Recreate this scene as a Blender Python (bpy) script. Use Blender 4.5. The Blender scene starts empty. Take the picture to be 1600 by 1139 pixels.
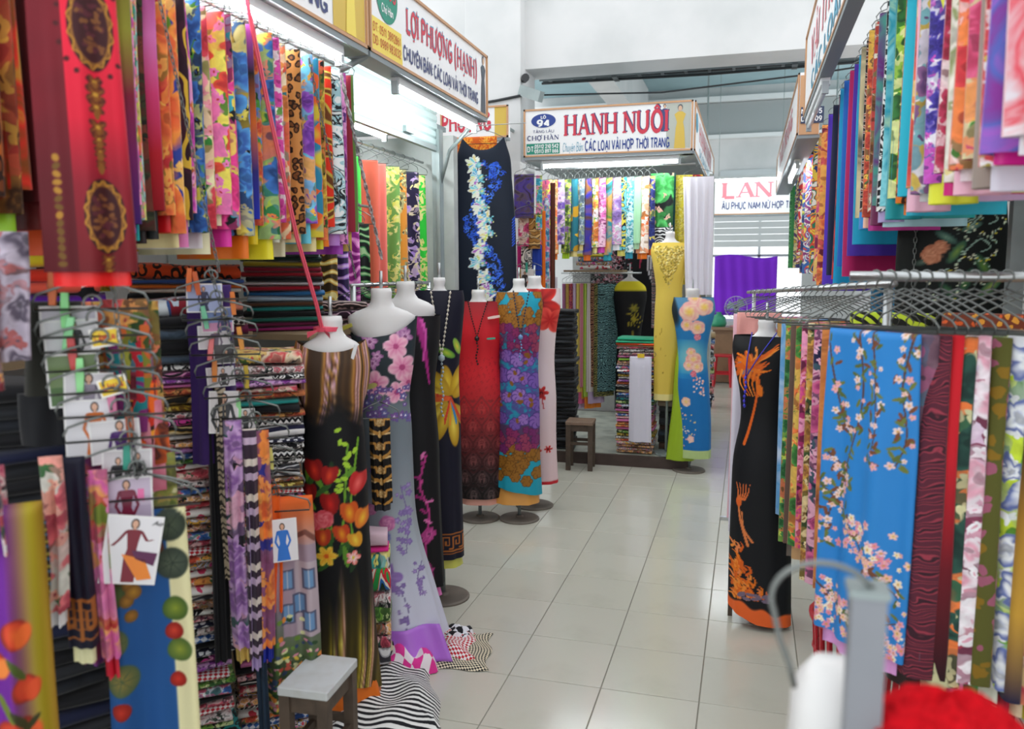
import bpy, math, random, unicodedata
import numpy as np
from mathutils import Vector, Matrix
random.seed(7); RNG = np.random.default_rng(7)
SC = bpy.context.scene
COL = SC.collection
PI = math.pi

# ---------------------------------------------------------------- camera, world, exposure
YAW, PITCH, ROLL = -.283791, -.116433, -.002977
cyw, syw, cpt, spt = math.cos(YAW), math.sin(YAW), math.cos(PITCH), math.sin(PITCH)
fwd = Vector((syw*cpt, cyw*cpt, spt)); rgt = Vector((cyw, -syw, 0)); upv = rgt.cross(fwd)
r2 = rgt*math.cos(ROLL)+upv*math.sin(ROLL); u2 = -rgt*math.sin(ROLL)+upv*math.cos(ROLL)
cam_data = bpy.data.cameras.new('camera'); cam = bpy.data.objects.new('camera', cam_data); COL.objects.link(cam)
cam.matrix_world = Matrix(((r2.x, u2.x, -fwd.x, 0), (r2.y, u2.y, -fwd.y, 0), (r2.z, u2.z, -fwd.z, 1.7316), (0, 0, 0, 1)))
cam_data.sensor_width = 36; cam_data.lens = 1261.26*36/1600; cam_data.clip_start = .05
cam_data.dof.use_dof = True; cam_data.dof.focus_distance = 4.6; cam_data.dof.aperture_fstop = 2.8
SC.camera = cam
world = bpy.data.worlds.new('world'); SC.world = world; world.use_nodes = True
bg = world.node_tree.nodes['Background']; bg.inputs[0].default_value = (.93, .97, 1, 1); bg.inputs[1].default_value = 1.5
SC.view_settings.view_transform = 'Standard'; SC.view_settings.look = 'None'
SC.view_settings.exposure = 0.15; SC.view_settings.gamma = 1; SC.view_settings.use_curve_mapping = False
LAMP = 55.0

# ---------------------------------------------------------------- colour helpers
def hx(h):
    if not isinstance(h, str): return tuple(h)
    h = h.lstrip('#')
    if len(h) == 3: h = ''.join(c*2 for c in h)
    return tuple(int(h[i:i+2], 16)/255 for i in (0, 2, 4))
def lin1(c): return c/12.92 if c <= .04045 else ((c+.055)/1.055)**2.4
def lin(h): return tuple(lin1(c) for c in hx(h))
def rgba(h): return lin(h)+(1,)

# ---------------------------------------------------------------- mesh helpers
def finish(me, mats, smooth=True):
    for m in (mats if isinstance(mats, (list, tuple)) else [mats]):
        me.materials.append(m)
    if smooth: me.polygons.foreach_set('use_smooth', [True]*len(me.polygons))
    me.update()
    return me
def link(name, me, parent=None, loc=(0, 0, 0), rot=(0, 0, 0)):
    o = bpy.data.objects.new(name, me); COL.objects.link(o)
    o.location = loc; o.rotation_euler = rot
    if parent is not None: o.parent = parent
    return o
LABELS = {}
def tag(o, label, cat=None, group=None, kind=None):
    n = len(label.split())
    if n < 4 or n > 16: print('LABELLEN', n, label)
    if label in LABELS and (group is None or LABELS[label] != group): print('DUPLABEL', label)
    LABELS[label] = group
    o['label'] = label
    if cat: o['category'] = cat
    if group: o['group'] = group
    if kind: o['kind'] = kind
    return o
def thing(name, label, cat, loc=(0, 0, 0), rz=0, group=None):
    return tag(link(name, None, None, loc, (0, 0, rz)), label, cat, group)
def struct(o): o['kind'] = 'structure'; return o

class MB:
    """collects simple shapes into one mesh"""
    def __init__(s): s.v = []; s.f = []; s.m = []; s.mi = 0; s.M = Matrix()
    def add(s, vs, fs):
        b = len(s.v); s.v += [tuple(s.M @ Vector(v)) for v in vs]
        s.f += [tuple(i+b for i in f) for f in fs]; s.m += [s.mi]*len(fs); return s
    def box(s, c, d, bev=0):
        x, y, z = c; a, b, e = d[0]/2, d[1]/2, d[2]/2
        if not bev:
            vs = [(x+i*a, y+j*b, z+k*e) for k in (-1, 1) for j in (-1, 1) for i in (-1, 1)]
            return s.add(vs, [(0, 2, 3, 1), (4, 5, 7, 6), (0, 1, 5, 4), (2, 6, 7, 3), (0, 4, 6, 2), (1, 3, 7, 5)])
        def ring(q, zz):
            o = []
            for (sx, sy, a0) in ((1, 1, 0), (-1, 1, 90), (-1, -1, 180), (1, -1, 270)):
                for t in (0, 45, 90):
                    an = math.radians(a0+t); o.append((x+sx*(a-bev)+math.cos(an)*(bev-q), y+sy*(b-bev)+math.sin(an)*(bev-q), zz))
            return o
        q = bev*.6; rs = [ring(q, z-e), ring(0, z-e+q), ring(0, z+e-q), ring(q, z+e)]
        vs = sum(rs, []); n = 12
        fs = [tuple(range(n))[::-1], tuple(range(3*n, 4*n))]
        for k in range(3):
            for i in range(n): fs.append((k*n+i, k*n+(i+1) % n, k*n+n+(i+1) % n, k*n+n+i))
        return s.add(vs, fs)
    def bar(s, p, q, w, h=None):
        p, q = Vector(p), Vector(q); h = h or w; d = q-p; L = d.length
        Mx = Matrix.Translation((p+q)/2) @ d.to_track_quat('X', 'Z').to_matrix().to_4x4()
        old = s.M; s.M = old @ Mx; s.box((0, 0, 0), (L, w, h)); s.M = old; return s
    def tube(s, pts, r, n=6, closed=False, caps=True):
        P = [Vector(p) for p in pts]; m = len(P); vs = []; up = None
        for i, p in enumerate(P):
            a = P[i-1] if (i or closed) else p; b = P[(i+1) % m] if (i < m-1 or closed) else p
            t = (b-a).normalized()
            if up is None:
                up = Vector((0, 0, 1)) if abs(t.z) < .9 else Vector((1, 0, 0))
            sd = t.cross(up)
            if sd.length < 1e-5: sd = t.orthogonal()
            sd.normalize(); up = sd.cross(t)
            rr = r[i] if isinstance(r, (list, tuple)) else r
            for k in range(n):
                an = 2*PI*k/n; vs.append(p+sd*math.cos(an)*rr+up*math.sin(an)*rr)
        fs = []
        for i in range(m if closed else m-1):
            j = (i+1) % m
            for k in range(n): fs.append((i*n+k, i*n+(k+1) % n, j*n+(k+1) % n, j*n+k))
        if caps and not closed: fs += [tuple(range(n))[::-1], tuple(range((m-1)*n, m*n))]
        return s.add(vs, fs)
    def lathe(s, prof, c=(0, 0, 0), n=20, cap=True, sx=1, sy=1):
        vs = [(c[0]+r*math.cos(2*PI*k/n)*sx, c[1]+r*math.sin(2*PI*k/n)*sy, c[2]+z) for r, z in prof for k in range(n)]
        fs = [(i*n+k, i*n+(k+1) % n, (i+1)*n+(k+1) % n, (i+1)*n+k) for i in range(len(prof)-1) for k in range(n)]
        if cap: fs += [tuple(range(n))[::-1], tuple(range((len(prof)-1)*n, len(prof)*n))]
        return s.add(vs, fs)
    def poly(s, pts): return s.add(pts, [tuple(range(len(pts)))])
    def mesh(s, name, mats, smooth=False):
        me = bpy.data.meshes.new(name); me.from_pydata(s.v, [], s.f)
        me.polygons.foreach_set('material_index', s.m)
        return finish(me, mats, smooth)
    def obj(s, name, mats, parent=None, loc=(0, 0, 0), rot=(0, 0, 0), smooth=False):
        return link(name, s.mesh(name, mats, smooth), parent, loc, rot)

def gridmesh(name, V, mats, closed=False, uv=None, uv2=None, col=None, mi=None):
    """V: (nz,nx,3) array; quads; closed joins the last column to the first"""
    nz, nx = V.shape[:2]
    me = bpy.data.meshes.new(name)
    cx = nx if closed else nx-1
    I, J = np.meshgrid(np.arange(nz-1), np.arange(cx), indexing='ij')
    K = (J+1) % nx
    Q = np.stack([I*nx+J, I*nx+K, (I+1)*nx+K, (I+1)*nx+J], -1).reshape(-1, 4).astype(np.int32)
    me.vertices.add(nz*nx); me.vertices.foreach_set('co', V.reshape(-1).astype(np.float32))
    me.loops.add(Q.size); me.loops.foreach_set('vertex_index', Q.reshape(-1))
    me.polygons.add(len(Q)); me.polygons.foreach_set('loop_start', np.arange(0, Q.size, 4, dtype=np.int32))
    me.update(calc_edges=True)
    def setuv(nm, U):
        l = me.uv_layers.new(name=nm); l.data.foreach_set('uv', U.reshape(-1, 2)[Q.reshape(-1)].reshape(-1).astype(np.float32))
    if uv is not None: setuv('UVMap', uv)
    if uv2 is not None: setuv('Len', uv2)
    if col is not None:
        a = me.color_attributes.new('Print', 'FLOAT_COLOR', 'POINT')
        c = np.clip(col.reshape(-1, 3), 0, 1); c = np.where(c <= .04045, c/12.92, ((c+.055)/1.055)**2.4)
        a.data.foreach_set('color', np.c_[c, np.ones(len(c))].reshape(-1).astype(np.float32))
    if mi is not None: me.polygons.foreach_set('material_index', mi)
    return finish(me, mats, True)

ORD = 'zeroth first second third fourth fifth sixth seventh eighth ninth tenth eleventh twelfth thirteenth fourteenth fifteenth sixteenth seventeenth eighteenth nineteenth'.split()
TENS = {20: 'twenty', 30: 'thirty', 40: 'forty', 50: 'fifty', 60: 'sixty', 70: 'seventy'}
def ordw(n):
    if n < 20: return ORD[n]
    t = TENS[n//10*10]
    return (t[:-1]+'ieth') if n % 10 == 0 else t+'-'+ORD[n % 10]

# ---------------------------------------------------------------- node helpers
def N(nt, typ, ins=None, **pr):
    n = nt.nodes.new(typ)
    for k, v in pr.items(): setattr(n, k, v)
    for k, v in (ins or {}).items():
        if isinstance(v, bpy.types.NodeSocket): nt.links.new(v, n.inputs[k])
        else: n.inputs[k].default_value = v
    return n
def mt(nt, op, a, b=0., c=None, clamp=False):
    ins = {0: a, 1: b}
    if c is not None: ins[2] = c
    return N(nt, 'ShaderNodeMath', ins, operation=op, use_clamp=clamp).outputs[0]
def mx(nt, f, a, b):
    return N(nt, 'ShaderNodeMix', {0: f, 6: a, 7: b}, data_type='RGBA').outputs[2]
def ramp(nt, f, cols, const=False, pos=None):
    n = N(nt, 'ShaderNodeValToRGB', {0: f}); cr = n.color_ramp
    if const: cr.interpolation = 'CONSTANT'
    while len(cr.elements) < len(cols): cr.elements.new(.5)
    for i, c in enumerate(cols):
        cr.elements[i].position = pos[i] if pos else (i/len(cols) if const else i/max(1, len(cols)-1))
        cr.elements[i].color = rgba(c)
    return n.outputs[0]
def newmat(name):
    m = bpy.data.materials.new(name); m.use_nodes = True
    nt = m.node_tree; b = nt.nodes['Principled BSDF']
    return m, nt, b
MATS = {}
def plain(name, col, rough=.5, metal=0, spec=.5, noise=0, nscale=8, bump=0, emit=0, trans=0, alpha=1, ior=1.45, col2=None):
    if name in MATS: return MATS[name]
    m, nt, b = newmat(name)
    b.inputs['Base Color'].default_value = rgba(col); b.inputs['Roughness'].default_value = rough
    b.inputs['Metallic'].default_value = metal; b.inputs['Specular IOR Level'].default_value = spec
    if trans: b.inputs['Transmission Weight'].default_value = trans; b.inputs['IOR'].default_value = ior
    if alpha < 1: b.inputs['Alpha'].default_value = alpha
    if emit: b.inputs['Emission Color'].default_value = rgba(col); b.inputs['Emission Strength'].default_value = emit
    if noise:
        tc = N(nt, 'ShaderNodeTexCoord').outputs['Object']
        nz = N(nt, 'ShaderNodeTexNoise', {'Vector': tc, 'Scale': nscale, 'Detail': 5.}).outputs[0]
        c2 = rgba(col2) if col2 else tuple(x*(1-noise) for x in rgba(col)[:3])+(1,)
        f = N(nt, 'ShaderNodeMapRange', {0: nz, 1: .42, 2: .72}).outputs[0]
        nt.links.new(mx(nt, f, rgba(col), c2), b.inputs['Base Color'])
        if bump:
            bp = N(nt, 'ShaderNodeBump', {'Strength': bump, 'Distance': .01, 'Height': nz})
            nt.links.new(bp.outputs[0], b.inputs['Normal'])
    MATS[name] = m
    return m

# flower layer: a node group that scatters petalled flowers over a plane
def flower_group():
    g = bpy.data.node_groups.new('flower_layer', 'ShaderNodeTree')
    I = lambda n, t='NodeSocketFloat': g.interface.new_socket(n, in_out='INPUT', socket_type=t)
    O = lambda n: g.interface.new_socket(n, in_out='OUTPUT', socket_type='NodeSocketFloat')
    I('Vector', 'NodeSocketVector'); I('Scale'); I('Petals'); I('Radius'); I('Depth'); I('Seed')
    O('Mask'); O('Radial'); O('Random'); O('Core')
    gi = N(g, 'NodeGroupInput').outputs; go = N(g, 'NodeGroupOutput')
    sv = N(g, 'ShaderNodeVectorMath', {0: gi['Vector'], 'Scale': gi['Scale']}, operation='SCALE').outputs[0]
    cs = N(g, 'ShaderNodeCombineXYZ', {0: gi['Seed'], 1: gi['Seed'], 2: 0.}).outputs[0]
    pv = N(g, 'ShaderNodeVectorMath', {0: sv, 1: cs}, operation='ADD').outputs[0]
    vo = N(g, 'ShaderNodeTexVoronoi', {'Vector': pv, 'Scale': 1., 'Randomness': .8}, voronoi_dimensions='2D', feature='F1')
    d = N(g, 'ShaderNodeVectorMath', {0: pv, 1: vo.outputs['Position']}, operation='SUBTRACT').outputs[0]
    sx = N(g, 'ShaderNodeSeparateXYZ', {0: d}).outputs
    rc = N(g, 'ShaderNodeSeparateColor', {0: vo.outputs['Color']}).outputs
    ang = mt(g, 'ADD', mt(g, 'ARCTAN2', sx[1], sx[0]), mt(g, 'MULTIPLY', rc[0], 6.283))
    pet = mt(g, 'ABSOLUTE', mt(g, 'COSINE', mt(g, 'MULTIPLY', ang, mt(g, 'MULTIPLY', gi['Petals'], .5))))
    rad = mt(g, 'MULTIPLY', gi['Radius'], mt(g, 'ADD', mt(g, 'MULTIPLY', rc[1], .6), .55))
    R = mt(g, 'MULTIPLY', rad, mt(g, 'ADD', mt(g, 'MULTIPLY', mt(g, 'SUBTRACT', pet, 1.), gi['Depth']), 1.))
    r = vo.outputs['Distance']
    q = mt(g, 'DIVIDE', r, mt(g, 'MAXIMUM', R, .001))
    mk = N(g, 'ShaderNodeMapRange', {0: q, 1: 1.06, 2: .96}).outputs[0]
    cr = N(g, 'ShaderNodeMapRange', {0: mt(g, 'DIVIDE', r, rad), 1: .26, 2: .2}).outputs[0]
    for k, v in (('Mask', mk), ('Radial', q), ('Random', rc[2]), ('Core', cr)): g.links.new(v, go.inputs[k])
    return g
FG = flower_group()

PATS = {}
def pat(desc, kind, cols, sc=10., grad=None, rough=.75, p=None):
    """a woven or printed cloth; desc names it in words; grad mixes a second colour in along the length"""
    if desc in PATS: return PATS[desc]
    m, nt, b = newmat(desc.replace(' ', '_'))
    C = [rgba(c) for c in cols]
    if kind == 'fl': sc *= 1.25
    uvn = N(nt, 'ShaderNodeUVMap', uv_map='UVMap').outputs[0]
    rnd = N(nt, 'ShaderNodeObjectInfo').outputs['Random']
    off = N(nt, 'ShaderNodeCombineXYZ', {0: mt(nt, 'MULTIPLY', rnd, 13.7), 1: mt(nt, 'MULTIPLY', rnd, 7.3), 2: 0.}).outputs[0]
    uv = N(nt, 'ShaderNodeVectorMath', {0: uvn, 1: off}, operation='ADD').outputs[0]
    if kind in ('fl', 'dt', 'sq'):      # hand-drawn wobble
        wb = N(nt, 'ShaderNodeTexNoise', {'Vector': uv, 'Scale': sc*1.6, 'Detail': 2.}, noise_dimensions='2D').outputs['Color']
        uv = N(nt, 'ShaderNodeVectorMath', {0: uv, 1: N(nt, 'ShaderNodeVectorMath', {0: wb, 'Scale': .55/sc}, operation='SCALE').outputs[0]}, operation='ADD').outputs[0]
    xy = N(nt, 'ShaderNodeSeparateXYZ', {0: uv}).outputs
    noise = lambda s, d=2., dist=0.: N(nt, 'ShaderNodeTexNoise', {'Vector': uv, 'Scale': s, 'Detail': d, 'Distortion': dist}, noise_dimensions='2D').outputs[0]
    step = lambda f, a, w=.02: N(nt, 'ShaderNodeMapRange', {0: f, 1: a-w, 2: a+w}).outputs[0]
    base = C[0]
    if grad:
        vn = N(nt, 'ShaderNodeSeparateXYZ', {0: N(nt, 'ShaderNodeUVMap', uv_map='Len').outputs[0]}).outputs[1]
        base = ramp(nt, vn, grad)
    def fl(s, n, rad, dep, seed):
        return N(nt, 'ShaderNodeGroup', {'Vector': uv, 'Scale': s, 'Petals': n, 'Radius': rad, 'Depth': dep, 'Seed': seed}, node_tree=FG).outputs
    if kind == 'so':
        col = mx(nt, mt(nt, 'MULTIPLY', noise(4, 3), .25), base, tuple(x*.75 for x in C[0][:3])+(1,)) if not grad else base
    elif kind == 'fl':       # base, flower, flower tint, leaf, small flower
        dn = p or .62
        lf = fl(sc*1.3, 2., .62, .82, 3.3)
        col = mx(nt, lf['Mask'], base, mx(nt, lf['Random'], C[3], tuple(x*.45 for x in C[3][:3])+(1,)))
        sf = fl(sc*2.1, 5., .42, .4, 9.1)
        col = mx(nt, sf['Mask'], col, mx(nt, sf['Core'], C[4], C[2]))
        vn2 = fl(sc*.8, 3., .8, .75, 17.)
        col = mx(nt, mt(nt, 'MULTIPLY', vn2['Mask'], .4), col, mx(nt, vn2['Radial'], C[2], mx(nt, .35, C[1], C[0])))
        bf = fl(sc, 5., dn, .35, 0.)
        ring = mt(nt, 'ADD', mt(nt, 'MULTIPLY', mt(nt, 'SINE', mt(nt, 'MULTIPLY', bf['Radial'], 9.)), .35), mt(nt, 'MULTIPLY', bf['Radial'], .6), clamp=True)
        fc = mx(nt, ring, C[2], C[1])
        fc = mx(nt, mt(nt, 'MULTIPLY', step(bf['Random'], .72), .8), fc, C[4])
        col = mx(nt, bf['Mask'], col, fc)
        col = mx(nt, mt(nt, 'MULTIPLY', bf['Core'], .7), col, tuple(x*.5 for x in C[2][:3])+(1,))
        col = N(nt, 'ShaderNodeHueSaturation', {'Saturation': .95, 'Value': mt(nt, 'ADD', mt(nt, 'MULTIPLY', noise(sc*4, 3.), .7), .68), 'Color': col}).outputs[0]
    elif kind == 'dt':
        bf = fl(sc, 0., .32, 0., 0.); col = mx(nt, bf['Mask'], base, mx(nt, step(bf['Random'], .5), C[1], C[-1]))
    elif kind == 'an':       # animal spots: base, mid, dark
        d = N(nt, 'ShaderNodeTexVoronoi', {'Vector': N(nt, 'ShaderNodeVectorMath', {0: uv, 1: N(nt, 'ShaderNodeVectorMath', {0: N(nt, 'ShaderNodeTexNoise', {'Vector': uv, 'Scale': sc*.8}).outputs['Color'], 'Scale': .03}, operation='SCALE').outputs[0]}, operation='ADD').outputs[0], 'Scale': sc}, voronoi_dimensions='2D').outputs['Distance']
        col = ramp(nt, d, [cols[1], cols[2], cols[0]], True, [0, .22, .44])
        if grad: col = mx(nt, step(d, .44), col, base)
    elif kind == 'st':       # stripes, p = (x weight, y weight, warp)
        p = p or (0, 1, 0)
        w = mt(nt, 'ADD', mt(nt, 'MULTIPLY', xy[0], p[0]*sc), mt(nt, 'MULTIPLY', xy[1], p[1]*sc))
        if p[2]: w = mt(nt, 'ADD', w, mt(nt, 'MULTIPLY', noise(5, 2), p[2]))
        col = ramp(nt, mt(nt, 'FRACT', w), cols, True)
    elif kind == 'ck':       # checks and dogtooth
        k = N(nt, 'ShaderNodeTexChecker', {'Vector': N(nt, 'ShaderNodeMapping', {'Vector': uv, 'Rotation': (0, 0, p or .6)}).outputs[0], 'Color1': C[0], 'Color2': C[1], 'Scale': sc}).outputs[0]
        if len(C) > 2: k = mx(nt, step(noise(sc*.3), .56), k, C[2])
        col = k
    elif kind == 'zz':       # zigzag
        t = mt(nt, 'PINGPONG', mt(nt, 'MULTIPLY', xy[0], sc*1.4), .5)
        col = ramp(nt, mt(nt, 'FRACT', mt(nt, 'ADD', mt(nt, 'MULTIPLY', xy[1], sc), t)), cols, True)
    elif kind == 'ab':       # abstract blotches of all colours
        f = N(nt, 'ShaderNodeMapRange', {0: noise(sc, 2., p or 1.5), 1: .28, 2: .72}).outputs[0]
        col = ramp(nt, f, cols, True)
    elif kind == 'wc':       # watercolour: the colours run into each other
        f = N(nt, 'ShaderNodeMapRange', {0: noise(sc, 4., 1.), 1: .3, 2: .7}).outputs[0]
        col = ramp(nt, f, cols)
    elif kind == 'br':       # mirrored scrollwork on a ground
        s = p or .09
        ax = mt(nt, 'PINGPONG', xy[0], s); v2 = N(nt, 'ShaderNodeCombineXYZ', {0: ax, 1: xy[1], 2: 0.}).outputs[0]
        w = N(nt, 'ShaderNodeTexWave', {'Vector': v2, 'Scale': sc*.5, 'Distortion': 9., 'Detail': 1., 'Detail Scale': 1.4}, wave_type='RINGS', rings_direction='SPHERICAL').outputs['Fac']
        col = mx(nt, step(w, .55, .06), base, C[1])
        if len(C) > 2: col = mx(nt, step(w, .86, .05), col, C[2])
    elif kind == 'sq':       # sequins and glitter over a ground
        v = N(nt, 'ShaderNodeTexVoronoi', {'Vector': uv, 'Scale': sc*9}, voronoi_dimensions='2D')
        rr = N(nt, 'ShaderNodeSeparateColor', {0: v.outputs['Color']}).outputs
        bf = fl(sc, 4., .75, .7, 0.)
        on = mt(nt, 'MULTIPLY', step(rr[0], .35, .05), mt(nt, 'MAXIMUM', bf['Mask'], step(noise(sc*.4), .55)))
        col = mx(nt, on, base, mx(nt, rr[1], C[1], C[-1]))
        nt.links.new(mt(nt, 'MULTIPLY', on, .5), b.inputs['Metallic'])
    nt.links.new(col, b.inputs['Base Color'])
    b.inputs['Roughness'].default_value = rough; b.inputs['Specular IOR Level'].default_value = .25
    b.inputs['Sheen Weight'].default_value = .15; b.inputs['Sheen Roughness'].default_value = .5
    m['desc'] = desc; PATS[desc] = m
    return m
def satin(col):
    n = 'satin_'+col.lstrip('#')
    if n in MATS: return MATS[n]
    m = plain(n, col, .38, spec=.4); return m
m, nt, b = newmat('printed_cloth')          # cloth whose print is worked out point by point
at = N(nt, 'ShaderNodeAttribute', attribute_name='Print')
nt.links.new(at.outputs['Color'], b.inputs['Base Color']); b.inputs['Roughness'].default_value = .62; b.inputs['Specular IOR Level'].default_value = .3
PRINT = m
STEEL = plain('brushed_steel', '#b9bcbc', .28, .9, noise=.12, nscale=30)
WIRE = plain('galvanised_wire', '#7b7f7c', .4, .6)
WHITEPLA = plain('white_plastic_form', '#dfdddb', .32)
PAINT_W = plain('white_wall_paint', '#e6e7e6', .8, noise=.08, nscale=2.5, col2='#d3d5d4')
GREYMETAL = plain('painted_grey_metal', '#9aa5a4', .45, .4, noise=.15, nscale=6)
DARKWOOD = plain('dark_stained_wood', '#55463a', .6, noise=.4, nscale=14)
# ---------------------------------------------------------------- generators
HANGERS = {}
def hanger_mesh(hw=.2, drop=.16, r=.0024):
    k = (hw, drop, r)
    if k in HANGERS: return HANGERS[k]
    b = MB()
    hook = [(.018*math.cos(t), 0, -.018+.018*math.sin(t)) for t in np.linspace(math.radians(-20), math.radians(180), 8)]
    hook = [(-x, y, z) for x, y, z in hook]
    neck = -drop*.3
    body = [(0, 0, -.03), (0, 0, neck), (hw*.5, 0, neck+(.034-drop-neck)*.45), (hw*.93, 0, -drop+.034), (hw, 0, -drop+.018), (hw*.97, 0, -drop), (-hw*.97, 0, -drop), (-hw, 0, -drop+.018), (-hw*.93, 0, -drop+.034), (-hw*.5, 0, neck+(.034-drop-neck)*.45), (.002, .002, neck)]
    b.tube(hook[:-1]+[(.018, 0, -.02), (.006, 0, -.032)]+body[1:], r, 5)
    HANGERS[k] = b.mesh('wire_hanger', WIRE, True)
    return HANGERS[k]
def hanger(loc, rz, label, group, hw=.2, drop=.16, r=.0024):
    o = link('wire_hanger', hanger_mesh(hw, drop, r), None, loc, (0, 0, rz))
    return tag(o, label, 'hanger', group)

def cloth_mesh(name, w, L, th, mat, seed=0, nx=12, nz=12, waves=2., amp=.012, flare=.0, paint=None, hem=None, topround=True, skew=0., inset=0., side_drop=0., wr=1., tr=1.):
    """a folded length of cloth hanging from a bar at its origin: closed loop section, rounded over the bar"""
    rg = np.random.default_rng(seed); ph = rg.uniform(0, 6.28, 3)
    s = np.linspace(0, 1, nx)
    n = 2*nx
    t = np.linspace(0, 1, nz)**.9
    if topround: t = np.concatenate([[0, .004, .012], t[1:]*.985+.015]); 
    nz = len(t)
    V = np.zeros((nz, n, 3)); U = np.zeros((nz, n, 2)); U2 = np.zeros((nz, n, 2))
    for i, ti in enumerate(t):
        ww = w*(1+flare*ti)-inset*2
        sw, tw = .5+(s-.5)*wr, ti*tr
        wob = amp*min(1, tw*3)*np.sin(2*PI*waves*sw+ph[0]+1.2*tw)+amp*.5*min(1, tw*2)*np.sin(2*PI*waves*2.3*sw+ph[1])
        x = (s-.5)*ww+amp*.5*tw*math.sin(ph[2]+3*tw)+skew*tw
        k = 1. if not topround else (0., .62, .9)[i] if i < 3 else 1.
        h = (th*.5-inset*.5)*k*(np.sqrt(np.clip(1-(2*s-1)**4, .02, 1)))*(1+.35*ti)
        zz = -L*ti*np.ones(nx) - side_drop*ti*(s-.5)
        fx = np.concatenate([x, x[::-1]]); fy = np.concatenate([wob-h, (wob+h)[::-1]]); fz = np.concatenate([zz, zz[::-1]])
        V[i, :, 0] = fx; V[i, :, 1] = fy; V[i, :, 2] = fz
        U[i, :, 0] = np.concatenate([s*w, 2*w+.03-s[::-1]*w]); U[i, :, 1] = -L*ti
        U2[i, :, 0] = np.concatenate([s, s[::-1]]); U2[i, :, 1] = 1-ti
    col = None
    if paint:
        P = Paint(U[..., 0].ravel()-w/2, (U[..., 1].ravel()+L)); paint(P, w, L); col = P.c; mat = PRINT
    if not paint and hem:
        pass
    return gridmesh(name, V[::-1], mat, True, U[::-1], U2[::-1], None if col is None else col.reshape(nz, n, 3)[::-1])

def hung(label, mat, loc, rz, w, L, th=.028, seed=0, lining=None, ll=.06, name='hanging_fabric', cat='fabric', group=None, **kw):
    """a length of cloth over a bar, its lining showing below the hem"""
    o = link(name, cloth_mesh(name, w, L, th, mat, seed, **kw), None, loc, (0, 0, rz))
    tag(o, label, cat, group)
    if lining:
        kw2 = {k: v for k, v in kw.items() if k in ('waves', 'amp', 'flare', 'skew')}
        link('lining', cloth_mesh('lining', w*.86, L+ll, th*.5, satin(lining), seed, nx=16, nz=14, inset=.003, wr=.86, tr=(L+ll)/L, **kw2), o)
    return o

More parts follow.
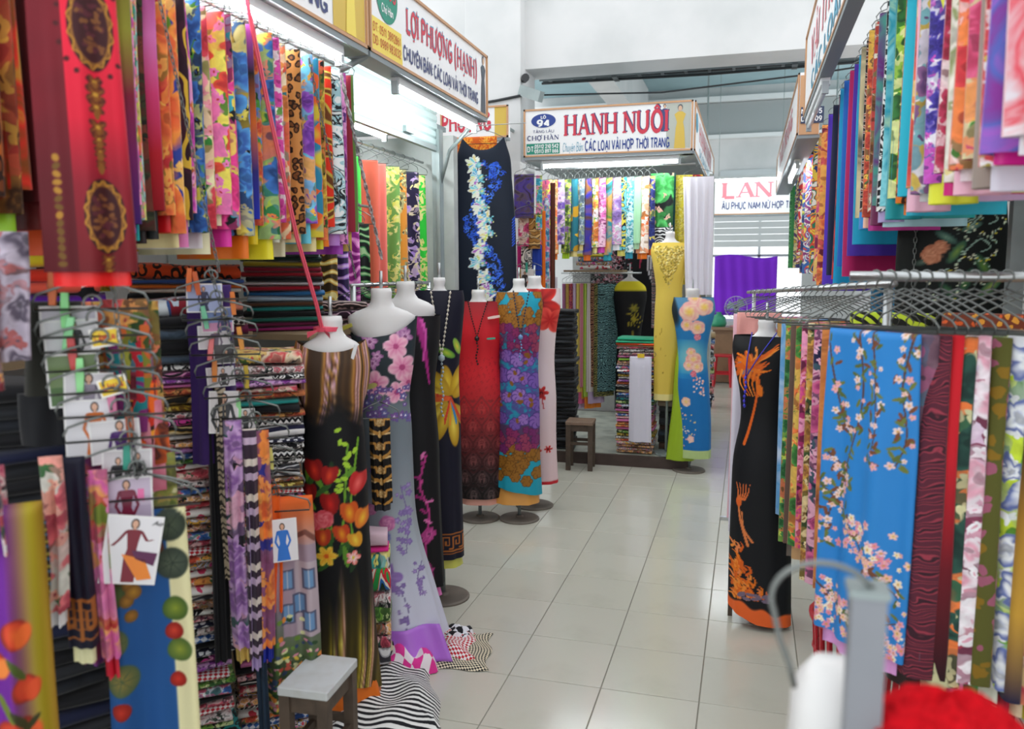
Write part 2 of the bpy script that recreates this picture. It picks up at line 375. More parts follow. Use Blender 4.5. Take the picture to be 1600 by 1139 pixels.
class Paint:
    """colours worked out on a sheet of points; u and v in metres"""
    def __init__(s, u, v): s.u = u; s.v = v; s.c = np.zeros((len(u), 3))
    def fill(s, col): s.c[:] = hx(col); return s
    def grad(s, stops):
        xs = [a for a, _ in stops]; C = np.array([hx(c) for _, c in stops])
        for k in range(3): s.c[:, k] = np.interp(s.v, xs, C[:, k])
    def put(s, m, col):
        m = np.clip(m, 0, 1)[:, None]; c = np.array(col) if isinstance(col, np.ndarray) else np.array(hx(col))
        s.c = s.c*(1-m)+c*m
    def box(s, cx, cy, r): return np.nonzero((np.abs(s.u-cx) < r) & (np.abs(s.v-cy) < r))[0]
    def _put(s, i, m, col):
        m = np.clip(m, 0, 1)[:, None]; c = col if isinstance(col, np.ndarray) else np.array(hx(col))
        s.c[i] = s.c[i]*(1-m)+c*m
    def el(s, cx, cy, a, b, rot, col, soft=.12, col2=None):
        i = s.box(cx, cy, max(a, b)*1.2)
        if not len(i): return
        du, dv = s.u[i]-cx, s.v[i]-cy; c, n = math.cos(rot), math.sin(rot)
        x, y = du*c+dv*n, -du*n+dv*c
        q = np.sqrt((x/a)**2+(y/b)**2)
        cc = np.array(hx(col))
        if col2: cc = cc*(1-np.clip(q, 0, 1)[:, None])+np.array(hx(col2))*np.clip(q, 0, 1)[:, None]
        s._put(i, (1-q)/soft+.5, cc)
    def fl(s, cx, cy, r, n, ca, cb, core=None, rot=0., depth=.45, tilt=1.):
        i = s.box(cx, cy, r*1.1)
        if not len(i): return
        du, dv = s.u[i]-cx, (s.v[i]-cy)/tilt; rr = np.hypot(du, dv); an = np.arctan2(dv, du)+rot
        pet = np.abs(np.cos(an*n/2)); R = r*(1-depth*(1-pet)); q = rr/np.maximum(R, 1e-5)
        k = np.clip(q*.9+.18*np.sin(an*n*2), 0, 1)[:, None]
        col = np.array(hx(ca))*(1-k)+np.array(hx(cb))*k
        s._put(i, (1-q)/.1+.5, col)
        if core: s._put(i, (.24-rr/r)/.05, core)
    def rose(s, cx, cy, r, ca, cb, cc=None, rot=0.):
        i = s.box(cx, cy, r*1.15)
        if not len(i): return
        du, dv = s.u[i]-cx, s.v[i]-cy; rr = np.hypot(du, dv)/r; an = np.arctan2(dv, du)+rot
        edge = .93+.1*np.abs(np.sin(2.5*an+rot))
        k = np.clip(.3+.22*np.sin(rr*12+1.6*np.sin(an*3+rr*4)+an*2)+.35*rr+.12*np.sin(an*5), 0, 1)[:, None]
        col = np.array(hx(ca))*(1-k)+np.array(hx(cb))*k
        if cc: w = np.clip(1-rr*1.7, 0, 1)[:, None]; col = col*(1-w)+np.array(hx(cc))*w
        s._put(i, (edge-rr)/.08+.5, col)
    def line(s, pts, w, col, w2=None):
        pts = np.array(pts, float); m = np.zeros(len(s.u)); n = len(pts)-1
        for k in range(n):
            a, b = pts[k], pts[k+1]; d = b-a; L2 = max(d@d, 1e-12)
            t = np.clip(((s.u-a[0])*d[0]+(s.v-a[1])*d[1])/L2, 0, 1)
            dist = np.hypot(s.u-a[0]-t*d[0], s.v-a[1]-t*d[1])
            ww = w if w2 is None else w+(w2-w)*(k+t)/n
            m = np.maximum(m, (ww-dist)/(.35*np.maximum(ww, 1e-4))+.5)
        s.put(m, col)
    def rect(s, x0, x1, y0, y1, col, soft=.002):
        m = np.minimum(np.minimum(s.u-x0, x1-s.u), np.minimum(s.v-y0, y1-s.v))/soft+.5
        s.put(m, col)
    def curve(s, pts, w, col, w2=None, n=6):
        P = np.array(pts, float); out = []
        Q = np.vstack([2*P[0]-P[1], P, 2*P[-1]-P[-2]])
        for k in range(1, len(Q)-2):
            for t in np.linspace(0, 1, n, endpoint=False):
                a, b, c, d = Q[k-1], Q[k], Q[k+1], Q[k+2]
                out.append(.5*((2*b)+(c-a)*t+(2*a-5*b+4*c-d)*t*t+(3*b-a-3*c+d)*t**3))
        out.append(P[-1]); s.line(out, w, col, w2); return out
    def noise(s, sc, seed=0, oct=3):
        rg = np.random.default_rng(seed); o = np.zeros(len(s.u)); a = 1.
        for k in range(oct):
            for _ in range(4):
                t = rg.uniform(0, 6.28); f = sc*rg.uniform(.7, 1.4)
                o += a*np.sin(f*6.28*(s.u*math.cos(t)+s.v*math.sin(t))+rg.uniform(0, 6.28))
            sc *= 2; a *= .55
        return o/4

def smooth_interp(zq, z, v):
    z = np.array(z); v = np.array(v, float); o = np.argsort(z); z = z[o]; v = v[o]
    d = np.gradient(v, z); k = np.clip(np.searchsorted(z, zq)-1, 0, len(z)-2)
    h = z[k+1]-z[k]; t = np.clip((zq-z[k])/h, 0, 1)
    return (2*t**3-3*t**2+1)*v[k]+(t**3-2*t**2+t)*h*d[k]+(-2*t**3+3*t**2)*v[k+1]+(t**3-t**2)*h*d[k+1]

def loft(name, prof, mats, nz=40, nu=32, fold=0, kf=7, seed=0, paint=None, hemf=None, sup=2.3, topf=None, closetop=False, closebot=False):
    """stacked rounded sections. prof rows: z, half width, half depth, x shift, y shift. local -Y is the front"""
    P = np.array([list(r)+[0]*(5-len(r)) for r in prof], float)
    z1, z0 = P[:, 0].max(), P[:, 0].min()
    zz = np.linspace(z0, z1, nz); th = np.linspace(-PI, PI, nu, endpoint=False)
    a, b, dx, dy = (smooth_interp(zz, P[:, 0], P[:, k]) for k in (1, 2, 3, 4))
    rg = np.random.default_rng(seed); ph = rg.uniform(0, 6.28, 2)
    c, sn = np.sin(th), -np.cos(th)         # th=0 is the front (-Y)
    ex = 2/sup
    X = np.sign(c)*np.abs(c)**ex; Y = np.sign(sn)*np.abs(sn)**ex
    tt = (z1-zz)/(z1-z0)
    f = 1+fold*(np.clip(tt-.35, 0, 1)/.65)[:, None]*(np.sin(kf*th+ph[0])+.5*np.sin(kf*1.7*th+ph[1]))[None]
    V = np.zeros((nz, nu, 3))
    V[..., 0] = a[:, None]*X[None]*f+dx[:, None]; V[..., 1] = b[:, None]*Y[None]*f+dy[:, None]
    Z = np.repeat(zz[:, None], nu, 1)
    if hemf is not None: Z = Z+np.clip((tt-.45)/.55, 0, 1)[:, None]**2*np.array([hemf(t) for t in th])[None]
    if topf is not None: Z = Z+np.clip(1-tt/.12, 0, 1)[:, None]**1.5*np.array([topf(t) for t in th])[None]
    V[..., 2] = Z
    if closetop: V = np.concatenate([V, V[-1:].mean(1, keepdims=True)+.0*V[-1:]], 0)
    if closebot: V = np.concatenate([V[:1].mean(1, keepdims=True)+.0*V[:1], V], 0)
    col = None; mats2 = mats
    if paint:
        r = .5*(a+b).mean()
        U = (th[None]*r*1.0).repeat(nz, 0)
        U = V[..., 0]-dx[:, None]; back = (np.abs(th) > PI/2)
        U = np.where(back[None], np.sign(U)*(2*a[:, None]-np.abs(U)), U)
        pt = Paint(U.ravel(), Z.ravel()); paint(pt); col = pt.c.reshape(nz, nu, 3); mats2 = PRINT
    return gridmesh(name, V, mats2, True, np.stack([np.repeat((th*.15)[None], V.shape[0], 0), V[..., 2]], -1), None, col)

def dress_form(label, x, y, rz, top, wide=.15, shoulders=True, base=True, neck_r=.045, disc=.14, hang=False):
    """a white plastic display torso with neck stub on a steel stand"""
    t = thing('dress_form', label, 'mannequin', (x, y, 0), rz)
    k = wide/.15; nr = neck_r
    pr = [(top-.86, .07*k, .06), (top-.78, .08*k, .065), (top-.64, .08*k, .065), (top-.47, .066*k, .055), (top-.32, .08*k, .066), (top-.22, .098*k, .072), (top-.15, .128*k, .066), (top-.105, .11*k, .058), (top-.085, .066, .05), (top-.06, nr, nr*.95), (top-.012, nr*.97, nr*.95), (top, nr*.9, nr*.88)]
    if not shoulders: pr = [(z, min(a, .115) if z > top-.16 and z < top-.08 else a, b) for z, a, b in pr]
    link('torso', loft('torso', pr, WHITEPLA, 44, 24, closetop=True, closebot=True, sup=2.1), t)
    b = MB(); b.tube([(0, .01, .012), (0, .01, top-.8)], .012, 10)
    b.obj('pole', GREYMETAL, t, smooth=True)
    if base:
        MB().lathe([(disc, 0), (disc, .008), (disc-.01, .014), (.03, .018), (.02, .03)], (0, .01, 0), 28).obj('base_plate', plain('brown_cast_base', '#7b7268', .6, .3, noise=.3), t, smooth=False)
    b = MB(); b.tube([(0, 0, top-.01), (0, 0, top+.075)], .007, 8); b.obj('pole_end', STEEL, t, smooth=True)
    return t

def gown(label, x, y, rz, prof, paint, nz=170, nu=110, lining=None, name='display_dress', **kw):
    o = link(name, loft(name, prof, PRINT, nz, nu, paint=paint, **kw), None, (x, y, 0), (0, 0, rz))
    tag(o, label, 'dress')
    return o

# folded cloth for the stacks
FOLD = {}
def fold_mesh(w, d, v):
    k = (round(w, 2), round(d, 2), v)
    if k in FOLD: return FOLD[k]
    rg = np.random.default_rng(v+5)
    nx = 9; ang = np.linspace(0, 2*PI, 15)[:-1]
    V = np.zeros((nx+2, 14, 3)); U = np.zeros((nx+2, 14, 2))
    xs = np.linspace(-w/2, w/2, nx)
    for i in range(nx+2):
        j = min(max(i-1, 0), nx-1)
        e = 0. if i in (0, nx+1) else 1.
        sq = .5 if e == 0 else 1.
        bulge = 1+.12*math.sin(v*2+xs[j]*22)
        yy = np.sign(np.cos(ang))*np.abs(np.cos(ang))**.35*d/2
        zz = np.sign(np.sin(ang))*np.abs(np.sin(ang))**.7*.5*bulge
        yy = yy+.012*math.sin(v*3.1+xs[j]*9)
        V[i, :, 0] = xs[j]*(1. if e else 1.012); V[i, :, 1] = yy if e else yy*.96; V[i, :, 2] = (zz if e else zz*.15)+.5
        sag = .08*math.sin(v*1.7+xs[j]*7)
        V[i, :, 2] += sag
        U[i, :, 0] = xs[j]+v*.37; U[i, :, 1] = np.cumsum(np.r_[0, np.hypot(np.diff(yy), np.diff(zz*.03))])
    me = gridmesh('folded_fabric', V, PATS_DEFAULT, True, U, U*0)
    FOLD[k] = me
    return me
PATS_DEFAULT = plain('folded_cloth_ground', '#777777')
def folded(label, mat, loc, rz, w, d, t, v=0, tilt=(0, 0), name='folded_fabric'):
    o = link(name, fold_mesh(w, d, v % 6), None, loc, (tilt[0], tilt[1], rz)); o.scale = (1, 1, t)
    o.material_slots[0].link = 'OBJECT'; o.material_slots[0].material = mat
    return tag(o, label, 'fabric')
def stack(where, x, y, z0, rz, w, d, mats, t=.02, jit=.012, seed=0, lean=(0, 0), what='folded', grp=None):
    """a pile of folded cloths from the bottom up; mats run from the top down"""
    rg = random.Random(seed); z = z0; n = len(mats); c, s = math.cos(rz), math.sin(rz)
    for k in range(n-1, -1, -1):
        m = mats[k]; mm, tt = m if isinstance(m, tuple) else (m, t*rg.uniform(.8, 1.25))
        f = (n-1-k)/max(1, n)
        ox, oy_ = rg.uniform(-jit, jit)+lean[0]*f, rg.uniform(-jit, jit)+lean[1]*f
        folded(f"{mm['desc']} cloth, {ordw(k+1)} from top, {where}", mm, (x+ox*c-oy_*s, y+ox*s+oy_*c, z), rz+rg.uniform(-.05, .05), w*rg.choice((.94, 1, 1)), d, tt, rg.randrange(6))
        z += tt*.97
    return z

# clothes pegs and photo cards
def peg_mesh(): 
    b = MB()
    for s in (-1, 1):
        b.add([(-.006, s*.0015, -.03), (.006, s*.0015, -.03), (.0075, s*.002, .0), (.006, s*.007, .032), (-.006, s*.007, .032), (-.0075, s*.002, .0),
               (-.005, s*.006, -.03), (.005, s*.006, -.03), (.0065, s*.009, .0), (.005, s*.011, .032), (-.005, s*.011, .032), (-.0065, s*.009, .0)],
              [(0, 1, 2, 3, 4, 5), (11, 10, 9, 8, 7, 6), (0, 6, 7, 1), (1, 7, 8, 2), (2, 8, 9, 3), (3, 9, 10, 4), (4, 10, 11, 5), (5, 11, 6, 0)])
    b.mi = 1; b.tube([(-.008, 0, .004), (.008, 0, .004)], .0035, 6)
    return b
PEGS = {}
def peg(label, col, loc, rz, tilt=0, sc=1.25):
    if col not in PEGS: PEGS[col] = peg_mesh().mesh('clothes_peg', [plain('peg_plastic_'+col[1:], col, .4), WIRE])
    o = link('clothes_peg', PEGS[col], None, loc, (0, tilt, rz)); o.scale = (sc,)*3
    return tag(o, label, 'peg')
def ellipse(cx, cz, a, b, y, n=12, rot=0):
    c, s = math.cos(rot), math.sin(rot)
    return [(cx+a*math.cos(t)*c-b*math.sin(t)*s, y, cz+a*math.cos(t)*s+b*math.sin(t)*c) for t in (2*PI*k/n for k in range(n))]
def photo_card(label, loc, rz, w, h, bgc, figs, tilt=0, band=None, lean=0):
    """a glossy printed card: front is local -Y, origin at the middle of the top edge"""
    mats = [plain('card_paper', '#e9e7e6', .3)]; b = MB(); b.box((0, 0, -h/2), (w, .0012, h))
    def mi(c, r=.3):
        mm = plain('card_ink_'+c.lstrip('#'), c, r)
        if mm not in mats: mats.append(mm)
        b.mi = mats.index(mm)
    y = -.0009
    mi(bgc); m = .04*w; b.poly([(-w/2+m, y, -h+m), (w/2-m, y, -h+m), (w/2-m, y, -m), (-w/2+m, y, -m)])
    if band:
        mi(band); b.poly([(-w/2+m, y-.0001, -h+m), (w/2-m, y-.0001, -h+m), (w/2-m, y-.0001, -h*.62), (-w/2+m, y-.0001, -h*.62)])
    yy = y-.0002
    for (cx, top, s, dc, kind) in figs:        # a printed woman in a long dress
        X = cx*w; T = -top*h; S = s*h
        mi('#2a1d1c'); b.poly(ellipse(X, T-S*.075, S*.062, S*.085, yy)); yy -= .00008
        mi('#d9a88c'); b.poly(ellipse(X, T-S*.075, S*.042, S*.058, yy)); b.poly([(X-S*.02, yy, T-S*.2), (X+S*.02, yy, T-S*.2), (X+S*.02, yy, T-S*.11), (X-S*.02, yy, T-S*.11)]); yy -= .00008
        mi(dc)
        k = S*.13
        if kind == 0:
            bd = [(-.9, .17), (-.55, .16), (.55, .16), (.9, .17), (.62, .34), (.5, .46), (.85, .6), (1.2, 1), (-1.1, 1), (-.85, .6), (-.5, .46), (-.62, .34)]
        else:
            bd = [(-.8, .17), (-.4, .16), (.4, .16), (.8, .17), (.6, .34), (.5, .46), (.75, .6), (.7, 1), (-.7, 1), (-.75, .6), (-.5, .46), (-.6, .34)]
        bd = [(a, min(q, (h-m+T)/S)) for a, q in bd]
        b.poly([(X+a*k, yy, T-S*q) for a, q in bd][::-1]); 
        for sd in (-1, 1):
            p = [(sd*.8, .18), (sd*1.25, .42), (sd*.7, .58)] if kind == 0 else [(sd*.75, .18), (sd*1.5, .33), (sd*2.1, .3 if sd > 0 else .42)]
            for (x0, q0), (x1, q1) in zip(p, p[1:]):
                dd = S*.024; b.poly([(X+x0*k-dd, yy, T-S*q0), (X+x0*k+dd, yy, T-S*q0), (X+x1*k+dd, yy, T-S*q1), (X+x1*k-dd, yy, T-S*q1)])
        yy -= .0001
    o = b.obj('photo_card', mats, None, loc, (lean, tilt, rz))
    return tag(o, label, 'card')

# ---------------------------------------------------------------- stroke lettering
def arc(cx, cy, rx, ry, a0, a1, n=12): return [(cx+rx*math.cos(math.radians(a0+(a1-a0)*i/n)), cy+ry*math.sin(math.radians(a0+(a1-a0)*i/n))) for i in range(n+1)]
GL = {
 'A': (.72, [[(0, 0), (.5, 1)], [(.5, 1), (1, 0)], [(.18, .33), (.82, .33)]]), 'B': (.62, [[(0, 0), (0, 1)], [(0, 1)]+arc(.55, .76, .4, .24, 90, -90, 8)+[(0, .52)], [(0, .52)]+arc(.55, .26, .45, .26, 90, -90, 8)+[(0, 0)]]),
 'C': (.66, [arc(.52, .5, .5, .5, 48, 312)]), 'D': (.68, [[(0, 0), (0, 1)], [(0, 1), (.4, 1)]+arc(.42, .5, .56, .5, 90, -90, 10)+[(0, 0)]]),
 'E': (.55, [[(0, 0), (0, 1)], [(0, 1), (1, 1)], [(0, .52), (.85, .52)], [(0, 0), (1, 0)]]), 'G': (.7, [arc(.52, .5, .5, .5, 48, 330), [(.58, .42), (1, .42), (1, .1)]]),
 'H': (.7, [[(0, 0), (0, 1)], [(1, 0), (1, 1)], [(0, .52), (1, .52)]]), 'I': (.0, [[(0, 0), (0, 1)]]), 'L': (.52, [[(0, 0), (0, 1)], [(0, 0), (1, 0)]]),
 'N': (.7, [[(0, 0), (0, 1)], [(0, 1), (1, 0)], [(1, 0), (1, 1)]]), 'O': (.74, [arc(.5, .5, .5, .5, 0, 360, 20)]), 'P': (.58, [[(0, 0), (0, 1)], [(0, 1)]+arc(.5, .74, .48, .26, 90, -90, 8)+[(0, .48)]]),
 'R': (.62, [[(0, 0), (0, 1)], [(0, 1)]+arc(.5, .75, .48, .25, 90, -90, 8)+[(0, .5)], [(.45, .5), (1, 0)]]), 'T': (.6, [[(.5, 0), (.5, 1)], [(0, 1), (1, 1)]]),
 'U': (.68, [[(0, 1), (0, .35)]+arc(.5, .33, .5, .33, 180, 360, 10)+[(1, 1)]]), 'V': (.68, [[(0, 1), (.5, 0)], [(.5, 0), (1, 1)]]), 'Y': (.66, [[(0, 1), (.5, .48)], [(1, 1), (.5, .48)], [(.5, .48), (.5, 0)]]),
 'M': (.85, [[(0, 0), (0, 1)], [(0, 1), (.5, .2)], [(.5, .2), (1, 1)], [(1, 1), (1, 0)]]), 'X': (.66, [[(0, 0), (1, 1)], [(0, 1), (1, 0)]]), 'S': (.58, [arc(.5, .74, .46, .26, 40, 270, 9)+arc(.5, .26, .48, .26, 90, -140, 9)]),
 'F': (.52, [[(0, 0), (0, 1)], [(0, 1), (1, 1)], [(0, .52), (.85, .52)]]), 'K': (.64, [[(0, 0), (0, 1)], [(0, .4), (1, 1)], [(.3, .58), (1, 0)]]),
 '(': (.26, [arc(1, .45, 1, .68, 110, 250, 10)]), ')': (.26, [arc(0, .45, 1, .68, 70, -70, 10)]), ':': (.0, [[(0, .1), (0, .2)], [(0, .55), (0, .65)]]), '.': (.0, [[(0, 0), (0, .08)]]), '-': (.3, [[(0, .45), (1, .45)]]), ',': (.05, [[(1, .1), (0, -.15)]]),
 '0': (.52, [arc(.5, .5, .5, .5, 0, 360, 16)]), '1': (.3, [[(.1, .75), (.7, 1)], [(.7, 1), (.7, 0)]]), '2': (.52, [arc(.5, .72, .48, .28, 170, -30, 8)+[(0, 0), (1, 0)]]), '3': (.5, [arc(.45, .74, .46, .26, 140, -80, 8), arc(.45, .26, .5, .27, 80, -140, 8)]),
 '4': (.56, [[(.75, 0), (.75, 1)], [(.75, 1), (0, .28)], [(0, .28), (1, .28)]]), '5': (.52, [[(.9, 1), (.15, 1), (.08, .55)]+arc(.45, .31, .5, .31, 110, -145, 10)]), '6': (.52, [arc(.5, .3, .48, .3, 0, 360, 14), [(.04, .35), (.2, .8), (.7, 1)]]), '7': (.5, [[(0, 1), (1, 1)], [(1, 1), (.35, 0)]]),
 '8': (.52, [arc(.5, .75, .42, .25, 0, 360, 12), arc(.5, .26, .5, .26, 0, 360, 12)]), '9': (.52, [arc(.5, .7, .48, .3, 0, 360, 14), [(.96, .65), (.8, .2), (.3, 0)]]), 'n': (.45, [[(0, 0), (0, .6)], [(0, .4)]+arc(.5, .35, .5, .25, 180, 0, 8)+[(1, 0)]]),
 'h': (.45, [[(0, 0), (0, 1)], [(0, .4)]+arc(.5, .35, .5, .25, 180, 0, 8)+[(1, 0)]]), 'u': (.45, [[(0, .6), (0, .25)]+arc(.5, .25, .5, .25, 180, 360, 8)+[(1, .6)], [(1, .6), (1, 0)]]), 'y': (.45, [[(0, .6), (.5, .05)], [(1, .6), (.3, -.3)]]), 'e': (.45, [[(.02, .32), (1, .32)]+arc(.5, .3, .5, .3, 10, 320, 10)]), 'a': (.45, [arc(.5, .3, .5, .3, 0, 360, 12), [(1, .6), (1, 0)]]), 'o': (.45, [arc(.5, .3, .5, .3, 0, 360, 12)]), 'p': (.45, [arc(.5, .3, .5, .3, 0, 360, 12), [(0, .6), (0, -.3)]]), 't': (.3, [[(.5, 1), (.5, 0)], [(0, .6), (1, .6)]]),
}
SERIF_STEMS = {'A': [(0, 0), (1, 0)], 'H': [(0, 0), (0, 1), (1, 0), (1, 1)], 'I': [(0, 0), (0, 1)], 'L': [(0, 0), (0, 1)], 'N': [(0, 0), (0, 1), (1, 1)], 'P': [(0, 0), (0, 1)], 'U': [(0, 1), (1, 1)], 'C': [], 'D': [(0, 0), (0, 1)], 'T': [(.5, 0)]}
THIN = {'A': [0, 2], 'H': [2], 'N': [0, 2], 'U': []}
def text(b, s, x0, y0, width, H, y=0., wgt=.13, serif=False, ital=0.):
    """strokes on the local XZ plane (front is -Y); fits the given width"""
    def strokes():
        x = 0.
        for ch in s:
            if ch == ' ': x += .38; continue
            dstroke = ch in 'Đđ'
            nf = unicodedata.normalize('NFD', 'D' if ch == 'Đ' else ch); base = nf[0]
            w, st = GL[base]
            for i, p in enumerate(st): yield [(x+a*w, c) for a, c in p], (wgt*.42 if serif and i in THIN.get(base, []) else wgt)
            if serif:
                for sx, sy in SERIF_STEMS.get(base, []): yield [(x+sx*w-.15, sy*(.94)+.03), (x+sx*w+.15, sy*.94+.03)], wgt*.38
            if dstroke: yield [(x-.12, .5), (x+.25, .5)], wgt*.7
            top = 1.1 if base.isupper() else .72
            for mk in nf[1:]:
                c = x+w/2
                if mk == '\u0323': yield [(c, -.26), (c, -.16)], wgt*1.1
                elif mk == '\u031b': yield [(x+w-.02, .9), (x+w+.16, 1.0), (x+w+.14, 1.16)], wgt*.6
                elif mk == '\u0302': yield [(c-.2, top), (c, top+.17)], wgt*.6; yield [(c, top+.17), (c+.2, top)], wgt*.6
                elif mk == '\u0301': yield [(c, top), (c+.18, top+.2)], wgt*.7
                elif mk == '\u0300': yield [(c, top), (c-.18, top+.2)], wgt*.7
                elif mk == '\u0309': yield arc(c, top+.12, .09, .09, 170, -60, 6)+[(c, top)], wgt*.5
                elif mk == '\u0306': yield arc(c, top+.15, .16, .12, 200, 340, 6), wgt*.5
                elif mk == '\u0303': yield [(c-.2, top+.05), (c-.06, top+.15), (c+.06, top+.05), (c+.2, top+.15)], wgt*.5
            x += w+(.34 if serif else .27)-(.12 if ch in 'LA' else 0)
        strokes.end = x
    S = list(strokes()); tot = strokes.end-(.34 if serif else .27); kx = width/tot; q = 0
    for pts, wd in S:
        for (ax, az), (bx, bz) in zip(pts, pts[1:]):
            hw = wd/2; dx, dz = bx-ax, bz-az; L = math.hypot(dx, dz) or 1; e = min(hw*.45, .05) if len(pts) > 2 else 0
            dx, dz = dx/L, dz/L; nx, nz = -dz*hw, dx*hw; ax2, az2, bx2, bz2 = ax-dx*e, az-dz*e, bx+dx*e, bz+dz*e
            q += 1; yy = y-(q % 7)*1e-5
            b.poly([(x0+(px+ital*pz)*kx, yy, y0+pz*H) for px, pz in ((ax2-nx, az2-nz), (bx2-nx, bz2-nz), (bx2+nx, bz2+nz), (ax2+nx, az2+nz))])
def lamp(label, p, q, fixture=True, on=True, rad=.014):
    """a fluorescent batten: housing, end holders and the tube"""
    p, q = Vector(p), Vector(q); t = thing('fluorescent_lamp', label, 'lamp', tuple((p+q)/2)); c = (p+q)/2
    a, e = p-c, q-c; up = Vector((0, 0, .032)); d = (e-a).normalized()
    MB().bar(a+up, e+up, .045, .035).obj('housing', plain('lamp_housing_white', '#dfe3e3', .5), t)
    for s in (a, e):
        MB().bar(s-d*.012, s+d*.012, .032, .06).obj('tube_holder', plain('lamp_holder_grey', '#aeb6b8', .5), t)
    m = plain('lit_fluorescent_tube', '#f4fbff', emit=LAMP) if on else plain('unlit_tube', '#dfe4e6', .25)
    MB().tube([a, e], rad, 12).obj('tube', m, t, smooth=True)
    return t
def chain(label, p, q, sag=.0, r=.0018, link_l=.022, cat='chain', name='metal_chain', group=None):
    p, q = Vector(p), Vector(q); n = max(3, int((q-p).length/(link_l*.75))); b = MB()
    pts = [p.lerp(q, i/n)+Vector((0, 0, -sag*4*(i/n)*(1-i/n))) for i in range(n+1)]
    for i in range(n):
        a, c = pts[i], pts[i+1]; d = (c-a).normalized(); m = (a+c)/2
        s = d.cross(Vector((0, 1, 0) if i % 2 else (1, 0, 0))).normalized(); h = link_l/2
        ring = [m+d*h*math.cos(t)+s*h*.42*math.sin(t) for t in (2*PI*k/8 for k in range(8))]
        b.tube([v-p for v in ring], r, 4, closed=True)
    o = b.obj(name, WIRE, None, tuple(p), smooth=True)
    return tag(o, label, cat, group)
def necklace(label, x, y, z, rz, w, L, col, drop=.0, bead=.006, pend=None, lean=0):
    """a loop of beads round a neck stub with a hanging front; local -Y is the front"""
    t = thing('bead_necklace', label, 'necklace', (x, y, z), rz)
    b = MB(); n = 15; pts = []
    for i in range(n+1):
        s = i/n; pts.append((-w*(1-s)*.9, -.062-.045*min(1, s*2.2)-.025*s, .03-L*s))
    for sgn in (-1, 1):
        P = [(sgn*a, c, d) for a, c, d in pts]
        for a, c in zip(P, P[1:]): 
            m = [(u_+v_)/2 for u_, v_ in zip(a, c)]; b.lathe([(.001, -bead), (bead*.8, -bead*.5), (bead*.8, bead*.5), (.001, bead)], m, 6)
        b.tube(P, .0015, 4)
    b.obj('strand', plain('bead_'+col[1:], col, .25), t, smooth=True)
    if drop:
        b = MB(); b.lathe([(.002, -.02), (.016, -.008), (.016, .008), (.002, .02)], (0, -.137, .02-L), 8)
        for k in range(int(drop/.02)): b.lathe([(.002, -.008), (.007, 0), (.002, .008)], (.006*math.sin(k), -.137, -.01-L-.02*k), 6)
        b.obj('pendant', plain('bead_'+(pend or col)[1:], pend or col, .25), t, smooth=True)
    return t
# ---------------------------------------------------------------- the hall: floor, walls, beams
m, nt, b = newmat('glazed_floor_tile')
oi = N(nt, 'ShaderNodeObjectInfo').outputs['Random']; tc = N(nt, 'ShaderNodeTexCoord').outputs['Object']
nz = N(nt, 'ShaderNodeTexNoise', {'Vector': tc, 'Scale': 3., 'Detail': 5.}).outputs[0]
c = mx(nt, mt(nt, 'MULTIPLY', oi, .5), rgba('#cbc9bb'), rgba('#bfbdb0'))
c = mx(nt, N(nt, 'ShaderNodeMapRange', {0: nz, 1: .55, 2: .8, 4: .5}).outputs[0], c, rgba('#b1ae9f'))
nt.links.new(c, b.inputs['Base Color']); b.inputs['Roughness'].default_value = .16; b.inputs['Specular IOR Level'].default_value = .55
bp = N(nt, 'ShaderNodeBump', {'Strength': .05, 'Distance': .004, 'Height': N(nt, 'ShaderNodeTexNoise', {'Vector': tc, 'Scale': 9.}).outputs[0]})
nt.links.new(bp.outputs[0], b.inputs['Normal'])
TILE = m
GROUT = plain('floor_grout', '#8d8a7e', .8)
floor = struct(MB().box((-.6, 7, -.05), (6.5, 16, .09)).obj('floor', GROUT))
tb = MB(); T = .4
h = T/2-.0022
tb.add([(-h, -h, -.006), (h, -h, -.006), (h, h, -.006), (-h, h, -.006), (-h, -h, -.0012), (h, -h, -.0012), (h, h, -.0012), (-h, h, -.0012), (-h+.0015, -h+.0015, 0), (h-.0015, -h+.0015, 0), (h-.0015, h-.0015, 0), (-h+.0015, h-.0015, 0)],
       [(8, 9, 10, 11)]+[(k, (k+1) % 4, 4+(k+1) % 4, 4+k) for k in range(4)]+[(4+k, 4+(k+1) % 4, 8+(k+1) % 4, 8+k) for k in range(4)])
tile_me = tb.mesh('floor_tile', TILE)
for j in range(-4, 26):
    for i in range(-2, 8):
        x, y = T*i-1.3405+T/2, T*j+2.7613+T/2
        if x < -1.35-.35 and y > 7.2 and y < 11: continue
        o = link('floor_tile', tile_me, floor, (x, y, 0)); 

WALLP = plain('aged_white_plaster', '#dcdcdb', .85, noise=.1, nscale=1.6, col2='#cbcdcc')
TEAL = plain('pale_teal_paint', '#a9c6cc', .8, noise=.08, nscale=2)
struct(MB().box((-2.86, 3.2, 1.5), (.1, 7.6, 3.0)).obj('wall_left', WALLP))
struct(MB().box((-3.6, 7.32, 2.6), (2.2, .12, 5.2)).obj('wall_rear', WALLP))
struct(MB().box((-2.24, 7.34, 2.6), (.52, .5, 5.2), .01).obj('wall_pillar', WALLP))
struct(MB().box((-.2, 7.45, 4.5), (3.6, .42, 1.96)).obj('wall_upper', WALLP))
struct(MB().box((1.62, 5.5, 1.3), (.1, 16, 2.6)).obj('wall_right', WALLP))
struct(MB().box((-.2, 10.6, 4.62), (6.4, 6.0, .12)).obj('ceiling', TEAL))
bw = MB(); bw.box((-2.8, 13.5, 2.3), (4.4, .15, 4.6)); bw.box((.15, 13.5, 3.62), (1.5, .15, 2.0)); bw.box((1.6, 13.5, 2.3), (1.6, .15, 4.6))
bw.box((.15, 13.5, .45), (1.5, .15, .9))
struct(bw.obj('wall_back', WALLP))
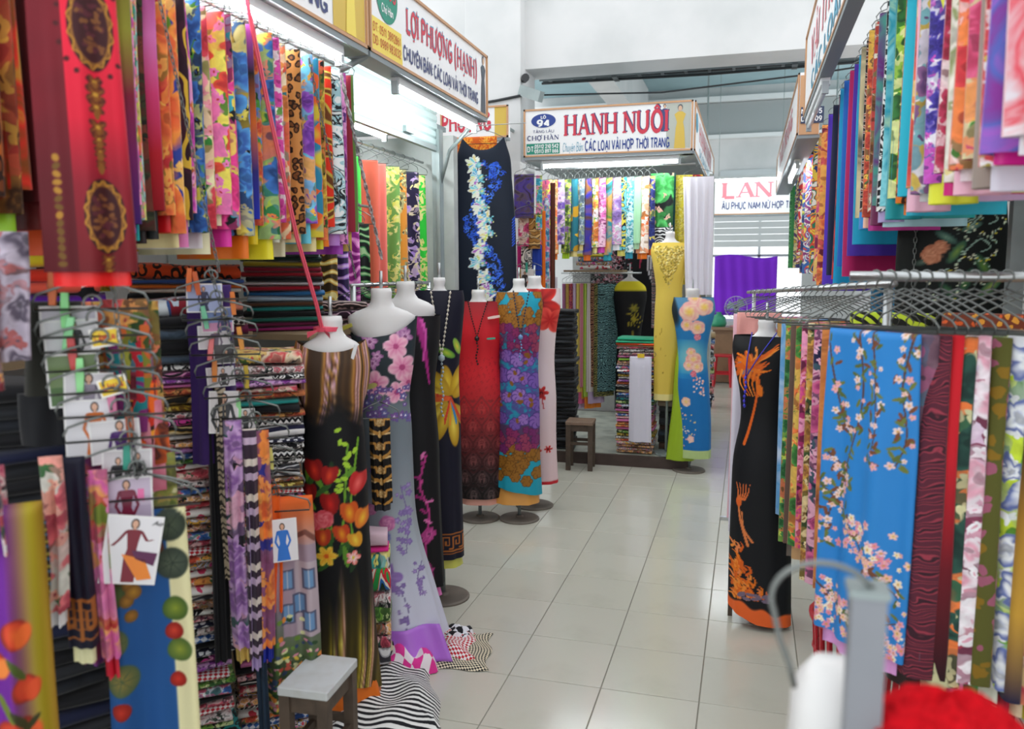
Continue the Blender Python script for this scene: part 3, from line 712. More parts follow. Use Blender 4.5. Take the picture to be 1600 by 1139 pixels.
struct(MB().box((-.8, 13.36, 4.36), (7.2, .12, .08)).obj('trim_1', plain('white_gloss_trim', '#f2f3f2', .5)))
struct(MB().box((-.8, 13.39, 4.06), (7.2, .04, .5)).obj('trim_2', plain('grey_panel_paint', '#a9aeae', .7)))
struct(MB().box((-.8, 13.36, 3.79), (7.2, .12, .06)).obj('trim_3', plain('white_gloss_trim', '#f2f3f2', .5)))
struct(MB().box((-1.75, 10.3, 4.25), (.3, 5.8, .6)).obj('trim_4', WALLP))
struct(MB().box((-.2, 9.6, 4.33), (5.5, .3, .45)).obj('trim_5', TEAL))
w1 = link('window_1', None, None, (.15, 13.5, 1.75)); w1['kind'] = 'structure'
wf = plain('window_frame_paint', '#cfd6d8', .5)
b = MB()
for x in (-.73, 0, .73): b.box((x, 0, 0), (.04, .06, 1.7))
for z in (-.83, .2, .83): b.box((0, 0, z), (1.5, .06, .04))
b.obj('window_frame', wf, w1)
gl = plain('window_glass', '#ffffff', .0, trans=1, ior=1.02, spec=.1)
for x in (-.365, .365): 
    for z, hh in ((-.315, .95), (.515, .55)): MB().box((x, 0, z), (.69, .006, hh)).obj('pane', gl, w1)
# roller blind in front of the far window's head, panel above
o = MB().box((.1, 13.36, 3.0), (1.15, .03, .55)).obj('wall_panel', plain('pale_ceiling_board', '#c9cfd0', .7)); tag(o, 'pale grey panel on the far wall above the last sign', 'panel')
bl = thing('roller_blind', 'white roller blind half drawn over the bright far window', 'blind', (.05, 13.395, 2.6))
MB().tube([(-.62, 0, 0), (.62, 0, 0)], .03, 10).obj('roller', plain('blind_white', '#eef0f0', .6), bl, smooth=True)
for k in range(5): MB().box((0, 0, -.07-.1*k), (1.2, .008, .092)).obj('slat', plain('blind_white', '#eef0f0', .6), bl)

# cable trays under the ceiling
def tray(label, x0, x1, y, z):
    t = thing('cable_tray', label, 'cable tray', (0, y, z)); mm = plain('dark_galvanised_tray', '#7d8587', .5, .5, noise=.2)
    for s in (-.07, .07): MB().box(((x0+x1)/2, s, 0), (x1-x0, .012, .06)).obj('side_rail', mm, t)
    b = MB(); x = x0+.1
    while x < x1: b.box((x, 0, -.02), (.03, .14, .012)); x += .22
    b.obj('rungs', mm, t)
    for x in (x0+.75, x1-.85):
        b = MB(); b.box((x, 0, .24), (.03, .03, .46)); b.box((x, 0, -.035), (.05, .2, .02)); b.obj('hanger_strut', plain('tray_strut', '#5f6466', .5, .5), t)
    b = MB()
    for k, dz in enumerate((.02, .0, -.03)): b.tube([(x0, -.03+.03*k, dz), ((x0+x1)/2, -.03+.03*k, dz-.02), (x1, -.03+.03*k, dz)], .012, 6)
    b.obj('cables', plain('black_cable', '#2b2e30', .5), t, smooth=True)
tray('grey cable tray crossing above the blue oval shop sign', -2.05, 1.2, 8.1, 3.62)
o = MB().tube([(-1.99, 7.56, 3.36), (-.8, 7.6, 3.32), (.5, 7.62, 3.4), (1.58, 7.62, 3.5)], .008, 6).obj('cable', plain('black_cable', '#2b2e30', .5), smooth=True); tag(o, 'thin black cable slung below the cable tray', 'cable')
o = MB().tube([(-2.52, 7.075, 3.2), (-2.2, 7.075, 3.23), (-1.97, 7.075, 3.26)], .012, 6).obj('cable', plain('black_cable', '#2b2e30', .5), smooth=True); tag(o, 'dark cable clipped across the white pillar', 'cable')
t = thing('lamp_bracket', 'small grey lamp box on the corner of the white pillar', 'lamp', (-1.93, 7.1, 3.28))
MB().bar((-.05, .0, .03), (.16, -.1, -.06), .06, .09).obj('box', GREYMETAL, t); MB().tube([(-.03, .03, .13), (.0, -.03, .13)], .035, 10).obj('bulb_cover', plain('black_plastic', '#26282a', .4), t)

# ---------------------------------------------------------------- shop signs
FRAME = plain('sign_frame_copper', '#c99a72', .45, .2); BOARD = plain('sign_board_white', '#f4f5f5', .45); BACKS = plain('sign_back_grey', '#8f989b', .5, .3)
INK = {k: plain('ink_'+k, v, .5) for k, v in dict(red='#d2364c', navy='#3d4677', blue='#24408f', green='#1f8f76', sky='#4a9bb8', yellow='#f4dc5e', white='#f7f8f8', grey='#4c5560', pink='#e07a86', skin='#d8b294', gold='#d8b84e', orange='#c8642f').items()}
def sign(label, loc, rz, L, H, depth=.1):
    """box sign: origin at the lower near corner of the face; local X runs along it, front is -Y"""
    t = thing('shop_sign', label, 'sign', loc, rz)
    MB().box((L/2, depth/2, H/2), (L, depth, H)).obj('board', BOARD, t)
    f = .014
    b = MB()
    for z in (f/2, H-f/2): b.box((L/2, -.004, z), (L, .012, f))
    for x in (f/2, L-f/2): b.box((x, -.004, H/2), (f, .012, H))
    b.obj('frame', FRAME, t)
    MB().box((L/2, depth/2, -.012), (L, depth+.01, .024)).obj('bottom_rail', BACKS, t)
    return t
def ink(t, name, col, fn, mat=None):
    b = MB(); fn(b); return b.obj(name, mat or INK[col], t)
def figure(t, cx, z0, h, col, y=-.003):
    ink(t, 'printed_figure', col, lambda b: b.poly([(cx+a*h, y, z0+c*h) for a, c in ((-.13, 0), (.13, 0), (.1, .45), (.07, .6), (.13, .78), (.05, .84), (-.05, .84), (-.13, .78), (-.07, .6), (-.1, .45))]))
    ink(t, 'printed_face', 'skin', lambda b: b.poly(ellipse(cx, z0+.91*h, .045*h, .065*h, y-.0004)))
    ink(t, 'printed_hair', 'grey', lambda b: b.poly(ellipse(cx, z0+.93*h, .06*h, .075*h, y)))
SX = -1.62
s = sign('long white sign with red LỢI PHƯỢNG lettering over the left shops', (SX, 3.34, 2.685), PI/2, 1.66, .38)
Y0 = 3.34
ink(s, 'title_shadow', 'sky', lambda b: text(b, 'LỢI PHƯỢNG (HẠNH)', .425, .2, 1.04, .105, -.0012, .15, True))
ink(s, 'title', 'red', lambda b: text(b, 'LỢI PHƯỢNG (HẠNH)', .415, .19, 1.04, .105, -.003, .2, True))
ink(s, 'subtitle', 'navy', lambda b: text(b, 'CHUYÊN BÁN: CÁC LOẠI VẢI THỜI TRANG', .37, .055, 1.11, .062, -.003, .2))
ink(s, 'round_badge', 'green', lambda b: b.poly(ellipse(.19, .29, .115, .115, -.003, 28)[::-1] and ellipse(.19, .285, .115, .12, -.003, 28)))
ink(s, 'badge_number', 'red', lambda b: text(b, 'LÔ 95', .1, .275, .18, .05, -.0045, .22))
ink(s, 'badge_number', 'white', lambda b: text(b, 'Chợ Hàn', .13, .205, .12, .035, -.0045, .18))
ink(s, 'yellow_panel', 'yellow', lambda b: b.poly([(.016, -.0025, .016), (.355, -.0025, .016), (.345, -.0025, .16), (.016, -.0025, .16)]))
ink(s, 'phone_number', 'orange', lambda b: (text(b, 'ĐT: 0511 3892861', .04, .1, .29, .035, -.0045, .15), text(b, 'DĐ: 0989.983032', .04, .045, .29, .035, -.0045, .15)))
figure(s, 1.585, .02, .34, 'grey')
s = sign('end of a white sign with navy lettering and a woman in yellow', (SX, .9, 2.685), PI/2, 2.42, .38)
ink(s, 'subtitle', 'navy', lambda b: text(b, 'CÁC LOẠI VẢI THỜI TRANG', .9, .05, 1.17, .07, -.003, .2)); ink(s, 'title', 'red', lambda b: text(b, 'CHỢ HÀN', .8, .2, 1.1, .11, -.003, .2, True))
ink(s, 'photo_panel', 'gold', lambda b: b.poly([(2.12, -.002, .02), (2.4, -.002, .02), (2.4, -.002, .36), (2.12, -.002, .36)])); figure(s, 2.27, .02, .34, 'yellow', -.004)
HX = -1.9
s = sign('white sign with red HẠNH NUÔI lettering over the facing shop', (HX, 6.9, 2.7), 0, 1.43, .4, .1)
ink(s, 'title_shadow', 'navy', lambda b: text(b, 'HẠNH NUÔI', .378, .172, .845, .165, -.0012, .2, True))
ink(s, 'title', 'red', lambda b: text(b, 'HẠNH NUÔI', .37, .166, .845, .165, -.003, .2, True))
ink(s, 'subtitle', 'blue', lambda b: text(b, 'CÁC LOẠI VẢI HỢP THỜI TRANG', .54, .035, .7, .075, -.003, .2))
ink(s, 'script', 'sky', lambda b: text(b, 'Chuyên Bán:', .345, .035, .175, .07, -.003, .1, ital=.2))
ink(s, 'oval_badge', 'white', lambda b: b.poly(ellipse(.175, .3, .112, .062, -.002, 28))); ink(s, 'oval_badge', 'blue', lambda b: b.poly(ellipse(.175, .3, .108, .058, -.003, 28)))
ink(s, 'lot_number', 'white', lambda b: (text(b, '94', .125, .255, .1, .05, -.0045, .26), text(b, 'LÔ', .155, .318, .04, .022, -.0045, .22)))
ink(s, 'floor_line', 'navy', lambda b: (text(b, 'TẦNG LẦU', .085, .2, .18, .022, -.003, .14), text(b, 'CHỢ HÀN', .035, .14, .27, .037, -.003, .2, True)))
ink(s, 'phone_panel', 'green', lambda b: b.poly([(.025, -.0025, .022), (.318, -.0025, .022), (.318, -.0025, .112), (.025, -.0025, .112)]))
ink(s, 'phone_number', 'white', lambda b: (text(b, 'ĐT:', .035, .045, .06, .04, -.0045, .2), text(b, '05112 210 542', .1, .072, .205, .028, -.0045, .22), text(b, '05113 897 666', .1, .032, .205, .028, -.0045, .22)))
ink(s, 'photo_panel', None, lambda b: b.poly([(1.215, -.001, .02), (1.41, -.001, .02), (1.41, -.001, .38), (1.215, -.001, .38)]), plain('photo_grey_green', '#b9beb4', .5))
figure(s, 1.325, .02, .35, 'gold'); figure(s, 1.2, .16, .22, 'navy', -.0022)
s = sign('white side sign running down the far passage from the copper-framed corner', (-.46, 6.92, 2.7), PI/2, 3.6, .4, .1)
ink(s, 'title', 'pink', lambda b: text(b, 'HẠNH NUÔI', .7, .17, 2.2, .16, -.003, .2, True)); ink(s, 'subtitle', 'sky', lambda b: text(b, 'CÁC LOẠI VẢI THỜI TRANG', .7, .04, 2.3, .07, -.003, .2)); ink(s, 'oval_badge', 'sky', lambda b: b.poly(ellipse(.3, .27, .15, .08, -.003, 24)))
RX = .32
s = sign('white sign seen edge-on above the right-hand upper rail', (RX, 5.75, 2.72), -PI/2, 3.6, .5, .05)
ink(s, 'title', 'pink', lambda b: text(b, 'VẢI THỜI TRANG', .5, .2, 2.8, .18, -.003, .2, True)); ink(s, 'subtitle', 'sky', lambda b: text(b, 'CÁC LOẠI VẢI', .6, .05, 2.2, .09, -.003, .2))
s = sign('white sign along the far passage with copper end and phone plate', (RX-.02, 10.6, 2.66), -PI/2, 4.5, .42, .14)
ink(s, 'title', 'pink', lambda b: text(b, 'THỜI TRANG', .8, .2, 2.8, .15, -.003, .2, True))
pl = MB().box((4.502, .07, .2), (.012, .13, .4)).obj('end_frame', FRAME, s)
pp = MB().box((4.51, .09, .13), (.012, .15, .11)).obj('phone_plate', plain('dark_navy_plate', '#34405e', .5), s)
b = MB(); b.M = Matrix.Translation((4.5175, .02, .1)) @ Matrix.Rotation(PI/2, 4, 'Z')
text(b, 'NR : 05', .0, .04, .13, .03, 0, .2); text(b, 'DD : 09', .0, -.01, .13, .03, 0, .2); b.obj('phone_number', INK['white'], pp)
s = sign('far sign with pink LAN lettering beyond the lit tube', (-.72, 12.0, 2.5), 0, 1.9, .48, .1)
for x in (.1, 1.8): MB().tube([(x, .05, .48), (x, .05, 2.06)], .012, 8).obj('hanging_rod', GREYMETAL, s)
ink(s, 'title', 'pink', lambda b: text(b, 'LAN', .36, .24, .62, .2, -.003, .22, True)); ink(s, 'subtitle', 'navy', lambda b: text(b, 'ÂU PHỤC NAM NỮ HỢP THỜI TRANG', .33, .08, 1.3, .09, -.003, .2))
s = sign('small white sign with red letters behind the steel shutter post', (-2.55, 6.6, 2.83), 0, .6, .26, .05)
for x in (.2, .5): MB().box((x, .27, .13), (.02, .44, .02)).obj('bracket', GREYMETAL, s)
ink(s, 'title', 'red', lambda b: text(b, 'PHƯƠNG', .02, .07, .42, .13, -.003, .24, True)); ink(s, 'photo_panel', 'gold', lambda b: b.poly([(.48, -.001, .01), (.59, -.001, .01), (.59, -.001, .25), (.48, -.001, .25)]))

# ---------------------------------------------------------------- lamps
lamp('lit fluorescent tube under the sign with the woman in yellow', (-1.67, 1.7, 2.611), (-1.67, 3.16, 2.611))
lamp('lit fluorescent tube under the LỢI PHƯỢNG sign', (-1.67, 3.72, 2.611), (-1.67, 4.9, 2.611))
lamp('lit fluorescent tube inside the half shuttered shop', (-2.35, 3.9, 2.612), (-2.35, 5.05, 2.612))
lamp('long lit fluorescent tube under the HẠNH NUÔI sign', (-1.75, 6.96, 2.625), (-.58, 6.96, 2.625))
l_ = lamp('lit fluorescent tube in front of the far LAN sign', (-.55, 11.4, 2.92), (.5, 11.4, 2.92))
for x in (-.4, .4): MB().tube([(x, 0, .04), (x, 0, 1.64)], .004, 6).obj('hanging_wire', GREYMETAL, l_)
lamp('lit fluorescent tube under the far right-hand sign', (.36, 7.2, 2.585), (.36, 8.4, 2.585))
lamp('unlit fluorescent tube hanging under the right-hand edge-on sign', (.345, 4.5, 2.645), (.345, 5.68, 2.645), on=False)

# ---------------------------------------------------------------- half-rolled shutter of the second left shop
sh = thing('roller_shutter', 'half-rolled steel shutter over the brightly lit left shop', 'shutter', (-1.98, 0, 0))
SLAT = plain('shutter_pale_aqua', '#c3d6d3', .4, .25)
slat = MB(); slat.add([(0, 3.42, 0), (0, 5.04, 0), (.008, 5.04, .012), (.008, 3.42, .012), (.008, 3.42, .04), (.008, 5.04, .04), (0, 5.04, .05), (0, 3.42, .05)], [(0, 1, 2, 3), (3, 2, 5, 4), (4, 5, 6, 7)]); sm = slat.mesh('slat', SLAT)
for k in range(9): link('slat', sm, sh, (0, 0, 2.53+k*.05))
MB().box((.0, 4.23, 2.515), (.03, 1.62, .03)).obj('bottom_bar', GREYMETAL, sh)
MB().box((.02, 4.55, 2.56), (.02, .12, .035)).obj('handle', GREYMETAL, sh)
b = MB(); b.box((0, 5.06, 1.32), (.06, .05, 2.64)); b.box((.02, 5.02, 1.32), (.02, .012, 2.64)); b.obj('guide_post', GREYMETAL, sh)
b = MB(); b.box((0, 3.42, 1.32), (.06, .05, 2.64)); b.obj('guide_post', GREYMETAL, sh)
b = MB(); b.tube([(.02, 5.06, 2.3), (.1, 5.02, 2.5), (.3, 4.95, 2.66)], .012, 8); b.obj('bracket', GREYMETAL, sh, smooth=True)
b = MB(); b.tube([(.02, 3.42, 2.45), (.12, 3.4, 2.6), (.34, 3.36, 2.67)], .014, 8); b.obj('bracket', GREYMETAL, sh, smooth=True)
struct(MB().box((-2.4, 5.32, 1.32), (.9, .08, 2.64)).obj('wall_partition', plain('stall_board', '#b9bcb8', .7, noise=.15)))
struct(MB().box((-2.4, 3.46, 1.32), (.8, .04, 2.64)).obj('wall_partition_near', plain('stall_board', '#b9bcb8', .7, noise=.15)))
struct(MB().box((-2.41, 3.1, 2.68), (.8, 4.4, .03)).obj('ceiling_stalls', plain('stall_roof_board', '#8e9a9c', .7, noise=.15)))
# ---------------------------------------------------------------- prints for the show pieces
def ribbons(P, z0, z1, cols, freq, seed, warp=.03):
    n = P.noise(3, seed, 2); s = (P.u+warp*n*.6+.25*(P.v-z1)**2)*freq
    f = np.interp((s+.35*np.sin(s*3.1)+20) % 1, np.linspace(0, 1, len(cols)+1), np.arange(len(cols)+1)) % len(cols)
    C = np.array([hx(c) for c in cols]); i = f.astype(int); k = (f-i)[:, None]
    col = C[i]*(1-k)+C[(i+1) % len(cols)]*k
    return col
def tulip_print(P):
    P.fill('#0c0c10')
    edge = 1.17+.03*np.sin(P.u*40+1)+.02*P.noise(30, 2, 1)
    P.put((P.v-edge)/.09, ribbons(P, 1.2, 1.45, ['#3a2818', '#b5803c', '#7a4a2a', '#e4b8b8', '#5a3820', '#d0a0b8', '#c89a50', '#4a3020'], 19, 3))
    low = .56+.07*np.sin(P.u*43)+.05*np.sin(P.u*110)
    P.put((low-P.v)/.26*.95, ribbons(P, 0, .4, ['#3a3008', '#b8a42c', '#4a3418', '#e8d868', '#8a5a38', '#d8a890', '#3c3010'], 18, 5, .004))
    rg = random.Random(4)
    for k in range(26):
        x, z = rg.uniform(-.11, .1), rg.uniform(.62, .98); P.el(x, z, .045, .011, rg.uniform(.6, 2.4), rg.choice(['#2f5a22', '#5d8f2a', '#1d3a1c']))
    for a in ((-.05, .66), (.02, .98), (.06, 1.0)): P.curve([(a[0], .7), (a[0]*.6+.02, .85), (a[0]+.03, a[1]+.1)], .004, '#6da02c')
    for k in range(16): P.el(.03+rg.uniform(-.04, .05), .9+rg.uniform(0, .24), .008, .014, rg.uniform(0, 3), '#a8d23a')
    for x, z, r, c, d, ro in ((-.075, .99, .042, '#e43a24', '#8e1414', .2), (-.02, .97, .036, '#ef4e2a', '#a51a18', -.2), (.085, .93, .045, '#f2706a', '#c22a2a', -.35), (-.02, .86, .043, '#e0281f', '#931010', .15), (-.1, .9, .036, '#d6341f', '#7e100f', 0), (.05, .82, .042, '#f4b427', '#d2561c', .1), (.1, .79, .04, '#f6c63a', '#e0752a', -.3), (.02, .74, .036, '#f3a61f', '#c9421a', .2), (-.05, .73, .034, '#ef8a2a', '#b5341c', 0), (.07, .71, .03, '#f7d84a', '#e09a2a', .3)):
        P.el(x-.012, z, r*.5, r, ro+.25, d); P.el(x+.012, z, r*.5, r, ro-.25, d); P.el(x, z-.002, r*.48, r*.95, ro, c, .3, d)
    for x, z, r in ((-.09, .79, .04), (-.045, .8, .036)): P.rose(x, z, r, '#f08a90', '#d23a48')
    P.fl(-.04, .655, .042, 6, '#f0a020', '#f6d24a', '#e0601c'); P.fl(.06, .64, .03, 5, '#ffffff', '#e86a60', '#e0c040')
def lilac_print(P):
    P.grad([(0, '#d9d9ea'), (.35, '#c9cbdc'), (.6, '#a3abb4'), (.95, '#7d8790'), (1.15, '#6e7a80'), (1.28, '#2b363c'), (1.6, '#1f2a30')])
    rg = random.Random(9)
    for x, z, r in ((-.09, 1.47, .03), (-.06, 1.43, .034), (-.1, 1.4, .028), (-.05, 1.34, .03), (-.03, 1.37, .026), (-.09, 1.32, .026), (.06, 1.49, .04), (.09, 1.45, .035)): P.fl(x, z, r, 5, '#e9c2dc', '#9a5a94', '#7a3a70', rg.uniform(0, 3))
    for x, z, r in ((.05, 1.41, .05), (.075, 1.32, .055), (-.04, 1.25, .055), (.05, 1.21, .045), (.1, 1.25, .04)): P.fl(x, z, r*1.1, 5, '#e07aa8', '#f7c4d4', '#b84a80', x*40, .3)
    for k in range(40): P.fl(rg.uniform(-.11, .11), rg.uniform(1.08, 1.23), rg.uniform(.01, .022), 5, rg.choice(['#8a74b8', '#9a6ab0', '#6a80b8']), '#6a4a8a', '#e8e0f0')
    P.el(-.06, 1.24, .03, .012, .3, '#c8c070')
    def spray(x, z0, z1, n, s):
        P.curve([(x, z0), (x+.02*s, (z0+z1)/2), (x-.01*s, z1)], .0025, '#7a709a')
        for k in range(n):
            t = rg.random(); P.fl(x+rg.uniform(-.03, .03), z0+(z1-z0)*t, rg.uniform(.009, .017), 5, rg.choice(['#9a86c0', '#8a78b0', '#b09ad0']), '#7a62a0', None, rg.random())
    spray(.07, .5, .8, 26, 1); spray(-.03, .78, .98, 16, -1); spray(-.1, .3, .55, 14, 1); spray(.02, .16, .36, 12, 1); spray(.12, .3, .45, 10, -1)
    P.rose(.0, .64, .035, '#e39ac0', '#b05a94'); P.rose(-.02, .58, .03, '#8a90c8', '#6a6aa8'); P.fl(-.03, .4, .07, 5, '#a88ac8', '#8a6ab0', '#d8c8e0'); P.rose(-.07, .7, .026, '#e8a0c4', '#c06aa0')
def navy_print(P):
    P.fill('#131326')
    def petal(x, z, a, b, ro, c='#f0cf3a', d='#b8861c'): P.el(x, z, a, b, ro, c, .15, d); P.line([(x-math.sin(-ro)*-b*.8, z-math.cos(ro)*b*.8), (x, z)], .003, '#e06a2a')
    cx, cz = .05, 1.08
    for an, L, w in ((100, .16, .03), (128, .17, .042), (70, .17, .03), (155, .13, .03), (195, .13, .03), (225, .16, .036), (250, .2, .032), (275, .22, .028), (300, .2, .026), (40, .13, .03)):
        t = math.radians(an); P.el(cx+math.cos(t)*L*.62, cz+math.sin(t)*L*.62, L*.5, w, t, '#f5de5a' if an % 2 else '#e8c83a', .12, '#b58a1e')
    for an, c in ((170, '#d6402a'), (185, '#e0602a'), (255, '#d6402a'), (268, '#e8902a'), (282, '#3a8ac0'), (292, '#d24a2a')):
        t = math.radians(an)
        for k in range(3): P.line([(cx, cz+k*.006), (cx+math.cos(t)*.13, cz+math.sin(t)*.13+k*.01)], .0035, c)
    P.el(.03, 1.32, .05, .02, -.5, '#c9d640', .15, '#5a9a3a'); P.el(.085, 1.35, .045, .016, 1.9, '#e8d84a', .15, '#7ab04a')
    for z0, z1 in ((.285, .292), (.375, .382), (.272, .277)): P.rect(-1, 1, z0, z1, '#b0672a')
    s = .034
    for k in range(-14, 15):
        x = k*s*1.55
        for seg in ([(0, 0), (0, 1), (1, 1), (1, .3), (.45, .3), (.45, .62)],): P.line([(x+a*s, .302+b*.06) for a, b in seg], .0038, '#b0672a')
        P.line([(x+s, .302), (x+1.55*s, .302)], .0038, '#b0672a')
def black_magenta(P):
    P.fill('#101014'); rg = random.Random(3)
    P.curve([(.03, 1.5), (.06, 1.38), (.08, 1.2)], .02, '#b02a86', .003); P.curve([(.05, 1.5), (.07, 1.42), (.05, 1.3)], .008, '#e05ab8', .002)
    pts = P.curve([(.06, .86), (.03, .72), (.07, .58), (.05, .42), (.06, .26)], .005, '#c23a8a')
    for p in pts[::2]: P.el(p[0]+rg.uniform(-.03, .03), p[1]+rg.uniform(-.02, .02), .022, .007, rg.uniform(0, 3), rg.choice(['#d84a9a', '#a82a78', '#e87ab8']))
    for k in range(5): P.fl(.05+rg.uniform(-.03, .03), rg.uniform(.26, .48), .032, 5, '#e070b0', '#a8307a', '#5a1a4a')
def red_print(P):
    P.grad([(.1, '#2c2627'), (.35, '#453233'), (.6, '#7e3033'), (.8, '#b92c30'), (1.05, '#d92730'), (1.35, '#d01f2b'), (1.55, '#8e2026')])
    def damask(cx, cz, s, c1, c2):
        for q in (-1, 1):
            P.curve([(cx, cz-s*.95), (cx+q*s*.35, cz-s*.7), (cx+q*s*.62, cz-s*.2), (cx+q*s*.6, cz+s*.15), (cx+q*s*.3, cz+s*.55), (cx, cz+s*.95)], s*.07, c1, n=4)
            P.curve([(cx+q*s*.06, cz-s*.55), (cx+q*s*.4, cz-s*.35), (cx+q*s*.34, cz+s*.1), (cx+q*s*.12, cz-s*.02)], s*.05, c1, n=4); P.el(cx+q*s*.62, cz-s*.62, s*.16, s*.1, q*.8, c1, .2); P.el(cx+q*s*.6, cz+s*.6, s*.14, s*.09, -q*.8, c1, .2)
        P.el(cx, cz, s*.26, s*.4, 0, c2, .15); P.fl(cx, cz+s*.12, s*.24, 6, c1, c2, c2, .3); P.el(cx, cz-s*.28, s*.07, s*.2, 0, c1, .2); P.el(cx, cz+s*.5, s*.12, s*.1, 0, c1, .2)
    for j in range(6):
        for i in range(-2, 4):
            z = .2+j*.12; x = (i-.5 if j % 2 else i)*.12-.03
            k = min(1, max(0, (.86-z)/.6)); c1 = tuple(np.array(hx('#a33034'))*(1-k)+np.array(hx('#191516'))*k); c2 = tuple(np.array(hx('#cf3a3c'))*(1-k)+np.array(hx('#5c4a4a'))*k)
            damask(x, z, .088, c1, c2)
    m = P.noise(26, 4, 2); P.put(np.where((P.v > .8) & (P.v < 1.15), np.clip((m-.35)*3, 0, .28), 0), '#8a1a20')
def mosaic_print(P):
    P.fill('#1e9cb6'); rg = random.Random(8)
    P.put(np.clip(np.minimum(P.v-.68, 1.2-P.v)/.02, 0, .85)*(.6+.5*np.sin(P.noise(9, 2)*4)), '#5a468e'); P.put(np.clip(np.minimum(P.v-1.19, 1.37-P.v)/.02, 0, .8)*(.6+.5*np.sin(P.noise(9, 3)*4)), '#6a2a54'); P.put(np.clip(np.minimum(P.v-.53, .7-P.v)/.02, 0, .8), '#62264e')
    def blob(x, z, r, c, d, n=6):
        for k in range(n):
            t = 6.28*k/n; P.el(x+.6*r*math.cos(t), z+.6*r*math.sin(t), r*.5, r*.5, 0, d, .12); P.el(x+.58*r*math.cos(t), z+.58*r*math.sin(t), r*.4, r*.4, 0, c, .2)
        P.el(x, z, r*.35, r*.35, 0, c, .3)
    for lo, hi, c, d, n in ((1.37, 1.6, '#a06a22', '#6f4514', 30), (.3, .55, '#9a6620', '#6a4212', 34)):
        for _ in range(n): blob(rg.uniform(-.2, .2), rg.uniform(lo, hi), rg.uniform(.03, .045), c, d)
    for lo, hi in ((1.18, 1.36), (.54, .68)):
        z = lo
        while z < hi:
            for k in range(9): blob(-.24+k*.06+rg.uniform(-.02, .02), z+rg.uniform(-.02, .02), rg.uniform(.024, .04), rg.choice(['#8e2a62', '#9a3a5c', '#7a2a6a']), '#5c1c4c', 5)
            z += .05
    for z in (1.14, 1.0, .86, .73):
        for k in range(7): blob(-.22+k*.075+(.04 if z in (1.0, .73) else 0)+rg.uniform(-.015, .015), z+rg.uniform(-.035, .035), rg.uniform(.036, .055), rg.choice(['#8a62b4', '#9a72c0', '#7a58b0']), '#4f3480', 7)
    for _ in range(24): P.el(rg.uniform(-.2, .2), rg.uniform(.7, 1.2), .012, .018, rg.uniform(0, 3), '#8a5a1e')
def white_red_print(P):
    P.grad([(.15, '#e3c3c6'), (.8, '#e6cfd2'), (1.6, '#ecdcdc')])
    P.fl(.02, 1.5, .16, 5, '#7e0f14', '#e2352c', '#3a0a0c', .4); P.fl(.1, 1.38, .1, 4, '#b81a1c', '#ef5a4a', None, 1.)
    for x, z, r in ((.04, .86, .055), (.0, .44, .045), (.09, .45, .03), (-.06, .62, .03)): P.fl(x, z, r, 6, '#8e1216', '#e03a34', '#3a0a0c', 1., .6)
    P.line([(.04, .86), (.06, .75)], .004, '#c02a2a'); P.rect(-1, 1, -1, .215, '#c2202c')
def yellow_print(P):
    P.grad([(.5, '#e2c455'), (1.95, '#e9cc58')]); rg = random.Random(2)
    for k in range(420):
        z = 1.93-abs(rg.gauss(0, .13)); x = rg.uniform(-1, 1)*max(.015, .15*(1-(1.95-z)/.38))
        if z > 1.58: P.el(x, z, .006, .006, 0, rg.choice(['#8a7a2a', '#fff0a0', '#b09a3a', '#a8842a', '#d8c070']), .3)
    for q in (-1, 1):
        P.curve([(q*.1, 1.88), (q*.05, 1.8), (q*.07, 1.74), (0, 1.66)], .0025, '#a8903c'); P.curve([(q*.02, 1.85), (q*.06, 1.78), (0, 1.7), (0, 1.6)], .002, '#a8903c')
    for k in range(9): P.el(rg.uniform(-.1, .1), rg.uniform(.7, 1.4), .004, .012, 0, '#a8862a')
    P.rect(-1, 1, 0, .655, '#efdf96')
def rose_print(P):
    P.grad([(.1, '#1b6fb4'), (1.0, '#1a78bd'), (1.28, '#2b7fb8'), (1.5, '#5a8fb0')]); rg = random.Random(5)
    P.el(-.17, 1.4, .05, .14, .3, '#1a2a34', .5); P.el(-.1, .98, .12, .14, 0, '#35a0d0', 1.2); P.el(0, 1.0, .11, .12, 0, '#7fc0c8', 1.2)
    for x, z, r in ((-.02, 1.38, .085), (.1, 1.42, .07), (.05, 1.25, .06), (-.04, 1.27, .05), (.02, 1.5, .06)): P.rose(x, z, r, '#fbe3c0', '#f0a0a0', '#f6cf50')
    for x, z, r in ((.02, .98, .065), (.05, .92, .05), (-.02, .93, .045), (.0, 1.04, .04)): P.rose(x, z, r, '#fde6d8', '#ee9a8a', '#f7d070')
    P.rose(.05, 1.17, .028, '#f7b0b8', '#d05a70'); P.rose(.02, .86, .026, '#f2a0a8', '#d4506a')
    for k in range(26): P.el(.05+rg.uniform(-.03, .05), rg.uniform(.68, .84), .008, .008, 0, rg.choice(['#f8d8d0', '#e8a8a0', '#c8a890']))
    P.rose(-.05, .62, .04, '#fde6d8', '#f0b090', '#f7d070'); P.rose(-.02, .3, .03, '#fde6d8', '#f0a8a0')
    for k in range(30): P.el(-.04+rg.uniform(-.06, .06), rg.uniform(.22, .58), .006, .006, 0, rg.choice(['#f0e0c8', '#d8c890', '#e8b8b0']))
    P.rect(-1, 1, -1, .2, '#b9cf8a')
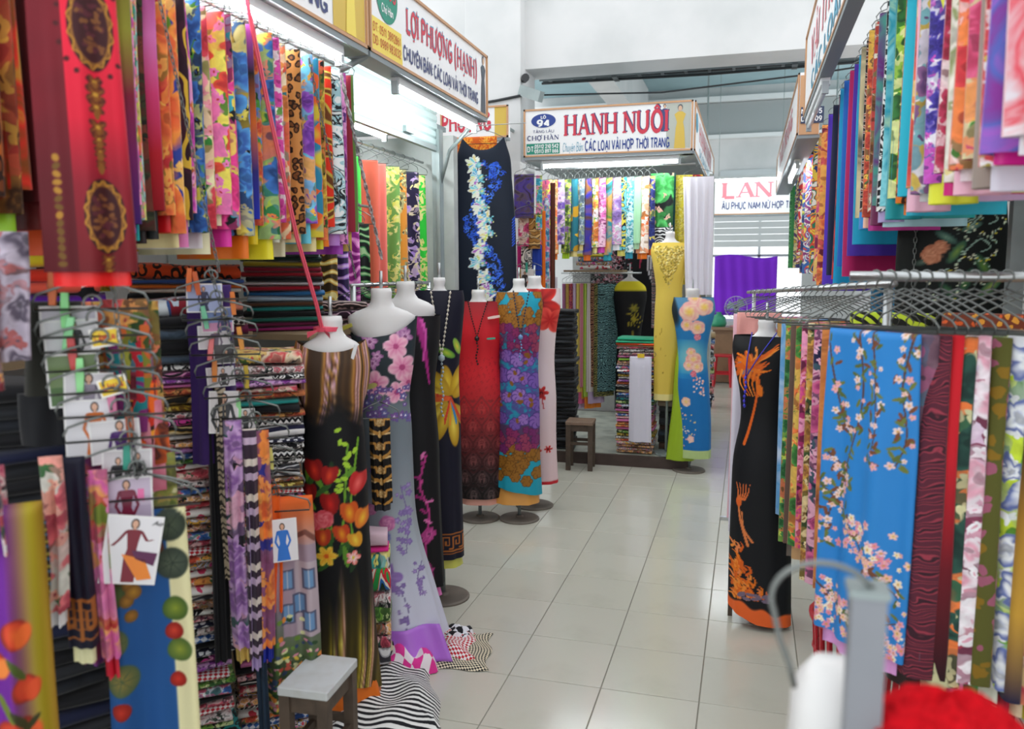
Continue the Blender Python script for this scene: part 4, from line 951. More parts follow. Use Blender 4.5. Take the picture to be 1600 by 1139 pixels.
def phoenix_print(P):
    P.grad([(0, '#101318'), (.8, '#14161b'), (1.4, '#0d0e11')]); rg = random.Random(6); O = ['#f07a1c', '#e2641a', '#f7943a']
    cx, cz = -.07, 1.28
    P.el(cx, cz, .055, .05, 0, '#e86a18', .4); P.el(cx-.02, cz+.02, .03, .025, 0, '#9a7a80', .3)
    for k in range(34):
        t = rg.uniform(0, 6.28); L = rg.uniform(.02, .075); P.el(cx+math.cos(t)*L*.7, cz+math.sin(t)*L*.7, .03, .008, t+.4, rg.choice(O), .2, '#c8501a')
    for k in range(14): P.el(cx-.03+rg.uniform(-.03, .05), cz+rg.uniform(-.04, .04), .012, .005, rg.uniform(0, 3), '#8a7a88', .3)
    for k in range(26):
        t = rg.uniform(-.6, 3.6); L = rg.uniform(.05, .1); P.curve([(cx, cz), (cx+math.cos(t)*L*.6, cz+math.sin(t)*L*.6), (cx+math.cos(t+.3)*L, cz+math.sin(t+.25)*L)], .009, rg.choice(O), .002)
    for t in (.3, .5, .75): P.curve([(cx+.02, cz+.02), (cx+.08, cz+.04+t*.03), (cx+.13, cz+.07+t*.05)], .01, rg.choice(O), .002)
    for q in range(5): P.curve([(cx-.03+.02*q, cz-.02), (cx-.04+.02*q, cz-.08), (cx+.0+.012*q, cz-.14)], .006, rg.choice(O), .002)
    P.curve([(cx+.05, cz-.06), (cx+.035, cz-.18), (cx+.01, cz-.3), (cx-.01, cz-.37)], .005, '#e2641a', .007); P.el(cx+.055, cz-.11, .014, .03, .2, '#f07a1c')
    P.curve([(-.1, .66), (-.09, .56), (-.075, .5), (-.05, .42)], .004, '#e8854a', .007); P.curve([(-.08, .58), (-.07, .5), (-.03, .44)], .003, '#e8854a', .006); P.el(-.095, .63, .014, .026, 0, '#e86a2a')
    for k in range(5): P.curve([(-.1+.008*k, .64), (-.1+.012*k, .68), (-.11+.016*k, .72)], .004, '#e8753a', .0015)
    for k in range(90):
        t = rg.random(); x = -.11+.15*t*rg.random()+rg.uniform(-.02, .02); z = .15+(1-t)*.3*rg.random()
        a = rg.uniform(.6, 2.6); L = rg.uniform(.02, .05); P.curve([(x, z), (x+math.cos(a)*L*.6, z+math.sin(a)*L*.6), (x+math.cos(a+.4)*L, z+math.sin(a+.4)*L)], .007, rg.choice(O+['#ee8a50']), .002)
    for k in range(12): P.el(rg.uniform(-.12, .07), .15+rg.random()*.03, .02, .008, rg.uniform(-.5, .5), '#7a6a80')
    P.put((.115-.25*P.u+.01*np.sin(P.u*60)-P.v)/.012, '#f26a2c')
def peacock_print(P):
    P.grad([(1.3, '#0b1626'), (2.7, '#0f1a2c')]); rg = random.Random(12)
    path = [(-.0, 2.48), (.05, 2.4), (.0, 2.27), (-.13, 2.14), (-.13, 2.02), (-.05, 1.9), (.03, 1.76), (.05, 1.6), (.0, 1.42)]
    for p, q in zip(path, path[1:]):
        for k in range(34):
            t = rg.random(); x = p[0]+(q[0]-p[0])*t+rg.uniform(.0, .11); z = p[1]+(q[1]-p[1])*t; r = rg.uniform(.006, .014); a = rg.uniform(0, 6)
            P.line([(x+r*math.cos(a+b_), z+r*math.sin(a+b_)) for b_ in (0, 1, 2, 3, 4.2)], .0028, rg.choice(['#2a62e0', '#1f4ac0', '#4a80f0']))
    for (x, z) in ((-.04, 2.46), (-.03, 2.37), (-.02, 2.28), (.0, 2.17), (.03, 2.08), (.04, 1.99), (.0, 1.88), (-.02, 1.78), (.02, 1.68), (.05, 1.58), (.05, 1.49), (.0, 1.42)):
        for k in range(8):
            a = math.radians(80+k*24); L = rg.uniform(.03, .05); c = rg.choice(['#d8e070', '#7ad0d8', '#f0f0e0', '#b060c0', '#58b0d8', '#e8d890', '#e8f0d0'])
            P.el(x+math.cos(a)*L, z+math.sin(a)*L*.8, L*.85, .013, a, '#eef2ea', .1); P.el(x+math.cos(a)*L, z+math.sin(a)*L*.8, L*.68, .0085, a, c, .15)
        P.fl(x+.02, z, .026, 8, '#c8f0e8', '#3a9ab8', '#e0e060')
        for k in range(10): P.el(x+rg.uniform(-.02, .06), z+rg.uniform(-.03, .03), .005, .005, 0, rg.choice(['#f0d8f0', '#90e0e8', '#f0f0a0', '#d070d0']), .3)
    for sd in (-1, 1):
        for k in range(10): P.line([(sd*.21, 1.9+k*.02), (sd*.225, 1.92+k*.02)], .004, '#2a50c0')
def blossom_print(P, w, L):
    P.fill('#2f86cf'); rg = random.Random(11)
    m = P.noise(4, 3, 2); P.put(np.clip(m*.15, 0, .2), '#1f6cb4')
    def branch(pts):
        pts = [(x*w*2.1, y*L) for x, y in pts]; q = P.curve(pts, .0035, '#5a4038', .0018)
        for p in q:
            for _ in range(2):
                if rg.random() < .75: P.el(p[0]+rg.uniform(-.025, .025), p[1]+rg.uniform(-.02, .02), .014, .005, rg.uniform(0, 3), rg.choice(['#5a6a34', '#6f7a3a', '#7a4a30']))
            if rg.random() < .75: P.fl(p[0]+rg.uniform(-.025, .025), p[1]+rg.uniform(-.02, .02), rg.uniform(.007, .013), 5, '#e8b0a0', rg.choice(['#f8ece8', '#f0a8b8', '#f6d8d8']), '#d8a84a', rg.random())
    branch([(-.05, 1), (-.02, .8), (-.08, .62), (-.18, .42), (-.2, .3)]); branch([(.02, 1), (.06, .82), (.08, .7), (.05, .6)]); branch([(.22, 1), (.18, .85), (.2, .7), (.16, .6)])
    branch([(-.22, .95), (-.15, .75), (-.12, .68)]); branch([(-.24, .5), (-.12, .42), (.0, .34), (.1, .26), (.2, .2)]); branch([(-.2, .6), (-.1, .52), (-.16, .45)]); branch([(-.24, .16), (-.1, .1), (.05, .08), (.2, .12)])
    for c, n, s in (((-.02, .36), 34, .05), ((.12, .3), 26, .045), ((.0, .07), 50, .06), ((-.2, .06), 30, .05), ((.2, .06), 30, .05), ((-.14, .12), 16, .04)):
        for _ in range(n): P.fl(c[0]*w*2.1+rg.gauss(0, s*.7), c[1]*L+rg.gauss(0, s*.6), rg.uniform(.007, .015), 5, rg.choice(['#f2d890', '#e07a90']), rg.choice(['#fbf2f0', '#f0a0b4', '#f4b8c4']), '#d8a040', rg.random())
def ornate_print(P, w, L):
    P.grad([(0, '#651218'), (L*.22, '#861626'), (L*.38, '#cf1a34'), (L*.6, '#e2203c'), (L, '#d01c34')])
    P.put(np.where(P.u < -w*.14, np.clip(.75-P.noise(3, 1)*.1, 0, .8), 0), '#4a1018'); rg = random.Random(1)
    cx = w*.18
    def med(z, a, b, rays):
        if rays:
            for k in range(18): 
                t = 6.28*k/18; P.el(cx+math.cos(t)*a*1.6, z+math.sin(t)*b*1.35, a*.14, a*.14, 0, '#4a1418', .2)
        P.el(cx, z, a*1.12, b*1.1, 0, '#2c1210', .05); P.el(cx, z, a, b, 0, '#8a5a26', .04); P.el(cx, z, a*.86, b*.88, 0, '#3a1216', .06)
        for k in range(14):
            t = 6.28*k/14; P.curve([(cx+math.cos(t)*a*.9, z+math.sin(t)*b*.92), (cx+math.cos(t+.2)*a*1.1, z+math.sin(t+.2)*b*1.05), (cx+math.cos(t+.4)*a*.95, z+math.sin(t+.4)*b*.95)], .0016, '#b07a2a', n=3)
        for k in range(40): P.el(cx+rg.uniform(-.6, .6)*a, z+rg.uniform(-.6, .6)*b, .004, .006, rg.uniform(0, 3), rg.choice(['#6a3a20', '#55202a', '#7a4a26']), .3)
    med(L*.6, w*.23, L*.095, True); med(L*.14, w*.2, L*.085, False)
    for z, s in ((.47, .7), (.44, 1), (.41, .8), (.36, .9), (.33, .7), (.3, .6), (.27, .5), (.03, .7), (.0, .6), (.74, .8)):
        P.fl(cx, z*L, .022*s, 4, '#a86a24', '#4a1a16', '#c89a3a', .78, .6); P.el(cx, z*L-.018*s, .005, .012, 0, '#8a5a26')
    for k in range(14): P.el(-w*.3, L*(.02+.02*k), .006, .008, rg.random()*3, rg.choice(['#a8782a', '#6a4a1a']), .3)
def fruit_print(P, w, L):
    P.fill('#1a4f8c'); rg = random.Random(14)
    P.put((P.u-w*.24)/.004, '#e0d9a8')
    for x, z, r, c, d in ((-.4, .8, .03, '#6a7a3a', '#3a4a2a'), (-.3, .86, .034, '#6f8a3a', '#4a3a1a'), (-.05, .9, .05, '#8a4a24', '#5a2a14'), (-.2, .82, .016, '#b07a2a', '#6a4a1a'), (-.24, .78, .015, '#a8742a', '#6a4a1a'), (-.16, .8, .017, '#b8862a', '#7a5220'), (-.2, .74, .014, '#a06a24', '#6a4a1a'), (-.42, .68, .032, '#8a7a40', '#4a5a3a'), (-.34, .58, .036, '#907a3a', '#4a5a3a'), (-.36, .5, .02, '#c0321f', '#8a1a12'), (.3, .74, .028, '#8a9a30', '#3f5a24'), (.32, .63, .027, '#909c34', '#46602a'), (.27, .68, .02, '#d0402a', '#8a1a14'), (.28, .55, .018, '#c8321f', '#8a1a12'), (.3, .86, .036, '#5a6450', '#2f3a30'), (.3, .96, .036, '#4f5a44', '#2a342a')):
        P.el(x*w, z*L, r, r*1.1, 0, c, .12, d)
        if r > .03:
            for k in range(7): t = 6.28*k/7; P.line([(x*w, z*L), (x*w+.85*r*math.cos(t), z*L+.85*r*math.sin(t))], .0012, d)
    for k in range(9): P.el(-.42*w+rg.uniform(0, .04), L*rg.uniform(.1, .4), .01, .014, rg.random()*3, '#8a7a4a')
def tulip_cloth(P, w, L):
    P.fill('#6a1f8e'); P.put((P.u+w*.12)/.05, '#a8a01c'); P.put((P.u-w*.22)/.03, '#8e6a14'); P.put((L*.3-P.v)/(.2*L), '#6e2a7a'); rg = random.Random(3)
    for x, z, r, c in ((.0, .74, .03, '#e0642a'), (-.3, .68, .028, '#e8823a'), (.1, .62, .028, '#d8502a'), (-.05, .52, .045, '#e05a2c'), (.06, .42, .045, '#d84a3a'), (-.1, .3, .055, '#e87a6a'), (.1, .18, .05, '#f0a090'), (-.25, .12, .05, '#e88a80')):
        P.el(x*w, z*L, r*.8, r, .2, '#8a2a1c'); P.el(x*w, z*L, r*.6, r*.95, .3, c, .3, '#c83a24'); P.el(x*w+r*.4, z*L-r*.2, r*.4, r*.8, -.3, c, .3)
    for k in range(12): P.el(rg.uniform(-.2, .2)*w, rg.uniform(.2, .7)*L, .03, .006, rg.uniform(.8, 2.2), rg.choice(['#4a5a24', '#6a7a2a', '#3a3a1c']))
def house_cloth(P, w, L):
    P.grad([(0, '#2a3a24'), (L*.3, '#5a6a4a'), (L*.5, '#8a8090'), (L*.75, '#b09aa0'), (L, '#e8641c')]); rg = random.Random(21)
    P.rect(-.2*w, .5*w, .35*L, .78*L, '#a08c9a'); P.rect(.05*w, .5*w, .35*L, .7*L, '#b5a4ac')
    for x, z in ((-.1, .62), (.12, .5), (.32, .62), (.3, .42), (-.1, .46)): P.rect(x*w-.02, x*w+.02, z*L-.035, z*L+.035, '#5a5a72'); P.rect(x*w-.014, x*w+.014, z*L-.028, z*L+.028, '#6a90b8'); P.rect(x*w-.001, x*w+.001, z*L-.03, z*L+.03, '#d8d0d0')
    P.line([(-.2*w, .78*L), (.3*w, .84*L), (.5*w, .8*L)], .008, '#7a4a40')
    for _ in range(240): P.el(rg.uniform(-.5, .5)*w, abs(rg.gauss(0, .17))*L, rg.uniform(.004, .011), rg.uniform(.004, .01), rg.random()*3, rg.choice(['#4a6a2a', '#3a4a6a', '#d8d8a0', '#c85a4a', '#e8c850', '#6a8a3a', '#2a4a2a', '#d890a0', '#e08a3a']))
def key_cloth(P, w, L):
    P.fill('#141428'); 
    for k in range(5):
        z = .02+.022*k; P.rect(-1, 1, z, z+.004, '#a8622a')
    for i in range(-3, 4):
        x = i*.04; P.line([(x, .02), (x, .11), (x+.026, .11), (x+.026, .05), (x+.012, .05), (x+.012, .085)], .004, '#a8622a')
def gold_baroque(P, w, L):
    P.fill('#14100e'); s = .055
    for j in range(int(L/.1)+2):
        z = j*.1
        for q in (-1, 1):
            P.curve([(q*.01, z), (q*s*.8, z+.02), (q*s*.9, z+.05), (q*s*.4, z+.06), (q*s*.3, z+.035)], .007, '#b5823c', .004); P.curve([(q*.01, z+.1), (q*s, z+.095), (q*s*1.1, z+.07)], .005, '#e0c088', .003)
            P.curve([(q*s*1.3, z), (q*s*1.2, z+.04), (q*s*1.5, z+.06)], .006, '#c89a52', .003)
        P.rose(0, z+.045, .018, '#e8cf9a', '#8a5a24'); P.el(0, z+.095, .008, .016, 0, '#d8b070')
def lotus_print(P):
    P.fill('#0c1210'); rg = random.Random(31)
    for x, z, a, L, c, d in ((-.02, 1.86, 2.6, .1, '#7fa890', '#2a4a44'), (.02, 1.8, 1.0, .11, '#8aa84a', '#2f5a4a'), (.07, 1.9, .4, .08, '#90b0a0', '#3a5a50'), (-.1, 1.76, .3, .08, '#6a8070', '#2a3a34'), (.12, 1.74, 2.1, .12, '#6f9a40', '#2a5040'), (.06, 1.68, 1.2, .12, '#5a8a4a', '#204038'), (.15, 1.66, .8, .12, '#a8b85a', '#35604a'), (.0, 1.64, 2.4, .1, '#4a7a48', '#1c3a30')): P.el(x, z, L*.5, L*.17, a, c, .2, d)
    for x, z, r in ((-.07, 1.79, .04), (-.04, 1.82, .03)): P.rose(x, z, r, '#e8a884', '#b86a4a')
    for k in range(160):
        t = rg.random()*6.28; r = .05+.02*rg.random(); c = rg.choice([(.04, 1.94), (.1, 1.82), (.12, 1.93), (-.02, 1.66), (.08, 1.72)]); P.el(c[0]+r*math.cos(t), c[1]+r*math.sin(t), .004, .004, 0, rg.choice(['#e8d84a', '#d8e8c8', '#b8d8c0', '#f0f0d0']), .3)
    for c in ((.04, 1.94), (.1, 1.82), (.12, 1.93)):
        P.curve([(c[0]-.06, c[1]-.03), (c[0], c[1]+.03), (c[0]+.04, c[1]), (c[0]+.01, c[1]-.02)], .003, '#9ab8a8')
# ================================================================ LEFT SIDE, first shop
def rail(label, p, q, r=.011, name='clothes_rail'):
    o = MB().tube([(0, 0, 0), tuple(Vector(q)-Vector(p))], r, 12).obj(name, STEEL, None, p, smooth=True); return tag(o, label, 'rail')
LZ = 2.635
rail('steel rail under the sign edge carrying the left upper row of fabrics', (-1.75, 1.2, LZ-.012), (-1.75, 3.3, LZ-.012))
ROW_L = [
 (1.414, 'brown orange animal print', 'an', ['#a8571c', '#6a3210', '#2c1408'], 16, '#d8641c'),
 (1.464, 'red and brown sunflower print', 'fl', ['#b5421c', '#8a5a1a', '#3a2008', '#c8321a', '#d8a02a'], 5, '#9ad02c'),
 (1.500, 'scarlet and gold feather print', 'wc', ['#c8281c', '#7a4214', '#d02a1c', '#b8862a'], 6, '#c82a50'),
 (1.575, 'dark maroon plain', 'so', ['#5a1018'], 6, '#7a1a20'),
 (1.640, 'rust orange plain', 'so', ['#b8401c'], 6, '#d8501c'),
 (1.700, 'deep red rose print', 'fl', ['#8e1020', '#d82a3a', '#5a0a14', '#3a3a10', '#e86a4a'], 9, '#d02a2a'),
 (1.762, 'bright orange ink line print', 'wc', ['#f0500c', '#ee4a0e', '#d83a10', '#f46a1c'], 4, '#f0907a'),
 (1.792, 'yellow with maroon roses print', 'fl', ['#e8c828', '#8a1a34', '#4a0a1c', '#c8a82a', '#d8602a'], 9, '#e6e2b4'),
 (1.823, 'olive to purple shaded', 'so', ['#7a7a2a'], 6, '#e8dc50', ['#3a1464', '#6a1a5a', '#7c1c34', '#8a8a30', '#6a5a20']),
 (1.850, 'yellow and pink rose print', 'fl', ['#e8d030', '#d84ab0', '#b02a90', '#70a040', '#f090c0'], 9, '#c86ad0'),
 (1.883, 'turquoise rainbow floral', 'fl', ['#7ad0c8', '#e86ab0', '#c8d840', '#30a080', '#e0402a'], 12, '#28b4b4'),
 (1.922, 'near black with dark leaves', 'fl', ['#14120e', '#2a3a20', '#4a1a14', '#1e2a14', '#6a2a1c'], 10, '#251210'),
 (1.954, 'magenta to crimson shaded', 'so', ['#b02a5a'], 6, '#181818', ['#8a0a18', '#a81424', '#c83a70', '#d070b0', '#8a2a6a']),
 (1.984, 'crimson with orange roses', 'fl', ['#c81c28', '#f0902a', '#e05a18', '#5a8a2a', '#f4c04a'], 6, '#d81c22'),
 (2.023, 'royal blue with orange roses', 'fl', ['#1c3a9a', '#f0982a', '#e05c18', '#6aa02c', '#f6c860'], 5, '#ecdca0'),
 (2.070, 'aubergine with yellow feathers', 'st', ['#2a1020', '#2a1020', '#3a1428', '#d8b03a', '#2a1020'], 9, '#f48ac8', None, (1, .35, 2.5)),
 (2.106, 'lemon and magenta floral', 'fl', ['#e8d43a', '#d84ab8', '#b82a98', '#e06a2a', '#f0a0d0'], 8, '#ecead2'),
 (2.131, 'yellow green and blue leaf', 'fl', ['#c8c83a', '#2a70c0', '#1a4a90', '#4a9a2a', '#181818'], 10, '#e8e4e4'),
 (2.201, 'cream with red roses', 'fl', ['#f0e6b0', '#e83048', '#c01028', '#3aa03a', '#f49ab0'], 6.5, '#efe9bf'),
 (2.245, 'pale yellow with scarlet blooms', 'fl', ['#f2e050', '#e8401c', '#c81c1c', '#7ab03a', '#f07ac0'], 8, '#f0e8c0'),
 (2.293, 'black zebra with pink flowers', 'fl', ['#16181c', '#f02a94', '#d01070', '#2aa0b0', '#e8d040'], 7, '#f03cac'),
 (2.351, 'black with blue flowers and gold lines', 'fl', ['#15140f', '#4aa0e0', '#2a60b0', '#b8a030', '#d8c84a'], 7, '#f07a1c'),
 (2.388, 'orchid to black shaded', 'so', ['#c050c0'], 5, '#e01c2a', ['#1c2aa0', '#26206a', '#c05a1c', '#161616', '#c060d0']),
 (2.446, 'green and orange garden', 'fl', ['#4a9a3a', '#e88a1c', '#c83a1c', '#1c6a3a', '#3a80c8'], 9, '#f4d820'),
 (2.494, 'lime with blue palm', 'fl', ['#a8c83a', '#2a70c0', '#16407a', '#2a8a4a', '#e87a2a'], 7, '#f0e430'),
 (2.535, 'white and lemon floral', 'fl', ['#f4f2d8', '#f0d83a', '#d89a2a', '#8ac04a', '#e8508a'], 9, '#eef0d8'),
 (2.569, 'white with small magenta flowers', 'fl', ['#f4f4f0', '#d83aa0', '#b01a80', '#70b04a', '#d83aa0'], 14, '#eef2e0'),
 (2.629, 'ivory with amber roses', 'fl', ['#f0e2b8', '#e89a3a', '#c86a1c', '#3a9aa0', '#d84a2a'], 7, '#eee6c4'),
 (2.693, 'brown leopard print', 'an', ['#c88a4a', '#7a4a24', '#2a180c'], 34, '#f2dca8'),
 (2.769, 'sky blue with purple blooms', 'fl', ['#6ac8e8', '#9a50c8', '#6a2a9a', '#4ab07a', '#f0b02a'], 8, '#6ed2ea'),
 (2.833, 'rainbow patchwork', 'ck', ['#e8602a', '#2a80a0', '#d8c03a'], 14, '#f4e0a0'),
 (2.868, 'black with yellow spray', 'fl', ['#181410', '#e0c02a', '#b0801c', '#4a6a2a', '#d8502a'], 9, '#e8e030'),
 (2.960, 'vermilion with golden ethnic scrolls', 'br', ['#e0341c', '#c8b04a', '#6a3a14'], 8, '#f4801c'),
 (3.005, 'white and black lettered', 'ab', ['#d8e0e0', '#202428', '#a0c8d0', '#e8ecec'], 16, '#b880d0'),
 (3.060, 'violet with pink flowers', 'fl', ['#5a2a7a', '#e070c0', '#b03a98', '#3a2a5a', '#f0a0d8'], 9, '#b44ac8'),
 (3.112, 'burgundy and green stripe', 'st', ['#7a1a2a', '#8a2030', '#5a7a3a', '#7a1a2a'], 8, '#c8a850', None, (1, 0, 0)),
]
for k, it in enumerate(ROW_L):
    y, d, kd, cols, sc, ln = it[:6]; gr = it[6] if len(it) > 6 else None; pp = it[7] if len(it) > 7 else None
    rz = RNG.uniform(-.1, .1); L = .655+.035*math.sin(k*1.9); wd = .33+.02*math.sin(k*2.7)
    big = y < 1.52
    hung(f'{d} fabric, {ordw(k+1)} from near, left upper rail', pat(d, kd, cols, sc, gr, p=pp), (-1.75+RNG.uniform(-.012, .012), y, LZ-.105), rz, wd, L-(.02 if big else 0), .042, seed=k, lining=ln, ll=.045+.025*math.sin(k*2.2)+.01, waves=1.6, amp=.009)
    hanger((-1.75, y, LZ+.017), rz, f'wire hanger of the {d} fabric, left upper rail', 'hangers on the left upper rail', .17, .122)
# a second layer of longer linings hanging behind the row's hems
for k, (y, c, d) in enumerate(((1.86, '#d8201c', 'scarlet'), (1.93, '#d9c98a', 'straw yellow'), (2.06, '#38c02c', 'leaf green'), (2.3, '#f0e030', 'lemon'), (2.42, '#e8e430', 'bright yellow'), (2.66, '#f0a050', 'apricot'))):
    hung(f'plain {d} lining cloth hanging behind the left upper row hems', pat(d+' plain lining', 'so', [c], 6, rough=.45), (-2.0, y+.06, LZ-.12), RNG.uniform(-.1, .1), .26, .715, .03, seed=90+k, waves=1.5, amp=.006)
rail('second steel rail behind the left upper row of fabrics', (-2.0, 1.2, LZ-.135), (-2.0, 3.3, LZ-.135))

# the ornate red scarf in front
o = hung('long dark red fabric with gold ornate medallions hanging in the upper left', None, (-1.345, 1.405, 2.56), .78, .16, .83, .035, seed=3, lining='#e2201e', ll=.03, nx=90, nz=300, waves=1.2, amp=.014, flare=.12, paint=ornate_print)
o = hanger((-1.33, 1.415, 2.68), .78, 'wire hanger holding the ornate dark red fabric', None, .11, .122)
rail('short steel arm holding the ornate red fabric from the rail', (-1.75, 1.4, 2.66), (-1.29, 1.415, 2.66), .006)

# chains, ribbon and rope
chain('thin steel chain hanging over the left upper fabrics down to the photo cards', (-1.53, 1.87, 2.55), (-1.5, 2.06, 1.73))
chain('steel chain hanging at the far end of the left upper row', (-1.56, 2.72, 2.5), (-1.62, 3.16, 1.7))
t = thing('pink_ribbon', 'pink plastic ribbon tied to the neck of the tulip dress form', 'ribbon', (-1.53, 2.70, 1.5))
b = MB(); pp = [(-.03, -.36, 1.1), (-.028, -.25, .75), (-.02, -.12, .35), (0, -.03, .1), (.0, .0, .02)]
for q in range(2):
    vs = []; 
    for i, p_ in enumerate(pp): w_ = .009; vs += [(p_[0]-w_*.6, p_[1]+w_*.7*(1 if i % 2 else .7), p_[2]), (p_[0]+w_*.6, p_[1]-w_*.7, p_[2])]
    b.add([(x+.004*q, y-.003*q, z) for x, y, z in vs], [(2*i, 2*i+1, 2*i+3, 2*i+2) for i in range(len(pp)-1)])
b.obj('strip', plain('pink_film', '#ef5a72', .35), t)
b = MB(); b.tube(pp, .0075, 6); b.lathe([(.01, 0), (.05, .004), (.052, .02), (.01, .03)], (0, .04, 0), 16); b.add([(0, 0, .015), (.05, -.03, .0), (.045, -.02, -.02)], [(0, 1, 2)]); b.add([(0, 0, .015), (-.045, -.03, .005), (-.05, -.02, -.02)], [(0, 1, 2)])
b.obj('knot', plain('pink_film', '#ef5a72', .35), t)
b = MB()
for q in range(2): b.tube([(.005*math.cos(i*1.1+q*PI), .005*math.sin(i*1.1+q*PI)+i*.0075, -i*.016) for i in range(46)], .004, 6)
o = b.obj('twisted_cord', plain('black_white_cord', '#6a6a6a', .7, noise=.9, nscale=60, col2='#e8e8e8'), None, (-1.56, 2.96, 2.5), smooth=True); tag(o, 'twisted black and white cord at the far end of the upper row', 'cord')

# shelving behind
SHELF = plain('shelf_board', '#a08a6a', .6, noise=.2, nscale=5)
t = thing('shelf_unit', 'wooden shelf along the left wall behind the hanging fabrics', 'shelf', (-2.42, 1.98, 0))
for z in (.05, .6, 1.1, 1.47): MB().box((0, 0, z), (.9, 1.86, .025)).obj('shelf', SHELF, t)
for y in (-.9, 0, .9): MB().box((.0, y, .75), (.03, .035, 1.5)).obj('upright', SHELF, t)

t = thing('short_shelf', 'short wooden shelf behind the tulip dress form', 'shelf', (-2.25, 3.2, 0))
MB().box((0, 0, 1.455), (1.02, .46, .025)).obj('shelf', SHELF, t)
for y in (-.2, .2): MB().box((-.3, y, .72), (.035, .03, 1.44)).obj('upright', SHELF, t)
# printed cloths used in the piles
BLK = lambda d, *a, **k: pat(d, *a, **k)
SM = [
 pat('black small white flower', 'fl', ['#15161a', '#e8e4e0', '#b84a5a', '#3a4a3a', '#d8d4d0'], 22), pat('black and white zigzag', 'zz', ['#ecebe8', '#17171a'], 34), pat('navy rose cotton', 'fl', ['#1a2038', '#d85a70', '#a02a44', '#4a6a5a', '#e8c0c0'], 18),
 pat('red ditsy print', 'fl', ['#a01c24', '#f0d8d0', '#e8a030', '#2a4a2a', '#18181a'], 24), pat('magenta swirl', 'ab', ['#4a1440', '#c83a90', '#181418', '#e89ac8', '#6a1a5a'], 14), pat('gold paisley on black', 'br', ['#17140f', '#b08a3a', '#e0d0a0'], 16),
 pat('white with pink spots', 'dt', ['#efece8', '#d8406a', '#c83a4a'], 22), pat('blue check', 'ck', ['#3a6ab0', '#dfe4ec', '#1c3a70'], 60), pat('teal and black abstract', 'ab', ['#15181a', '#2a8a8a', '#15181a', '#a8d0c8'], 15),
 pat('black white blot', 'ab', ['#efeeea', '#17171a', '#efeeea', '#17171a'], 18), pat('rust floral', 'fl', ['#3a1a14', '#d86a2a', '#a0341a', '#6a6a2a', '#e8b05a'], 18), pat('purple blossom', 'fl', ['#2a1a3a', '#b060c0', '#7a2a90', '#3a5a4a', '#e0b0e0'], 18),
 pat('cream rose', 'fl', ['#ece2cc', '#d84a5a', '#b02a3a', '#4a7a4a', '#e8a0a0'], 16), pat('grey lace print', 'br', ['#3a3a40', '#b0b0b4', '#e0e0e0'], 22), pat('mustard swirl', 'ab', ['#2a2414', '#b89a2a', '#6a4a14', '#d8c86a'], 14),
 pat('green leaf on dark', 'fl', ['#14201a', '#7ab03a', '#3a6a2a', '#2a5a34', '#d8e0a0'], 18), pat('pink plain', 'so', ['#d878b0'], 5), pat('white dotted navy', 'dt', ['#1a1c34', '#e8e8ec', '#e8e8ec'], 40), pat('black plain', 'so', ['#121216'], 5),
 pat('red white dogtooth', 'ck', ['#c02030', '#f0eceb'], 90), pat('blue flower on white', 'fl', ['#e8ecee', '#3a7ac8', '#1c4a90', '#5a9a5a', '#d84a5a'], 16), pat('orange poppy', 'fl', ['#e8e0d8', '#e8602a', '#c03a1a', '#3a6a3a', '#f0b03a'], 15), pat('charcoal stripe', 'st', ['#1a1a1e', '#e4e2de', '#1a1a1e', '#1a1a1e'], 50), pat('multicolour confetti', 'ab', ['#d84a5a', '#e8e4dc', '#2a6ab0', '#e8b03a', '#1c1c24', '#e8e4dc', '#c83a8a'], 22),
]
D = {m['desc']: m for m in SM}
def mix(n, seed, pool=None, rep=0):
    rg = random.Random(seed); out = []
    while len(out) < n:
        c = rg.choice(pool or SM)
        if not out or out[-1] is not c: out.append(c)
    return out
denim = pat('blue black washed', 'wc', ['#15181e', '#1e2a38', '#4a5a6a', '#14161a'], 7); bluefl = pat('blue white and maroon splashed', 'ab', ['#dfe6ea', '#3a5a90', '#8a1c2c', '#c8d8e4', '#8a1c2c'], 5)
topA = [(bluefl, .055), (D['black plain'], .035), (denim, .04), (D['black plain'], .045), (denim, .03), (D['black white blot'], .022), (D['magenta swirl'], .022), (D['purple blossom'], .02), (D['pink plain'], .016), (D['rust floral'], .024), (D['gold paisley on black'], .026), (D['mustard swirl'], .026), (D['black small white flower'], .022), (D['magenta swirl'], .024), (D['gold paisley on black'], .028), (D['grey lace print'], .02), (D['red ditsy print'], .02), (D['purple blossom'], .022), (D['blue check'], .02), (D['green leaf on dark'], .018)]
lowA = [D['white with pink spots'], D['cream rose'], D['black small white flower'], D['blue flower on white'], D['red ditsy print'], D['cream rose'], D['white with pink spots'], D['multicolour confetti'], D['red ditsy print'], D['blue flower on white'], D['navy rose cotton'], D['red white dogtooth'], D['orange poppy'], D['multicolour confetti'], D['white with pink spots'], D['orange poppy'], D['white with pink spots'], D['grey lace print'], D['red ditsy print'], D['black white blot'], D['navy rose cotton'], D['white dotted navy'], D['black small white flower']]
stack('tall pile behind photo cards', -1.785, 2.16, 0.001, .74, .29, .24, topA+lowA+mix(22, 3), t=.0253, seed=1)
